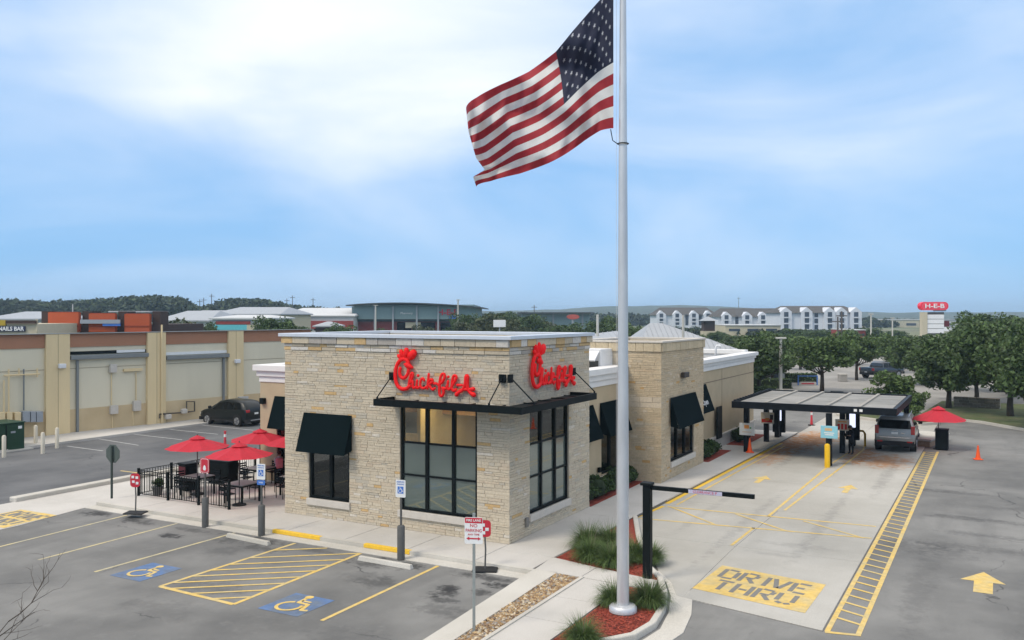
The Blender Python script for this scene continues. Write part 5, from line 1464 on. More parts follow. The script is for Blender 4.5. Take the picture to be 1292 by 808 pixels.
# planter on the patio
t = thing('potted_plant', 'small grey pot with a leafy plant inside the fence corner', 'plant', (-15.95, -.1, 0))
MB().lathe([(.16, 0), (.22, .32), (.24, .34), (.2, .34)], (0, 0, 0), 14).build('pot', m_grey, t, smooth=True)
P = crown_points(420, make_clumps(8, .18, .18, .14, .5), np.full(8, .14)); quads_obj('leaves', leaf_quads(P, .05), m_leaf, t)

# ------------------------------------------------------------------ vehicles
m_tyre = mat('tyre', (.015, .015, .015), .85, var=.05)
m_rim = mat('alloy_rim', (.45, .46, .47), .35, metal=.7, var=.05)
m_cglass = glass('car_glass', (.05, .055, .06), -.035, .02, opaque=.8, body=(.005, .006, .007))
m_tail = mat('tail_light', (.42, .008, .012), .25, var=0, coat=.5)
m_trim = mat('black_trim', (.012, .012, .013), .6, var=.05)
def car(label, paint, loc, rz, st, wins, rear, front, whl, wr, extras, trim_z, cat='car', name='parked_car'):
    """st: stations (y, bottom, belt, roof, half widths low/belt/roof), y forward"""
    t = thing(name, label, cat, loc, rz)
    def ring(s):
        y, zb, zl, zr, wl, wb, wr_ = s
        h = [(0, zb), (wl * .88, zb), (wl * .97, zb + .10), (wl, zb + (zl - zb) * .5), (wb, zl - .03), (wb * .985, zl), (wr_ + (wb - wr_) * .12, zr - (zr - zl) * .16), (wr_ * .93, zr - .01), (wr_ * .6, zr + .02), (0, zr + .03)]
        return [(x, y, z) for x, z in h] + [(-x, y, z) for x, z in h[-2:0:-1]]
    rings = [ring(s) for s in st]; n = len(rings[0])
    vs = [p_ for r_ in rings for p_ in r_]
    fs = [(i * n + j, i * n + (j + 1) % n, (i + 1) * n + (j + 1) % n, (i + 1) * n + j) for i in range(len(st) - 1) for j in range(n)]
    fs = [f[::-1] for f in fs] + [tuple(range(n)), tuple(range((len(st) - 1) * n, len(st) * n))[::-1]]
    body = MB().add(vs, fs).build('body', paint, t, smooth=True)
    ys_ = [s[0] for s in st]
    def ip(y, k_): return float(np.interp(y, ys_, [s[k_] for s in st]))
    def side(y, f, sgn, off=.012):
        zl, zr, wb, wr_ = ip(y, 2), ip(y, 3), ip(y, 5), ip(y, 6)
        z = zl + (zr - zl) * f
        x = np.interp(f, [0, .84, 1.0], [wb * .985, wr_ + (wb - wr_) * .12, wr_ * .93]) + off
        return (sgn * x, y, z)
    for sgn in (-1, 1):
        for (ya, yb, yc, yd) in wins:                                # lower rear, lower front, upper front, upper rear
            q = [side(ya, .05, sgn), side((ya + yb) / 2, .05, sgn), side(yb, .05, sgn), side(yc, .80, sgn), side((yc + yd) / 2, .80, sgn), side(yd, .80, sgn)]
            MB().add(q, [(0, 1, 4, 5), (1, 2, 3, 4)] if sgn > 0 else [(5, 4, 1, 0), (4, 3, 2, 1)]).build('side_window', m_cglass, t)
    for (ya, yb, fa, fb, nm) in ((rear[0], rear[1], .0, .9, 'rear_window'), (front[0], front[1], .0, .9, 'windscreen')):
        s_ = -1 if nm == 'rear_window' else 1
        za, zb_ = ip(ya, 2) + .05, ip(yb, 3) - .05
        wa, wb_ = ip(ya, 5) * .88, ip(yb, 6) * .90
        o_ = .065 * s_
        MB().add([(-wa, ya + o_, za), (wa, ya + o_, za), (wb_, yb + o_, zb_), (-wb_, yb + o_, zb_)], [(0, 1, 2, 3) if s_ < 0 else (3, 2, 1, 0)]).build(nm, m_cglass, t)
    # wheels with arches
    W_ = ip(whl[0], 4)
    for y in whl:
        for sgn in (-1, 1):
            MB().cyl((sgn * (W_ - .30), y, wr + .03), (sgn * (W_ + .008), y, wr + .03), wr * 1.14, n=22).build('wheel_arch', m_trim, t)
            wh = MB().tube([(sgn * (W_ - .24), y, wr), (sgn * (W_ - .22), y, wr), (sgn * (W_ - .01), y, wr), (sgn * (W_ + .014), y, wr)], [wr * .9, wr, wr, wr * .92], 24).build('wheel', m_tyre, t, smooth=True)
            MB().tube([(sgn * W_, y, wr), (sgn * (W_ + .020), y, wr), (sgn * (W_ + .026), y, wr)], [wr * .68, wr * .66, wr * .2], 20).build('rim', m_rim, wh, smooth=True)
            sp = MB()
            for k_ in range(5):
                a = k_ * 2 * math.pi / 5
                sp.tube([(sgn * (W_ + .026), y, wr), (sgn * (W_ + .022), y + math.cos(a) * wr * .62, wr + math.sin(a) * wr * .62)], [.035, .045], 5)
            sp.build('spokes', mat('dark_alloy', (.2, .2, .21), .4, metal=.6), wh)
    yr = st[0][0]
    b_ = MB(); wl = ip(yr + .1, 4)
    b_.box(-wl * .95, wl * .95, yr - .02, yr + .25, trim_z[0], trim_z[1]); b_.build('rear_bumper', m_trim, t, bevel=.02)
    MB().box(-wl * .95, wl * .95, st[-1][0] - .25, st[-1][0] + .02, trim_z[0], trim_z[1]).build('front_bumper', m_trim, t, bevel=.02)
    for sgn in (-1, 1): MB().box(*sorted((sgn * (ip(0, 4) - .1), sgn * (ip(0, 4) + .006))), whl[0] + wr * 1.1, whl[1] - wr * 1.1, trim_z[0], trim_z[0] + .13).build('side_sill', m_trim, t, bevel=.02)
    for sgn in (-1, 1):
        ym = front[0] - .18
        MB().box(*sorted((sgn * (ip(ym, 5) + .02), sgn * (ip(ym, 5) + .24))), ym - .06, ym + .08, ip(ym, 2) + .04, ip(ym, 2) + .22).build('door_mirror', m_trim, t, bevel=.04)
        for yd_ in extras.get('doors', ()):
            MB().box(*sorted((sgn * (ip(yd_, 5) - .04), sgn * (ip(yd_, 4) + .012))), yd_ - .11, yd_ + .11, ip(yd_, 2) - .12, ip(yd_, 2) - .085).build('door_handle', m_trim, t)
        for (x0, x1, z0, z1) in extras['tail']:
            MB().box(*sorted((sgn * x0, sgn * x1)), yr - .005, yr + extras.get('tl_d', .22), z0, z1).build('tail_light', m_tail, t, bevel=.02)
        wf = ip(st[-1][0] - .12, 4); MB().box(*sorted((sgn * wf * .62, sgn * wf * .97)), st[-1][0] - .22, st[-1][0] - .05, st[-1][2] - .06, st[-1][2] + .05).build('headlight', m_signw, t, bevel=.03)
        if extras.get('rails'):
            MB().tube([(sgn * ip(-1, 6) * .9, extras['rails'][0], ip(-1, 3) + .02), (sgn * ip(-1, 6) * .9, extras['rails'][0] + .1, ip(-1, 3) + .08), (sgn * ip(0, 6) * .9, extras['rails'][1], ip(0, 3) + .08)], .022, 6).build('roof_rail', m_rim, t)
    z0, z1 = extras['plate']
    MB().box(-.16, .16, yr - .035, yr - .01, z0, z1).build('number_plate', m_signw, t)
    for (x0, x1, za, zb_, mm, nm) in extras.get('rear_bits', ()):
        MB().box(x0, x1, yr - .03, yr + .02, za, zb_).build(nm, mm, t, bevel=.01)
    return t
pt_suv = mat('grey_metallic_paint', (.34, .34, .33), .38, metal=.5, var=.03, coat=.4)
pt_dk = mat('black_green_paint', (.006, .009, .009), .3, var=.03, coat=.25, spec=.25)
pt_pk = mat('dark_blue_paint', (.018, .024, .034), .3, var=.03, coat=.7)
SUV = [(-2.48, .50, .80, .84, .90, .93, .90), (-2.45, .44, 1.18, 1.21, .96, .95, .91), (-2.38, .42, 1.24, 1.42, .99, .965, .86), (-2.20, .40, 1.24, 1.80, 1.0, .97, .80), (-1.9, .38, 1.22, 1.86, 1.0, .975, .79), (-1.0, .36, 1.18, 1.88, 1.0, .98, .78), (.1, .36, 1.15, 1.87, 1.0, .98, .78), (.75, .36, 1.14, 1.78, 1.0, .98, .78),
       (1.40, .36, 1.12, 1.15, 1.0, .965, .88), (2.1, .38, 1.05, 1.07, .985, .94, .82), (2.42, .42, .96, .98, .93, .9, .76), (2.5, .5, .8, .82, .86, .82, .7)]
p = A(1126, 571.5)
car('grey metallic estate SUV waiting in the drive-through lane, seen from behind', pt_suv, (p.x + .02, p.y + 2.5, ZA + .012), R(2), SUV,
    [(-2.02, -1.15, -1.15, -1.85), (-1.08, -.02, -.02, -1.08), (.06, 1.12, .62, .06)], (-2.40, -2.22), (1.38, .78), (-1.5, 1.52), .38,
    dict(tail=[(.78, .975, .98, 1.42)], plate=(.98, 1.09), rails=(-1.9, .5), doors=(-.2, .9),
         rear_bits=[(-.75, .75, .78, .84, mat('chrome', (.6, .6, .6), .25, metal=.9), 'bumper_strip'), (-.86, -.6, .55, .63, m_tail, 'reflector'), (.6, .86, .55, .63, m_tail, 'reflector'), (-.12, .12, 1.17, 1.21, MATS['chrome'], 'badge'), (.3, .5, 1.02, 1.08, MATS['chrome'], 'badge')]), (.34, .62))
HAT = [(-2.18, .48, .72, .76, .80, .82, .78), (-2.14, .40, .98, 1.02, .86, .85, .80), (-2.02, .36, 1.05, 1.24, .89, .87, .76), (-1.7, .30, 1.05, 1.50, .90, .88, .70), (-1.2, .28, 1.02, 1.58, .90, .885, .67), (-.2, .27, .98, 1.60, .90, .885, .67), (.45, .27, .97, 1.50, .90, .88, .66),
       (1.22, .28, .98, 1.02, .90, .86, .76), (1.75, .32, .90, .93, .87, .82, .68), (2.1, .38, .78, .80, .80, .76, .62), (2.2, .46, .66, .68, .72, .68, .56)]
p, q = A(263.5, 535.5), A(296, 538.5)
hc = (p + q) / 2
car('black hatchback parked nose to the beige store wall', pt_dk, (hc.x, hc.y + .92, ZA - .006), R(90), HAT,
    [(-1.72, -1.05, -1.05, -1.5), (-.98, -.10, -.10, -.98), (-.04, .92, .38, -.04)], (-2.02, -1.72), (1.18, .50), (-1.36, 1.36), .34,
    dict(tail=[(.55, .84, .88, 1.04)], plate=(.74, .85), doors=(-.35, .6), rear_bits=[(-.5, .5, .36, .42, m_rim, 'exhaust_trim')]), (.26, .46), 'car').scale = (1, 1, 1.06)
PICK = [(-2.7, .6, .95, .98, .9, .94, .92), (-2.66, .5, 1.22, 1.24, .96, .97, .95), (-1.0, .45, 1.22, 1.25, 1.0, .98, .95), (-.92, .45, 1.2, 1.7, 1.0, .98, .8), (-.6, .45, 1.2, 1.86, 1.0, .98, .78), (.5, .45, 1.18, 1.85, 1.0, .98, .78), (1.2, .45, 1.16, 1.2, 1.0, .97, .9), (2.2, .45, 1.1, 1.12, .98, .95, .84), (2.6, .5, .95, .97, .92, .9, .8), (2.7, .6, .85, .87, .86, .84, .74)]
p = AT(1113, 470, 103)
car('dark pickup truck parked in the far car park behind the small tree', pt_pk, (p.x, p.y, ZA), TH - R(62), PICK,
    [(-.85, -.05, -.05, -.7), (.02, 1.0, .5, .02)], (-.98, -.72), (1.18, .6), (-1.75, 1.6), .42,
    dict(tail=[(.8, .98, .9, 1.2)], plate=(.68, .8)), (.42, .7), 'truck')

# ------------------------------------------------------------------ people
m_skin = mat('skin', (.42, .25, .17), .6, var=.05)
m_hair = mat('hair', (.035, .02, .012), .6, var=.1)
def figure(name, label, loc, rz, joints, edges, zones, root=0, hair=None, extra=None):
    """joints: name -> ((x,y,z), radius); one skinned body, coloured by height/position zones"""
    t = thing(name, label, 'person', loc, rz)
    keys = list(joints); me = bpy.data.meshes.new('body')
    me.from_pydata([joints[k_][0] for k_ in keys], [(keys.index(a), keys.index(c)) for a, c in edges], [])
    o = bpy.data.objects.new('body', me); COL.objects.link(o)
    sk = o.modifiers.new('skin', 'SKIN'); sk.use_smooth_shade = True
    for i, k_ in enumerate(keys):
        me.skin_vertices[0].data[i].radius = (joints[k_][1], joints[k_][1] if k_ not in ('chest', 'waist', 'pelvis') else joints[k_][1] * .72)
        me.skin_vertices[0].data[i].use_root = (i == root)
    sd_ = o.modifiers.new('sub', 'SUBSURF'); sd_.levels = 2; sd_.render_levels = 2
    dg = bpy.context.evaluated_depsgraph_get(); dg.update()
    m2 = bpy.data.meshes.new_from_object(o.evaluated_get(dg)); m2.materials.clear()
    for z in zones: m2.materials.append(z[0])
    for f in m2.polygons:
        c = f.center
        for i, z in enumerate(zones):
            if z[1](c): f.material_index = i; break
    o.modifiers.clear(); o.data = m2; o.parent = t
    hx, hy, hz = joints['head'][0]; fd = joints.get('face', ((hx, hy - .09, hz), 0))[0]
    b_ = MB()
    v = Vector(fd) - Vector((hx, hy, hz)); v.normalize(); sdv = Vector((0, 0, 1)).cross(v).normalized(); up = v.cross(sdv)
    H_ = Vector((hx, hy, hz))
    def blob(c, r_, n=8, sc=(1, 1, 1)):
        bb = MB().lathe([(r_ * math.sin(a) + .001, -r_ * math.cos(a)) for a in np.linspace(0, math.pi, 7)], (0, 0, 0), n)
        return bb.v, bb.f, c, sc
    for c, r_, m_, nm in ((H_ + v * .105 + up * -.01, .018, m_skin, 'nose'), (H_ + v * .088 + sdv * .035 + up * .02, .012, m_hair, 'eye'), (H_ + v * .088 - sdv * .035 + up * .02, .012, m_hair, 'eye'),
                          (H_ + sdv * .088, .024, m_skin, 'ear'), (H_ - sdv * .088, .024, m_skin, 'ear'), (H_ + v * .086 - up * .045, .014, mat('lips', (.36, .12, .10), .5), 'mouth')):
        bb = MB().lathe([(r_ * math.sin(a) + .0005, -r_ * math.cos(a)) for a in np.linspace(0, math.pi, 6)], tuple(c), 8); bb.build(nm, m_, o)
    hb = MB().lathe([(.11 * math.sin(a) + .001, -.11 * math.cos(a)) for a in np.linspace(.9, math.pi, 8)], tuple(H_ - v * .022 + up * .02), 12); hb.build('hair', m_hair, t, smooth='all')
    bun = MB().lathe([(.05 * math.sin(a) + .001, -.07 * math.cos(a)) for a in np.linspace(0, math.pi, 6)], tuple(H_ - v * .115 - up * .05), 8); bun.build('ponytail', m_hair, t, smooth='all')
    # hands: palm and five separate fingers
    for side_ in ('l', 'r'):
        hp = Vector(joints['hand_' + side_][0]); wrp = Vector(joints['elbow_' + side_][0]); d = (hp - wrp).normalized()
        u = d.cross(Vector((0, 0, 1))).normalized(); w_ = u.cross(d)
        hb = MB()
        hb.tube([hp, hp + d * .05, hp + d * .085], [.026, .034, .03], 8, (w_, .5))
        for k_ in range(4):
            s0 = hp + d * .08 + u * (.027 - k_ * .018); L_ = (.06, .072, .068, .052)[k_]
            hb.tube([s0, s0 + d * L_ * .5 - w_ * .006, s0 + d * L_ * .9 - w_ * .026], [.009, .0085, .007], 6)
        th_ = hp + d * .03 + u * .03
        hb.tube([th_, th_ + u * .03 + d * .02, th_ + u * .038 + d * .05 - w_ * .01], [.011, .010, .008], 6)
        hb.build('hand', m_skin, o, smooth='all')
    return t
m_navyc = mat('navy_uniform', (.012, .014, .022), .85, var=.1)
m_blkc = mat('black_trousers', (.010, .010, .012), .85, var=.1)
m_whc = mat('pale_shirt', (.52, .52, .52), .85, var=.05)
m_jean = mat('dark_jeans', (.02, .028, .055), .85, var=.1)
m_pink = mat('pink_bag', (.75, .22, .28), .7, var=.08)
E_ = [('pelvis', 'waist'), ('waist', 'chest'), ('chest', 'neck'), ('neck', 'head'), ('head', 'crown'),
      ('chest', 'sh_l'), ('sh_l', 'elbow_l'), ('elbow_l', 'hand_l'), ('chest', 'sh_r'), ('sh_r', 'elbow_r'), ('elbow_r', 'hand_r'),
      ('pelvis', 'hip_l'), ('hip_l', 'knee_l'), ('knee_l', 'foot_l'), ('foot_l', 'toe_l'), ('pelvis', 'hip_r'), ('hip_r', 'knee_r'), ('knee_r', 'foot_r'), ('foot_r', 'toe_r')]
def scaled(J, s): return {k_: (tuple(c * s for c in v_[0]), v_[1] * s) for k_, v_ in J.items()}
STAND = {'pelvis': ((0, 0, .93), .15), 'waist': ((0, -.01, 1.08), .135), 'chest': ((0, -.03, 1.30), .15), 'neck': ((0, -.06, 1.46), .055), 'head': ((0, -.10, 1.58), .092), 'crown': ((0, -.10, 1.66), .07),
         'sh_l': ((-.18, -.03, 1.38), .06), 'elbow_l': ((-.23, -.10, 1.12), .045), 'hand_l': ((-.12, -.32, 1.10), .032), 'sh_r': ((.18, -.03, 1.38), .06), 'elbow_r': ((.24, -.08, 1.12), .045), 'hand_r': ((.08, -.32, 1.14), .032),
         'hip_l': ((-.10, 0, .88), .10), 'knee_l': ((-.11, -.02, .48), .068), 'foot_l': ((-.12, .02, .08), .05), 'toe_l': ((-.13, -.14, .045), .04), 'hip_r': ((.10, 0, .88), .10), 'knee_r': ((.12, -.03, .48), .068), 'foot_r': ((.13, 0, .08), .05), 'toe_r': ((.14, -.16, .045), .04)}
J = scaled(STAND, .88); J['face'] = ((0, -.24, 1.34), 0)
p = A(1074, 573.5)
fig = figure('person', 'person in dark uniform taking orders on a tablet beside the lane divider', (p.x, p.y, ZA + .012), R(-35), J, E_,
       [(m_skin, lambda c: c.z > 1.30 or (c.y < -.20 and .85 < c.z < 1.1)), (m_navyc, lambda c: c.z > .80), (m_blkc, lambda c: True)])
MB().box(-.13, .11, -.43, -.41, .95, 1.12).build('tablet', m_trim, fig)
SIT = {'pelvis': ((0, .05, .55), .15), 'waist': ((0, .04, .70), .135), 'chest': ((0, .0, .92), .15), 'neck': ((0, -.03, 1.08), .055), 'head': ((0, -.06, 1.20), .092), 'crown': ((0, -.06, 1.28), .07),
       'sh_l': ((-.18, 0, 1.0), .06), 'elbow_l': ((-.24, -.14, .80), .045), 'hand_l': ((-.16, -.36, .80), .032), 'sh_r': ((.18, 0, 1.0), .06), 'elbow_r': ((.24, -.14, .80), .045), 'hand_r': ((.14, -.36, .80), .032),
       'hip_l': ((-.10, 0, .55), .10), 'knee_l': ((-.12, -.40, .53), .072), 'foot_l': ((-.12, -.40, .09), .05), 'toe_l': ((-.12, -.56, .045), .04), 'hip_r': ((.10, 0, .55), .10), 'knee_r': ((.12, -.40, .53), .072), 'foot_r': ((.13, -.38, .09), .05), 'toe_r': ((.13, -.54, .045), .04)}
J = dict(SIT); J['face'] = ((0, -.20, 1.18), 0)
q = G(352, 607)
sx_, sy_ = q.x, q.y
figure('person', 'person in a pale shirt seated on a patio chair by the stone tower', (sx_, sy_, 0), R(70), J, E_,
       [(m_skin, lambda c: c.z > 1.09 or (c.y < -.22 and .72 < c.z < .95)), (m_whc, lambda c: c.z > .63), (m_jean, lambda c: True)])
c = copy_tree(ch0); c.location = (sx_, sy_, 0); c.rotation_euler = (0, 0, R(70)); c['label'] = 'black metal patio chair with the seated person on it'; c['group'] = 'black patio chairs'
t = thing('backpack', 'pink backpack hanging behind the seated person', 'bag', (sx_ + .27 * math.cos(R(160)) * -1 + .05, sy_ - .30, .62), R(70))
b = MB(); b.box(-.15, .15, -.09, .09, 0, .42); b.build('bag_body', m_pink, t, bevel=.05); MB().box(-.11, .11, -.13, -.092, .04, .22).build('pocket', m_pink, t, bevel=.03)

# ------------------------------------------------------------------ beige store along the back lot
WD = Vector((.1384, .9904)); W0 = Vector((-36.42, 8.70)); WN = Vector((.9904, -.1384))
st_rz = math.atan2(WD.y, WD.x)
store = thing('retail_store', 'long beige concrete store seen from behind with brown parapet panels', 'store', (W0.x, W0.y, ZA), st_rz)
def WT(px, py, off=0.0):
    """photo point on the store's rear face -> (distance along the wall, height above its base)"""
    d = _ray(px, py); o2 = Vector((CAM.x, CAM.y)); d2 = Vector((d.x, d.y))
    k_ = ((W0 + WN * off) - o2).dot(WN) / d2.dot(WN); q_ = CAM + d * k_
    return (Vector((q_.x, q_.y)) - W0).dot(WD), q_.z - ZA
m_beige = mat('beige_panel', (.68, .625, .475), .9, var=.06, scale=.7, streak=(1, 1, .25), bump=.1, bscale=60)
m_buff = mat('buff_pilaster', (.73, .585, .345), .9, var=.07, scale=.9, streak=(1, 1, .2), bump=.1, bscale=60)
m_tanb = mat('tan_base_band', (.60, .475, .29), .9, var=.10, scale=.6, col2=(.50, .38, .22))
m_brown = mat('brown_parapet', (.37, .185, .11), .85, var=.05, scale=1)
m_gut = mat('grey_gutter', (.20, .215, .215), .5, var=.06)
TOP = 6.14
e0, e1 = WT(-140, 500)[0], WT(392, 480)[0]
MB().box(e0, e1, 0, .4, 0, TOP - .01).build('wall', m_beige, store)
MB().box(e0, e1, .4, 34, 0, 4.6).build('roof_block', m_roof, store)
MB().box(e0, e1, -.24, .5, TOP, TOP + .035).build('coping', m_gut, store)
pil = [WT(a, 500)[0] for a in (56, 86, 184, 207, 286, 305)]
pil = [(pil[0], pil[1]), (pil[2], pil[3]), (pil[4], pil[5]), (pil[4] + 12.5, pil[5] + 12.5), (pil[0] - 11.5, pil[1] - 11.5)]
bays = [(e0 + .01, pil[0][0]), (pil[0][1], pil[1][0]), (pil[1][1], pil[2][0]), (pil[2][1], e1 - .02)]
for (a, c) in pil[:3]:
    MB().box(a, c, -.22, -.002, 0, TOP - .004).build('pilaster', m_buff, store)
    m_ = (a + c) / 2; MB().box(m_ - .012, m_ + .012, -.226, -.218, 0, TOP - .01).build('panel_joint', mat('joint_line', (.30, .24, .15), .9), store)
for (a, c) in bays:
    MB().box(a + .005, c - .005, -.06, -.002, TOP - .82, TOP - .003).build('parapet_panel', m_brown, store)
    MB().box(a + .005, c - .005, -.04, -.002, .0, 1.52).build('base_band', m_tanb, store)
    MB().box(a + .005, c - .005, -.012, -.002, 4.0, 4.03).build('panel_joint', MATS['joint_line'], store)
MB().box(e0, e1, -.9, -.23, -.005, .012).build('footing_strip', m_kerb, store)
for i, (a, c) in enumerate(bays[1:3]):
    z0 = WT(130 if i == 0 else 250, 451)[1]
    MB().box(a + .05, c + .05, -.30, -.01, z0 - .08, z0 + .18).build('gutter', m_gut, store, bevel=.03)
    MB().box(a + .05, c - .02, -.05, -.005, z0 + .225, z0 + .42).build('scupper_slot', m_blk if i == 0 else m_signw, store)
    if i == 0: MB().box(a + .6 * (c - a), c - .1, -.07, -.051, z0 + .25, z0 + .42).build('flashing', m_signw, store)
    u = WT(96.5 if i == 0 else 281, 500)[0]
    MB().box(u - .07, u + .07, -.16, -.045, .05, z0 - .12).build('downspout', m_gut, store)
for (px, py) in ((75, 462), (296, 456)):
    u, z = WT(px, py); MB().box(u - .22, u + .22, -.42, -.225, z - .13, z + .15).build('wall_lamp', m_white, store, bevel=.04)
for (px, py, w_, h_) in ((141, 465, .22, .26), (142, 517, .25, .27), (171, 512, .25, .33), (303, 504, .4, .22)):
    u, z = WT(px, py); yo = -.22 if px == 303 else -.04
    MB().box(u - w_, u + w_, yo - .22, yo - .004, z - h_, z + h_).build('wall_box', m_whl if px == 303 else m_sill, store, bevel=.02)
for (a, c) in (((140, 471), (140, 511)), ((141, 523), (141, 541)), ((171, 470), (171, 506)), ((167, 519), (167, 537))):
    (u, z), (u2, z2) = WT(*a), WT(*c); MB().tube([(u, -.06, z), (u2, -.06, z2)], .035, 6).build('conduit', m_buff, store)
(u, z), (u2, z2) = WT(155, 468), WT(178, 468); MB().box(u, u2, -.18, -.02, z - .05, z + .12).build('wall_bracket', m_buff, store)
u, _ = WT(201, 500); MB().tube([(u, -.30, .1), (u, -.30, TOP + .5)], .06, 8).build('standpipe', m_buff, store)
m_pipe = mat('gas_pipe', (.10, .085, .065), .7, var=.1)
pp = [WT(*q_, .35) for q_ in ((202, 528), (202, 523), (214, 522), (236, 520.5), (236, 507), (246, 507), (246, 519), (238, 520))]
MB().tube([(u, -.30, z) for u, z in pp], .055, 6).build('gas_pipe', m_pipe, store)
for (px, py) in ((212, 526), (232, 519)):
    u, z = WT(px, py, .35); MB().box(u - .2, u + .2, -.5, -.2, z - .16, z + .16).build('gas_meter', m_sill, store, bevel=.05)
m_steel = mat('grey_steel_cabinet', (.30, .33, .36), .5, var=.06)
for (a, c) in ((28, 36.5), (37.5, 44), (45, 53)):
    (u, z), (u2, z2) = WT(a, 533, .4), WT(c, 519, .4); MB().box(u, u2, -.55, -.05, z, z2).build('meter_cabinet', m_steel, store, bevel=.02)
for (a, c) in ((18, 26), (8, 15), (-2, 6)):
    (u, z), (u2, z2) = WT(a, 533, .3), WT(c, 520, .3); MB().box(u, u2, -.4, -.05, z, z2).build('switch_box', m_buff, store, bevel=.02)
(u, z), (u2, z2) = WT(5, 474, .2), WT(50, 472, .2); MB().tube([(u, -.2, z), (u2, -.2, z2)], .05, 6).build('conduit', m_buff, store)
for px, pt_, pb in ((30, 466, 518), (11, 466, 530), (5, 480, 530), (47, 465, 476), (24, 465, 474)):
    (u, z), (u2, z2) = WT(px, pb, .2), WT(px, pt_, .2); MB().tube([(u, -.2, z), (u2, -.2, z2)], .045, 6).build('conduit', m_buff if px != 30 else m_gut, store)
b = MB(); strip(b, [(-33.0, 0), (-32.95, 12), (-32.6, 22), (-31.5, 40)], 0, 3.8, -.16, .0); struct('store_walk', b, m_walk)
# transformer and its bollards
p = A(31, 567)
t = thing('transformer_box', 'dark green transformer cabinet on a concrete pad behind the store', 'transformer', (p.x, p.y, ZA), R(-2))
MB().box(-2.3, .25, -2.6, .35, -.02, .05).build('pad', m_kerb, t)
m_green = mat('transformer_green', (.010, .045, .022), .5, var=.08)
MB().box(-1.8, 0, -2.0, 0, .05, 1.45).build('cabinet_body', m_green, t, bevel=.03); MB().box(-1.84, .04, -2.04, .04, 1.452, 1.52).build('lid', m_green, t, bevel=.02)
MB().box(.001, .012, -.35, -.15, 1.15, 1.3).build('warning_label', m_signw, t); MB().box(.001, .012, -.75, -.5, .95, 1.05).build('number_label', m_steel, t); MB().box(.001, .03, -1.02, -.98, .1, 1.4).build('door_seam', m_blk, t)
m_crb = mat('cream_bollard', (.62, .57, .46), .6, var=.06)
for (px, py, l_) in ((5, 577, 'in front of the transformer'), (45, 562, 'closest to the meter cabinets'), (54, 572.5, 'beside the transformer corner'), (72, 565.5, 'by the store pilaster')):
    p = A(px, py); o = MB().lathe([(.10, 0), (.10, 1.06), (.07, 1.12), (.01, 1.14)], (0, 0, 0), 12).build('bollard', m_crb, smooth=True, label='cream steel bollard ' + l_, cat='bollard', group='cream bollards by the transformer'); o.location = (p.x, p.y, ZA - .01)

# ------------------------------------------------------------------ roof plant of the restaurant
def roof_unit(px0, px1, y, ztop, zb, label, d=1.6):
    a, c = FY(px0, 440, y), FY(px1, 440, y)
    t = thing('rooftop_unit', label, 'rooftop unit', ((a.x + c.x) / 2, y, zb)); w_ = (c.x - a.x) / 2; h = ztop - zb
    MB().box(-w_, w_, 0, d, .06, h).build('casing', m_white, t, bevel=.03)
    b_ = MB(); b_.add([(w_ * -.9, -.55, h - .45), (w_ * .9, -.55, h - .45), (w_ * .9, -.02, h - .06), (w_ * -.9, -.02, h - .06), (w_ * -.9, -.50, h - .50), (w_ * .9, -.50, h - .50), (w_ * .9, -.02, h - .12), (w_ * -.9, -.02, h - .12)], [(0, 1, 2, 3), (7, 6, 5, 4), (0, 4, 5, 1), (1, 5, 6, 2), (3, 7, 4, 0)])
    b_.build('hood', m_white, t); MB().box(-w_ * .8, w_ * .8, -.012, -.002, .2, h - .5).build('grille', m_grey, t); MB().box(-w_, w_, 0, d, 0, .058).build('kerb_frame', m_gut, t)
roof_unit(728, 758, 10.6, 5.72, 4.42, 'white hooded air handling unit on the roof between tower and pier', 2.2)
roof_unit(700, 727, 11.5, 5.5, 4.42, 'white condenser unit on the roof beside the hooded one', 1.8)
p = FX(903, 447, -1.5)
t = thing('roof_vent', 'white gooseneck vent pipe on the rear roof', 'vent', (-1.5, p.y, 4.42))
MB().tube([(0, 0, 0), (0, 0, .75), (.08, 0, .9), (.22, 0, .92), (.3, 0, .8)], .07, 8).build('pipe', m_white, t, smooth='all')

# ------------------------------------------------------------------ trees
TR = [tree_proto(31, 6.2, 3.8, 5.5, .20, 13500, .17, m_leafd, 84, 'oak_tree', fork=.22, rcl=(.10, .22)), tree_proto(32, 6.0, 3.3, 4.3, .17, 8200, .17, m_leafl, 60, 'elm_tree', fork=.30, rcl=(.10, .22)), tree_proto(33, 3.6, 1.9, 3.2, .09, 3800, .13, m_leafl, 22, 'young_tree', fork=.2), tree_proto(34, 5.0, 3.2, 4.2, .2, 5200, .20, m_leafo, 30, 'olive_tree', fork=.2)]
TFL = [False] * 4
TC = ['oak_tree', 'elm_tree', 'young_tree', 'olive_tree']
def tree(i, px, py_base, D, s, label, group=None, rz=None, sz=None):
    p = AT(px, 0, D)
    o = place(TR, TFL, i, (p.x, p.y, ZA), (s, s, sz if sz else s), random.uniform(0, 6.28) if rz is None else rz, label, group)
    o['category'] = 'tree'; return o
RG = 'trees round the far car park'
tree(0, 1197, 516, 68.5, .98, 'broad dark oak on the grass verge right of the red market umbrella', RG, 1.0)
tree(0, 1275, 516, 63, 1.05, 'tall dark tree at the edge of the verge beside the broad oak', RG, 2.4, 1.2)
tree(0, 1312, 516, 56, .95, 'dark tree behind the verge kerb, outermost along the lane', RG, 4.0, 1.1)
tree(2, 1128, 518, 63, 1.12, 'young bright tree just behind the order canopy', RG, .4, .98)
tree(2, 1153, 520, 60, .62, 'small bush-like tree at the foot of the oak', RG, 2.2)
tree(1, 1037, 492, 84, 1.08, 'spreading light green tree in the car park behind the canopy', RG, .3, .95)
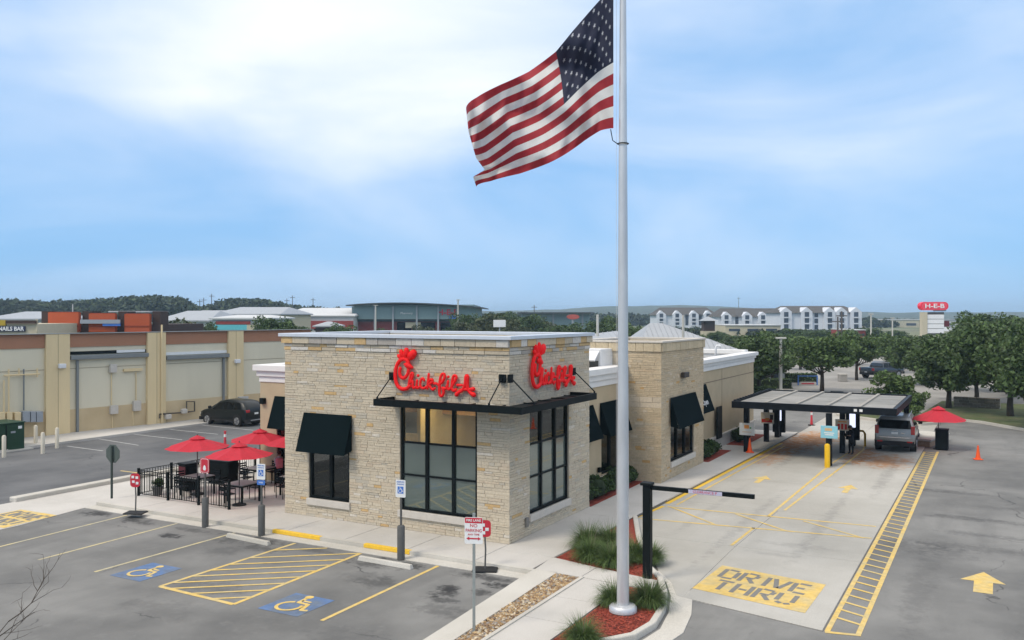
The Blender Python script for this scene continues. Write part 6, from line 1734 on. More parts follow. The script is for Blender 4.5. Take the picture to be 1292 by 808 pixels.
tree(0, 957, 500, 80, .98, 'dark round tree behind the restaurant rear corner', RG, .8, .98)
tree(1, 1081, 481, 99, .98, 'light green tree on a car park island near the pickup', RG, 2.9, .93)
tree(1, 1010, 470, 118, 1.0, 'tree standing behind the lamp post of the car park', RG, 3.6, .8)
tree(0, 1058, 470, 130, 1.0, 'tree between the lamp post and the pickup, further off', RG, 5.0, .74)
tree(1, 1122, 470, 112, .98, 'tree above the parked pickup truck', RG, 4.4, .84)
tree(0, 1152, 470, 120, 1.05, 'dark tree below the tall pylon sign', RG, .1, .78)
tree(0, 1246, 470, 118, 1.25, 'taller tree showing above the verge oaks', RG, 1.7, 1.32)
tree(0, 1232, 500, 74, .92, 'dense tree between the broad oak and the taller verge tree', RG, 5.2, 1.0)
tree(0, 1262, 500, 84, 1.1, 'dense dark tree behind the gap in the verge oaks', RG, 3.1, 1.18)
tree(0, 1300, 500, 78, 1.15, 'dark tree crowding behind the outermost verge tree', RG, .2, 1.25)
tree(0, 1165, 500, 92, .95, 'dark tree behind the young canopy tree', RG, 2.7, .86)
tree(0, 975, 500, 92, .9, 'dark tree crowding behind the restaurant rear corner', RG, 4.1, .9)
tree(1, 1218, 470, 105, 1.0, 'tree filling the gap between the verge oaks', RG, 2.0, 1.0)
tree(1, 1168, 470, 160, 1.2, 'far tree left of the pylon sign stem', RG, 1.5, .62)
tree(0, 1285, 470, 140, 1.25, 'far tree behind the verge oaks at the road', RG, .5, 1.0)
LG = 'trees between the stores'
for k, (i, px, D, s, sz, lab) in enumerate(((3, 237, 118, 1.15, 1.3, 'olive green tree behind the store parapet beside the teal shop front'), (0, 256, 128, .85, 1.05, 'dark tree next to the teal shop front'), (0, 345, 110, .95, 1.22, 'dark tree rising behind the last parapet panel'), (0, 362, 120, .8, 1.05, 'dark tree at the edge of the red-banded shop'),
        (1, 430, 150, 1.0, 1.0, 'bright round bush tree before the red shop wall'), (3, 488, 170, 1.0, .9, 'olive tree in front of the teal store columns'), (3, 530, 160, 1.0, 1.05, 'pale olive tree before the teal store entrance'), (3, 610, 150, 1.6, 1.42, 'large olive tree at the end of the teal store'), (0, 592, 165, 1.1, 1.3, 'dark tree tucked against the teal store end'),
        (3, 645, 140, 1.3, 1.25, 'olive tree over the tower coping'), (0, 668, 170, 1.2, 1.25, 'dark tree right of the olive trees over the coping'), (3, 690, 180, 1.2, 1.2, 'olive tree below the second teal store'), (0, 715, 150, 1.1, 1.0, 'dark tree near the tower parapet end'), (0, 760, 160, 1.3, 1.05, 'dark tree left of the flagpole on the skyline'), (1, 797, 140, 1.0, 1.0, 'light tree right of the flagpole above the grey roof'),
        (0, 775, 180, 1.2, 1.2, 'dark tree directly behind the flagpole'), (0, 630, 190, 1.4, 1.35, 'dark tree behind the white panel over the coping'))):
    tree(i, px, 0, D, s, lab, LG, k * 1.1, sz)
AG = 'trees before the white flats'
for k, (px, D, s, sz) in enumerate(((880, 190, 1.1, .9), (905, 210, 1.2, .95), (930, 170, 1.2, 1.0), (975, 200, 1.3, 1.0), (1000, 230, 1.4, 1.1), (1030, 210, 1.3, 1.05), (1070, 220, 1.4, 1.1), (1095, 240, 1.5, 1.1), (1130, 220, 1.3, 1.0), (1210, 230, 1.4, 1.0), (1060, 160, 1.0, .95), (985, 150, 1.0, .9))):
    tree(0 if k % 3 else 1, px, 0, D, s * .8, 'low dark tree in the row standing before the white apartment blocks', AG, k * .9, sz * .58)
# hedges by the car park
for (px, py, D, w_, l_) in ((965, 488, 88, 2.6, 'clipped dark hedge behind the restaurant rear corner'), (1004, 478, 96, 2.2, 'clipped dark hedge beside the lamp post'), (955, 492, 78, 1.6, 'short dark hedge against the rear walk')):
    p = AT(px, py, D); t = thing('hedge', l_, 'hedge', (p.x, p.y, ZA), TH)
    P = np.column_stack([rng.uniform(-w_, w_, 1500), rng.uniform(-.6, .6, 1500), rng.uniform(.05, 1.0, 1500)]); quads_obj('foliage', leaf_quads(P, .12), m_leafd, t)
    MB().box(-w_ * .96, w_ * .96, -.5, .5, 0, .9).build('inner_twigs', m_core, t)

# ------------------------------------------------------------------ far buildings; local frame: x picture-right, y away, metres
def far(name, label, cat, px, D, rz=0.0, group=None, z=ZA):
    p = AT(px, 0, D); return thing(name, label, cat, (p.x, p.y, z), TH + rz, group)
def fx_(px, px0, D): return (px - px0) * D / F
def fz_(py, D): return HC - (py - HY) * D / F - ZA
def fbox(t, name, px0, D, pa, pb, pt_, pbm, y0, y1, m, bevel=0):
    return MB().box(fx_(pa, px0, D), fx_(pb, px0, D), y0, y1, fz_(pbm, D), fz_(pt_, D)).build(name, m, t, bevel=bevel)
m_or = mat('orange_facade', (.42, .085, .03), .85, var=.06, scale=.8)
m_ord = mat('orange_reveal', (.26, .05, .022), .85, var=.06)
m_dbr = mat('dark_brown_wall', (.055, .035, .03), .85, var=.1)
m_crw = mat('cream_wall', (.52, .47, .34), .85, var=.06)
m_grf = mat('grey_metal_roof', (.34, .36, .38), .5, var=.07, scale=.4)
m_wwal = mat('white_shed_wall', (.56, .57, .57), .8, var=.06, scale=.3)
m_teal = mat('teal_cladding', (.20, .29, .30), .7, var=.06, scale=.2)
m_teald = mat('dark_fascia', (.045, .055, .06), .6, var=.06)
m_rbr = mat('red_brick_wall', (.27, .05, .045), .85, var=.12, scale=.4)
m_tur = mat('turquoise_awning', (.12, .48, .55), .6, var=.08)
# orange shop fronts
D = 96; t = far('shop_front', 'row of shops with orange tower panels and dark brown links', 'shop', 122, D)
MB().box(fx_(46, 122, D), fx_(200, 122, D), .6, 14, 0, fz_(410, D)).build('wall', m_dbr, t)
for (a, c, pt_, lab) in ((60.5, 99, 394.5, 1), (112, 145, 396, 2), (157, 188.5, 396.5, 3)):
    w_ = fbox(t, 'orange_panel', 122, D, a, c, pt_, 419, 0, .58, m_or); fbox(t, 'panel_reveal', 122, D, a, c, 411, 412.5, -.05, -.002, m_ord)
    fbox(t, 'panel_cap', 122, D, a + 1, c - 1, pt_ - .8, pt_, .1, .5, m_ord)
for (a, c) in ((48, 60), (100, 111.5), (145.5, 156.5), (189, 199)): fbox(t, 'link_wall', 122, D, a, c, 393, 419, .7, 3, m_dbr)
fbox(t, 'roof_edge', 122, D, 118, 172, 392.5, 394, 3.5, 9, m_wwal); fbox(t, 'light_pole', 122, D, 84.2, 84.9, 384, 396, 1.2, 1.3, m_wwal)
s_ = fbox(t, 'sign_board', 122, D, 103, 153, 403.5, 408.5, -.35, -.1, m_steel); fbox(t, 'sign_board', 122, D, 131, 153, 407, 411.5, -.3, -.1, m_signb)
# the same block's cream end with its lettered sign
D = 88; t = far('nail_salon', 'cream shop front with dark cornice and a lettered sign on the parapet', 'shop', 20, D)
MB().box(fx_(-60, 20, D), fx_(47.5, 20, D), 0, 12, 0, fz_(409, D)).build('wall', m_crw, t)
fbox(t, 'cornice', 20, D, 9, 47, 404.5, 408.8, -.3, .2, m_dbr); fbox(t, 'yellow_panel', 20, D, -30, 8.3, 404, 411, -.2, -.002, mat('mustard', (.42, .30, .03), .7))
fbox(t, 'sign_backing', 20, D, -60, 32.5, 412, 418.5, -.2, -.003, mat('navy_panel', (.02, .03, .08), .6)); fbox(t, 'corner_pilaster', 20, D, 45.6, 47.6, 403, 419, -.1, -.004, m_crw)
lettering('NAILS BAR', .56, t, (fx_(15.5, 20, D), -.23, fz_(415.2, D)), (R(90), 0, 0), m_signw, .02, .012, .95)
# grey roofed houses and sheds on the left skyline
def shed(px, D, pa, pb, pe, pr, label, mw, mr, dep=14, group='grey roofed sheds beyond the stores', bands=()):
    t_ = far('shed', label, 'building', px, D, group=group); x0, x1 = fx_(pa, px, D), fx_(pb, px, D); ze, zr = fz_(pe, D), fz_(pr, D)
    MB().box(x0, x1, 0, dep, 0, ze).build('wall', mw, t_)
    ov = .5
    MB().add([(x0 - ov, -ov, ze - .05), (x1 + ov, -ov, ze - .05), (x1 - 1.5, dep / 2, zr), (x0 + 1.5, dep / 2, zr), (x1 + ov, dep + ov, ze - .05), (x0 - ov, dep + ov, ze - .05), (x0 - ov, -ov, ze - .3), (x1 + ov, -ov, ze - .3), (x1 + ov, dep + ov, ze - .3), (x0 - ov, dep + ov, ze - .3)],
             [(0, 1, 2, 3), (1, 4, 2), (4, 5, 3, 2), (5, 0, 3), (0, 6, 7, 1), (1, 7, 8, 4), (5, 9, 6, 0), (4, 8, 9, 5)]).build('roof', mr, t_)
    for (a, c, q0, q1, m_, nm) in bands: fbox(t_, nm, px, D, a, c, q0, q1, -.3, -.01, m_)
    n_ = max(2, int((x1 - x0) / 5))
    for k_ in range(n_):
        xx = x0 + (k_ + .5) * (x1 - x0) / n_; MB().box(xx - .6, xx + .6, -.06, -.003, ze * .45, ze * .45 + 1.2).build('window', m_cglass, t_)
    return t_
shed(25, 150, -20, 47, 402, 393, 'grey roofed house over the nail salon parapet', m_wwal, m_grf, 20)
shed(225, 170, 198, 262, 404, 392, 'white shed with a low grey roof beside the orange shops', m_wwal, m_grf, 24)
shed(243, 200, 222, 280, 398, 391.5, 'long tan gabled shed behind the white shed', m_crw, m_grf, 26)
shed(312, 190, 268, 352, 396, 387, 'large grey roofed hall above the turquoise awning', m_crw, m_grf, 30)
shed(293, 150, 268, 335, 401, 397.5, 'low white shop with red band and turquoise awning', m_wwal, m_wwal, 18, bands=((273, 316, 405.5, 409.5, m_rbr, 'red_band'), (265, 312, 410, 416.5, m_tur, 'turquoise_awning'), (312, 330, 410, 417, m_crw, 'side_bay')))
shed(400, 230, 352, 446, 398, 388, 'white warehouse with a pale roof left of the teal store', m_wwal, m_wwal, 40, bands=((362, 446, 405, 415, m_rbr, 'red_brick_front'),))
shed(412, 175, 398, 422, 411, 406, 'small grey roofed kiosk before the white warehouse', m_dbr, m_grf, 8)
# teal supermarket
D = 235; px0 = 524; t = far('supermarket', 'teal clad supermarket with a curved dark roof edge and red letters', 'store', px0, D)
MB().box(fx_(444, px0, D), fx_(600, px0, D), 2.0, 60, 0, fz_(404, D)).build('wall', m_rbr, t)
fbox(t, 'teal_band', px0, D, 444, 600, 387, 403, 0, 50, m_teal)
b = MB(); xs_ = [fx_(438 + 172 * k_ / 12, px0, D) for k_ in range(13)]; zs_ = [fz_(385 - 3.2 * math.sin(math.pi * (k_ / 12) ** .8) + 3.0 * (k_ / 12) ** 3, D) for k_ in range(13)]
b.add([(x, -2, z) for x, z in zip(xs_, zs_)] + [(x, 52, z) for x, z in zip(xs_, zs_)] + [(x, -2, z - .3) for x, z in zip(xs_, zs_)] + [(x, 52, z - .3) for x, z in zip(xs_, zs_)],
      [(i, i + 1, 14 + i, 13 + i) for i in range(12)] + [(26 + i, 27 + i, i + 1, i) for i in range(12)] + [(26 + i, 39 + i, 40 + i, 27 + i) for i in range(12)] + [(0, 13, 39, 26), (12, 38, 51, 25)])
b.build('roof', m_teald, t)
fbox(t, 'upper_wall', px0, D, 447, 598, 384.6, 387, .3, 49, m_teal); fbox(t, 'shadow_gap', px0, D, 444, 600, 403, 406, 1.2, 1.9, m_teald)
for px in (473, 496, 526, 553, 577): fbox(t, 'column', px0, D, px - 1, px + 1, 386, 432, -.5, 0, m_steel)
for (a, c) in ((530, 548), (555, 574), (500, 518)): fbox(t, 'entrance_glazing', px0, D, a, c, 407, 431, 1.6, 1.99, m_cglass)
fbox(t, 'entrance_sign', px0, D, 511, 530, 407, 414, 1.0, 1.5, m_crw)
lettering('H-E-B', 2.1, t, (fx_(565, px0, D), -.12, fz_(394.5, D)), (R(90), 0, 0), m_signr, .08, .06, 1.1)
fbox(t, 'blue_panel', px0, D, 567, 577, 398.2, 402.5, -.15, -.005, m_signb)
lettering('Pharmacy', .75, t, (fx_(513, px0, D), -.08, fz_(395.5, D)), (R(90), 0, 0), m_signw, .03, .0, 1.1)
D = 300; px0 = 700; t = far('supermarket_annex', 'second teal building with a flat dark roof right of the olive trees', 'store', px0, D)
MB().box(fx_(658, px0, D), fx_(744, px0, D), 0, 40, 0, fz_(396, D)).build('wall', m_teal, t); fbox(t, 'roof', px0, D, 653, 749, 394.2, 395.8, -3, 42, m_teald)
for px in (698, 735): fbox(t, 'column', px0, D, px - 1, px + 1, 396, 415, -.6, -.05, m_steel)
D = 200; px0 = 723; t = far('pole_sign', 'orange red oval sign on a post before the second teal building', 'sign', px0, D)
fbox(t, 'post', px0, D, 721.5, 723.5, 401, 430, -.2, .2, m_steel); b = MB(); b.add([(fx_(723 + 8 * math.cos(a), px0, D), -.3, fz_(400 - 3.2 * math.sin(a), D)) for a in np.linspace(0, 6.283, 19)[:-1]] + [(fx_(723 + 8 * math.cos(a), px0, D), .3, fz_(400 - 3.2 * math.sin(a), D)) for a in np.linspace(0, 6.283, 19)[:-1]], [tuple(range(17, -1, -1)), tuple(range(18, 36))] + [(i, 18 + i, 18 + (i + 1) % 18, (i + 1) % 18)[::-1] for i in range(18)])
b.build('sign_face', mat('faded_red', (.45, .10, .08), .6), t)
D = 120; px0 = 630; t = far('white_panel_sign', 'blank white sign cabinet above the tower coping among the trees', 'sign', px0, D)
fbox(t, 'cabinet', px0, D, 622.5, 638, 404, 413, -.2, .2, m_signw, .03); fbox(t, 'post', px0, D, 629.5, 631, 413, 470, -.1, .1, m_steel)
# grey standing-seam roofs behind the restaurant
D = 74; px0 = 850; t = far('metal_roofed_building', 'building with a ribbed grey hip roof behind the stone pier', 'building', px0, D)
xa, xb = fx_(800, px0, D), fx_(946, px0, D); ze = fz_(446, D); zr = fz_(408, D + 6.5)
MB().box(xa + .5, xb - .6, .5, 13, 0, ze).build('wall', m_stuc, t)
R0, R1 = (fx_(835, px0, D), 6.5, zr), (fx_(852, px0, D), 6.5, zr)
C_ = [(xa, 0, ze), (xb, 0, ze), (xb, 13.5, ze), (xa, 13.5, ze)]
MB().add(C_ + [R0, R1] + [(x, y, z - .25) for x, y, z in C_], [(0, 1, 5, 4), (1, 2, 5), (2, 3, 4, 5), (3, 0, 4), (0, 6, 7, 1), (1, 7, 8, 2), (2, 8, 9, 3), (3, 9, 6, 0)]).build('roof', m_grf, t)
for k_ in range(1, 22):
    f = k_ / 22; x = xa + (xb - xa) * f
    tt = np.interp(x, [xa, R0[0], R1[0], xb], [0, 1, 1, 0]); 
    MB().tube([(x, 0, ze + .03), (x, 6.5 * tt, ze + (zr - ze) * tt + .03)], .035, 4).build('seam', m_grf, t)
for k_ in range(1, 9):
    y = 13.5 * k_ / 9; tt = np.interp(y, [0, 6.5, 13.5], [0, 1, 0]); MB().tube([(xb, y, ze + .03), (xb + (R1[0] - xb) * tt, y, ze + (zr - ze) * tt + .03)], .035, 4).build('seam', m_grf, t)
MB().box(xa + 1, xb - 1, .44, .498, ze - .5, ze - .2).build('frieze', m_corn, t)
D = 62; px0 = 762; t = far('metal_roofed_building', 'low grey metal roof showing between flagpole and stone tower', 'building', px0, D)
xa, xb = fx_(700, px0, D), fx_(800, px0, D); MB().box(xa, xb, 0.6, 9, 0, fz_(447, D)).build('wall', m_stuc, t)
MB().add([(xa, 0, fz_(446, D)), (xb, 0, fz_(440, D)), (xb, 10, fz_(421, D)), (xa, 10, fz_(433, D)), (xa, 0, fz_(448, D)), (xb, 0, fz_(442, D))], [(0, 1, 2, 3), (0, 4, 5, 1)]).build('roof', m_grf, t)
for k_ in range(1, 14):
    f = k_ / 14; x = xa + (xb - xa) * f; MB().tube([(x, 0, fz_(446 - 6 * f, D) + .03), (x, 10, fz_(433 - 12 * f, D) + .03)], .03, 4).build('seam', m_grf, t)
# white flats
m_flat = mat('white_flat_wall', (.64, .67, .72), .8, var=.05, scale=.2)
m_froof = mat('brown_grey_shingle', (.085, .080, .075), .9, var=.1, scale=.3)
m_fwin = mat('flat_window', (.05, .065, .09), .3, var=.2, scale=.3)
def flats(px0, D, pa, pb, pe, pr, pg, label, gables, floors=3):
    t_ = far('apartment_block', label, 'apartment block', px0, D, group='white apartment blocks on the skyline')
    x0, x1 = fx_(pa, px0, D), fx_(pb, px0, D); ze, zr = fz_(pe, D), fz_(pr, D); zg = max(0, fz_(pg, D)); dep = 18
    MB().box(x0, x1, 0, dep, 0, ze).build('wall', m_flat, t_)
    MB().add([(x0 - .8, -.8, ze), (x1 + .8, -.8, ze), (x1 + .8, dep + .8, ze), (x0 - .8, dep + .8, ze), (x0 + 3, dep / 2, zr), (x1 - 3, dep / 2, zr)], [(0, 1, 5, 4), (1, 2, 5), (2, 3, 4, 5), (3, 0, 4), (0, 3, 2, 1)]).build('roof', m_froof, t_)
    for gpx in gables:
        gx = fx_(gpx, px0, D); gw = 2.1; gz = ze + .4
        b_ = MB(); b_.add([(gx - gw, -.9, 0), (gx + gw, -.9, 0), (gx + gw, -.9, gz), (gx + gw * .02, -.9, gz + 1.7), (gx - gw * .02, -.9, gz + 1.7), (gx - gw, -.9, gz), (gx - gw, 0, 0), (gx + gw, 0, 0), (gx + gw, 6, gz), (gx + gw * .02, 6, gz + 1.7), (gx - gw * .02, 6, gz + 1.7), (gx - gw, 6, gz)],
                          [(0, 1, 2, 3, 4, 5), (1, 7, 8, 2), (2, 8, 9, 3), (3, 9, 10, 4), (4, 10, 11, 5), (5, 11, 6, 0)])
        b_.build('gabled_bay', m_flat, t_)
        for f in range(floors):
            zz = zg + (ze - zg) * (f + .25) / floors; MB().box(gx - .8, gx + .8, -1.0, -.91, zz, zz + 2.0).build('window', m_fwin, t_)
            MB().box(gx - 1.0, gx + 1.0, -1.4, -1.01, zz - .25, zz + .2).build('balcony', m_flat, t_)
    n_ = int((x1 - x0) / 2.9)
    for k_ in range(n_):
        xx = x0 + (k_ + .5) * (x1 - x0) / n_
        if any(abs(xx - fx_(gq, px0, D)) < 2.6 for gq in gables): continue
        for f in range(floors):
            zz = zg + (ze - zg) * (f + .3) / floors; MB().box(xx - .65, xx + .65, -.1, -.004, zz, zz + 1.7).build('window', m_fwin, t_)
    return t_
flats(868, 400, 828, 905, 398, 388, 412, 'white flats with gabled bays left of the darker water tower', (834, 854, 875, 893))
flats(960, 370, 906, 1010, 400, 389, 416, 'long white flats with many gables in the middle of the skyline', (916, 942, 962, 982))
flats(1045, 330, 984, 1086, 395, 386, 418, 'nearest white flats with a tall end pavilion', (991, 1017, 1046, 1061, 1079))
D = 240; t = far('square_tower', 'small dark square tower with a hip roof before the flats', 'tower', 895, D)
fbox(t, 'wall', 895, D, 888, 902, 405, 418, 0, 3, m_dbr); fbox(t, 'body', 895, D, 887, 904, 418, 430, -.2, 3.4, m_crw)
x0, x1 = fx_(885, 895, D), fx_(905, 895, D); MB().add([(x0, -1, fz_(405, D)), (x1, -1, fz_(405, D)), (x1, 4, fz_(405, D)), (x0, 4, fz_(405, D)), (0, 1.5, fz_(399.5, D))], [(0, 1, 4), (1, 2, 4), (2, 3, 4), (3, 0, 4), (3, 2, 1, 0)]).build('roof', m_grf, t)
for (px, D, pa, pb, pt_, l_, m_) in ((935, 280, 915, 985, 411, 'low tan shops below the white flats', m_crw), (1083, 230, 1075, 1092, 417, 'small red roofed restaurant in the far car park', m_rbr), (1225, 420, 1190, 1245, 404, 'pale low warehouse on the right skyline', m_wwal), (1150, 500, 1098, 1160, 404, 'distant beige store row on the right skyline', m_crw), (1262, 450, 1240, 1300, 405, 'distant grey warehouse behind the verge trees', m_wwal)):
    t = far('low_building', l_, 'building', px, D); fbox(t, 'wall', px, D, pa, pb, pt_, 432, 0, 15, m_); fbox(t, 'parapet', px, D, pa - .4, pb + .4, pt_ - 1, pt_, -.3, 15.3, m_wwal if m_ is not m_wwal else m_grf)
    for k_ in range(3): fbox(t, 'window', px, D, pa + (pb - pa) * (k_ + .2) / 3, pa + (pb - pa) * (k_ + .8) / 3, pt_ + 4, pt_ + 7, -.1, -.01, m_fwin)
t = far('church_block', 'pale wall section behind the rear corner of the restaurant', 'building', 968, 92); fbox(t, 'wall', 968, 92, 948, 990, 462, 492, 0, 6, m_wwal); fbox(t, 'roof', 968, 92, 946, 992, 459, 462, -.4, 6.4, m_grf); fbox(t, 'window', 968, 92, 975, 982, 468, 480, -.1, -.01, m_fwin)
# pylon sign
D = 185; px0 = 1177; t = far('pylon_sign', 'tall roadside pylon with a red oval top and white tenant panels', 'pylon sign', px0, D)
fbox(t, 'stone_post', px0, D, 1162, 1168.5, 394, 470, -.6, .6, m_crw)
for k_ in range(4): fbox(t, 'tenant_panel', px0, D, 1169, 1190, 397.2 + k_ * 6, 402.6 + k_ * 6, -.4, .4, m_signw, .03)
fbox(t, 'frame', px0, D, 1168.6, 1190.4, 394, 423, -.2, .2, m_grey)
b = MB(); ring = []
for (cx_, a0) in ((1189.5, -90), (1164.5, 90)):
    for k_ in range(9): a = R(a0 + k_ * 22.5); ring.append((fx_(cx_ + 5.2 * math.cos(a), px0, D), fz_(386.4 - 5.2 * math.sin(a), D)))
n = len(ring); b.add([(x, -.7, z) for x, z in ring] + [(x, .7, z) for x, z in ring], [tuple(range(n)), tuple(range(2 * n - 1, n - 1, -1))] + [(i, n + i, n + (i + 1) % n, (i + 1) % n) for i in range(n)])
b.build('oval_head', mat('pylon_red', (.62, .02, .05), .4, emit=(1, .03, .06), estr=.15), t)
b = MB(); b.add([(x * .86, -.72, (z - fz_(386.4, D)) * .78 + fz_(386.4, D)) for x, z in ring], [tuple(range(n))]); b.build('oval_border', mat('pylon_pink', (.75, .25, .28), .4), t)
b = MB(); b.add([(x * .83, -.74, (z - fz_(386.4, D)) * .70 + fz_(386.4, D)) for x, z in ring], [tuple(range(n))]); b.build('oval_field', MATS['pylon_red'], t)
lettering('H-E-B', 1.25, t, (0, -.8, fz_(386.6, D)), (R(90), 0, 0), m_signw, .03, .03, 1.35)
fbox(t, 'side_panel', px0, D, 1190, 1198, 413, 418, -.3, .3, m_signw); fbox(t, 'side_panel', px0, D, 1189, 1197, 405, 412.5, -.25, .25, m_mar); fbox(t, 'blue_panel', px0, D, 1178, 1193, 391.2, 393, -.3, .3, m_tur)
# lamp posts, utility poles, far furniture
m_lp = mat('lamp_post_paint', (.50, .49, .44), .6, var=.06)
def lamp_post(px, D, ptop, label, w_=.09, group='car park lamp posts', head=True):
    p = AT(px, 0, D); z = fz_(ptop, D)
    t_ = thing('lamp_post', label, 'lamp post', (p.x, p.y, ZA), TH, group)
    MB().tube([(0, 0, 0), (0, 0, z)], [w_ * 1.2, w_], 8).build('post', m_lp, t_); MB().lathe([(.3, 0), (.3, .7), (.26, .75)], (0, 0, 0), 12).build('footing', m_kerb, t_)
    if head: MB().box(-.45, .45, -.2, .2, z, z + .16).build('lamp_head', m_lp, t_, bevel=.03)
lamp_post(985, 78, 428, 'cream lamp post behind the order canopy', .13)
lamp_post(754, 70, 397, 'white slender post seen above the low metal roof', .10, head=False)
lamp_post(862, 70, 398, 'white slender post above the stone pier', .10, head=False)
lamp_post(1099, 170, 397, 'lamp post above the pickup truck', .14); lamp_post(1126, 190, 402, 'lamp post left of the pylon sign', .14); lamp_post(578, 210, 379, 'lamp post in front of the supermarket letters', .16); lamp_post(474, 190, 386, 'lamp post in front of the supermarket corner', .14)
m_up = mat('utility_pole', (.10, .085, .075), .9, var=.1)
for k_, (px, D, ptop) in enumerate(((252, 420, 378), (257, 440, 376), (267, 430, 371), (362, 460, 377), (369, 470, 373), (395, 480, 376), (674, 420, 385), (1062, 210, 393), (1057, 200, 400), (932, 700, 375))):
    p = AT(px, 0, D); z = fz_(ptop, D); t = thing('utility_pole', 'thin dark utility pole on the skyline', 'utility pole', (p.x, p.y, ZA), TH, 'utility poles on the skyline')
    MB().tube([(0, 0, 0), (0, 0, z)], [.24, .18], 6).build('pole', m_up, t); MB().box(-1.3, 1.3, -.1, .1, z - 1.2, z - .95).build('crossarm', m_up, t)
D = 92; t = far('cart_shelter', 'cart return with blue posts and a red lettered banner in the car park', 'cart return', 1018, D)
for px in (1007, 1031): fbox(t, 'post', 1018, D, px - .45, px + .45, 474, 491, -.1, .1, m_signb)
fbox(t, 'banner', 1018, D, 1009, 1029, 482, 487.5, -.05, .05, m_sill); fbox(t, 'red_stripe', 1018, D, 1011, 1027, 483.5, 485, -.06, -.051, m_signr); fbox(t, 'top_rail', 1018, D, 1007, 1031, 474.4, 475.1, -.08, .08, m_signb)
p = AT(1056, 500, 72); t = thing('litter_bin', 'square black litter bin behind the canopy roof', 'bin', (p.x, p.y, ZA), TH); MB().box(-.35, .35, -.35, .35, 0, .95).build('bin_body', m_blk, t, bevel=.03); MB().box(-.4, .4, -.4, .4, .952, 1.1).build('lid', m_blk, t, bevel=.03)
p = AT(1063, 480, 97); t = thing('concrete_block', 'pale concrete block by the car park tree', 'block', (p.x, p.y, ZA), TH); MB().box(-.4, .4, -.4, .4, 0, .75).build('block_body', m_lot, t, bevel=.05); MB().box(-.43, .43, -.43, .43, .752, .82).build('cap', m_kerb, t, bevel=.03)
# rough stone wall beyond the verge
p, q = G(1203, 513), G(1262, 516)
t = thing('stone_garden_wall', 'low rough stone wall behind the trunk of the verge oak', 'wall', (p.x, p.y, 0), math.atan2(q.y - p.y, q.x - p.x)); L_ = (q - p).length
MB().box(0, L_, .05, .4, -.15, .72).build('wall_core', m_mort, t)
rr = np.random.default_rng(8)
for r_ in range(4):
    x = 0.0
    while x < L_ - .1:
        l_ = min(rr.uniform(.35, .75), L_ - x); b = MB(); b.col = tuple(np.array((.30, .25, .19)) * rr.uniform(.7, 1.2)); b.box(x + .01, x + l_ - .01, -rr.uniform(0, .05), .45, -.1 + r_ * .22, .1 + r_ * .22); b.build('stone', m_stone, t, bevel=.03); x += l_

# ------------------------------------------------------------------ woods and hills on the skyline
def wood(name, label, pts, n, size, m, depth, seed, low=0.0, base=.0):
    """far-off wood read as one mass: pts (px, py of its top, distance)"""
    r = np.random.default_rng(seed); Q = []
    pxs = [p_[0] for p_ in pts]; tops = [p_[1] for p_ in pts]; Ds = [p_[2] for p_ in pts]
    m_n = 260
    cpx = r.uniform(pxs[0], pxs[-1], m_n); cD = np.interp(cpx, pxs, Ds) + r.uniform(0, depth, m_n)
    for k_ in range(m_n):
        D = cD[k_]; top = np.interp(cpx[k_], pxs, tops) + r.uniform(0, 5) ** 1.0; zt = HC - (top - HY) * D / F
        c = AT(cpx[k_], 0, D); nn_ = n // m_n; rad = min(r.uniform(5, 9) * size / 1.2, max(zt, 1.0) * .62)
        d = r.normal(size=(nn_, 3)); d /= np.linalg.norm(d, axis=1, keepdims=True); d *= r.uniform(.6, 1.0, (nn_, 1))
        P_ = np.array([c.x, c.y, max(zt - rad * .8, .4)]) + d * np.array([rad, rad, rad * .8]); P_ = P_[P_[:, 2] > -1]
        Q.append(P_)
    P_ = np.concatenate(Q); return quads_obj(name, leaf_quads(P_, size, r=r), m, kind='stuff', label=label, cat='wood')
m_wood = mat('woodland', (0.046, 0.064, 0.030), .9, var=.35, scale=.05, island=.45)
wood('woodland', 'dark evergreen wood covering the low hill on the left skyline', [(-60, 377, 380), (20, 377, 380), (60, 379, 380), (110, 377, 370), (150, 374, 360), (190, 372, 350), (225, 373, 350), (243, 383, 380)], 42000, 1.0, m_wood, 90, 41)
wood('woodland', 'lower wood behind the warehouses in the left centre', [(236, 386, 420), (268, 384, 420), (285, 375, 400), (325, 375, 400), (345, 379, 420), (380, 385, 450), (440, 388, 480)], 26000, 1.1, m_wood, 80, 42)
wood('woodland', 'far tree belt behind the second teal building', [(590, 396, 520), (640, 393, 520), (700, 395, 520), (760, 394, 560), (830, 396, 560)], 16000, 1.4, m_wood, 90, 43)
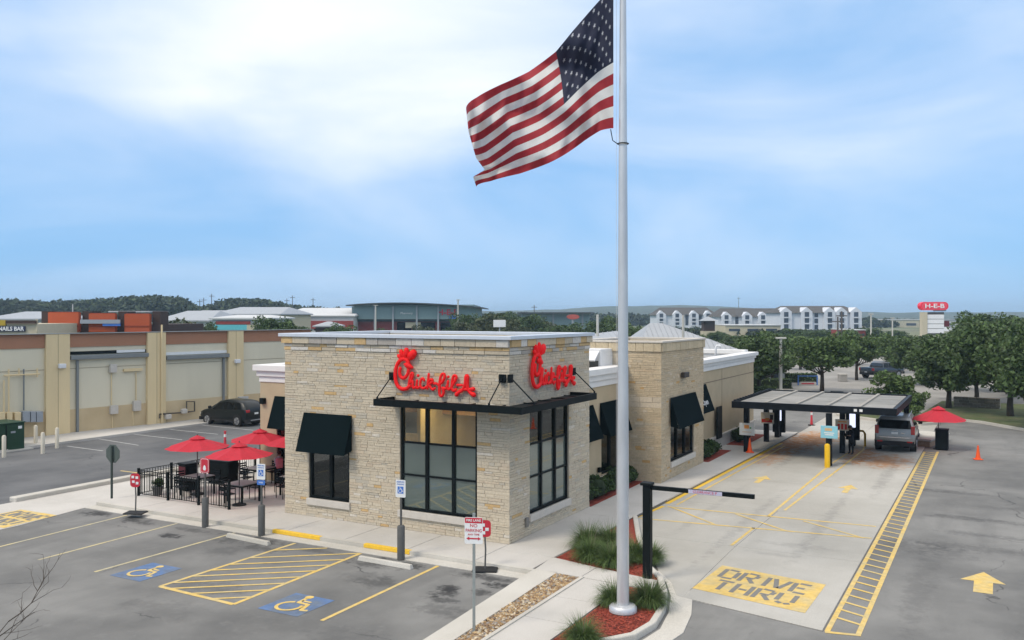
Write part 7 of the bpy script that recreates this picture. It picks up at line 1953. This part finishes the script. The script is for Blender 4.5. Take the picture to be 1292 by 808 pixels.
wood('woodland', 'far tree belt along the right horizon', [(1070, 400, 480), (1110, 401, 480), (1160, 403, 520), (1230, 402, 480), (1330, 400, 480)], 22000, 1.3, m_wood, 120, 44)
wood('woodland', 'shrubby belt before the white flats', [(820, 412, 300), (900, 415, 290), (960, 416, 270), (1030, 417, 260), (1090, 414, 270)], 16000, 1.0, m_wood, 60, 45)
m_hill = mat('hill_scrub', (.045, .062, .034), .95, var=.45, scale=.03, col2=(.075, .085, .05))
b = MB(); r = np.random.default_rng(77)
prof = [(-200, 393), (100, 394), (400, 395), (560, 394), (640, 393), (700, 391), (740, 388.5), (790, 386.5), (830, 386), (868, 385.5), (905, 387), (960, 390), (1040, 393), (1120, 395), (1250, 394.5), (1500, 394)]
D = 1750; NP = 90; rows = []
for j in range(10):
    f = j / 9; row = []
    for i in range(NP + 1):
        px = -200 + 1700 * i / NP; top = np.interp(px, [p_[0] for p_ in prof], [p_[1] for p_ in prof])
        zt = HC - (top - HY) * D / F
        dd = D - 500 + f * 900; zz = (zt + 2) * math.sin(min(1, f / .55) * math.pi / 2) * (1 if f < .56 else max(0, 1 - (f - .56) / .44)) + r.normal(0, .5) * (0 < f < 1)
        p_ = AT(px, 0, dd); row.append((p_.x, p_.y, zz - 1.5))
    rows += row
b.add(rows, [(j * (NP + 1) + i, j * (NP + 1) + i + 1, (j + 1) * (NP + 1) + i + 1, (j + 1) * (NP + 1) + i) for j in range(9) for i in range(NP)])
struct('hills', b, m_hill, smooth='all')

# ------------------------------------------------------------------ light haze
b = MB(); b.box(-2600, 2600, -400, 4200, -3.0, 40.0)
hz = b.build('haze', bpy.data.materials.new('haze'), kind='stuff')
hm = hz.data.materials[0]; hm.use_nodes = True; ht = hm.node_tree
for n in list(ht.nodes): ht.nodes.remove(n)
ho = ht.nodes.new('ShaderNodeOutputMaterial'); pv = ht.nodes.new('ShaderNodeVolumePrincipled')
pv.inputs['Color'].default_value = (0.58, 0.80, 1.0, 1); pv.inputs['Density'].default_value = 0.00032; pv.inputs['Anisotropy'].default_value = 0.0
ht.links.new(pv.outputs[0], ho.inputs['Volume'])
tag(hz, 'thin pale haze over the whole place', 'haze')
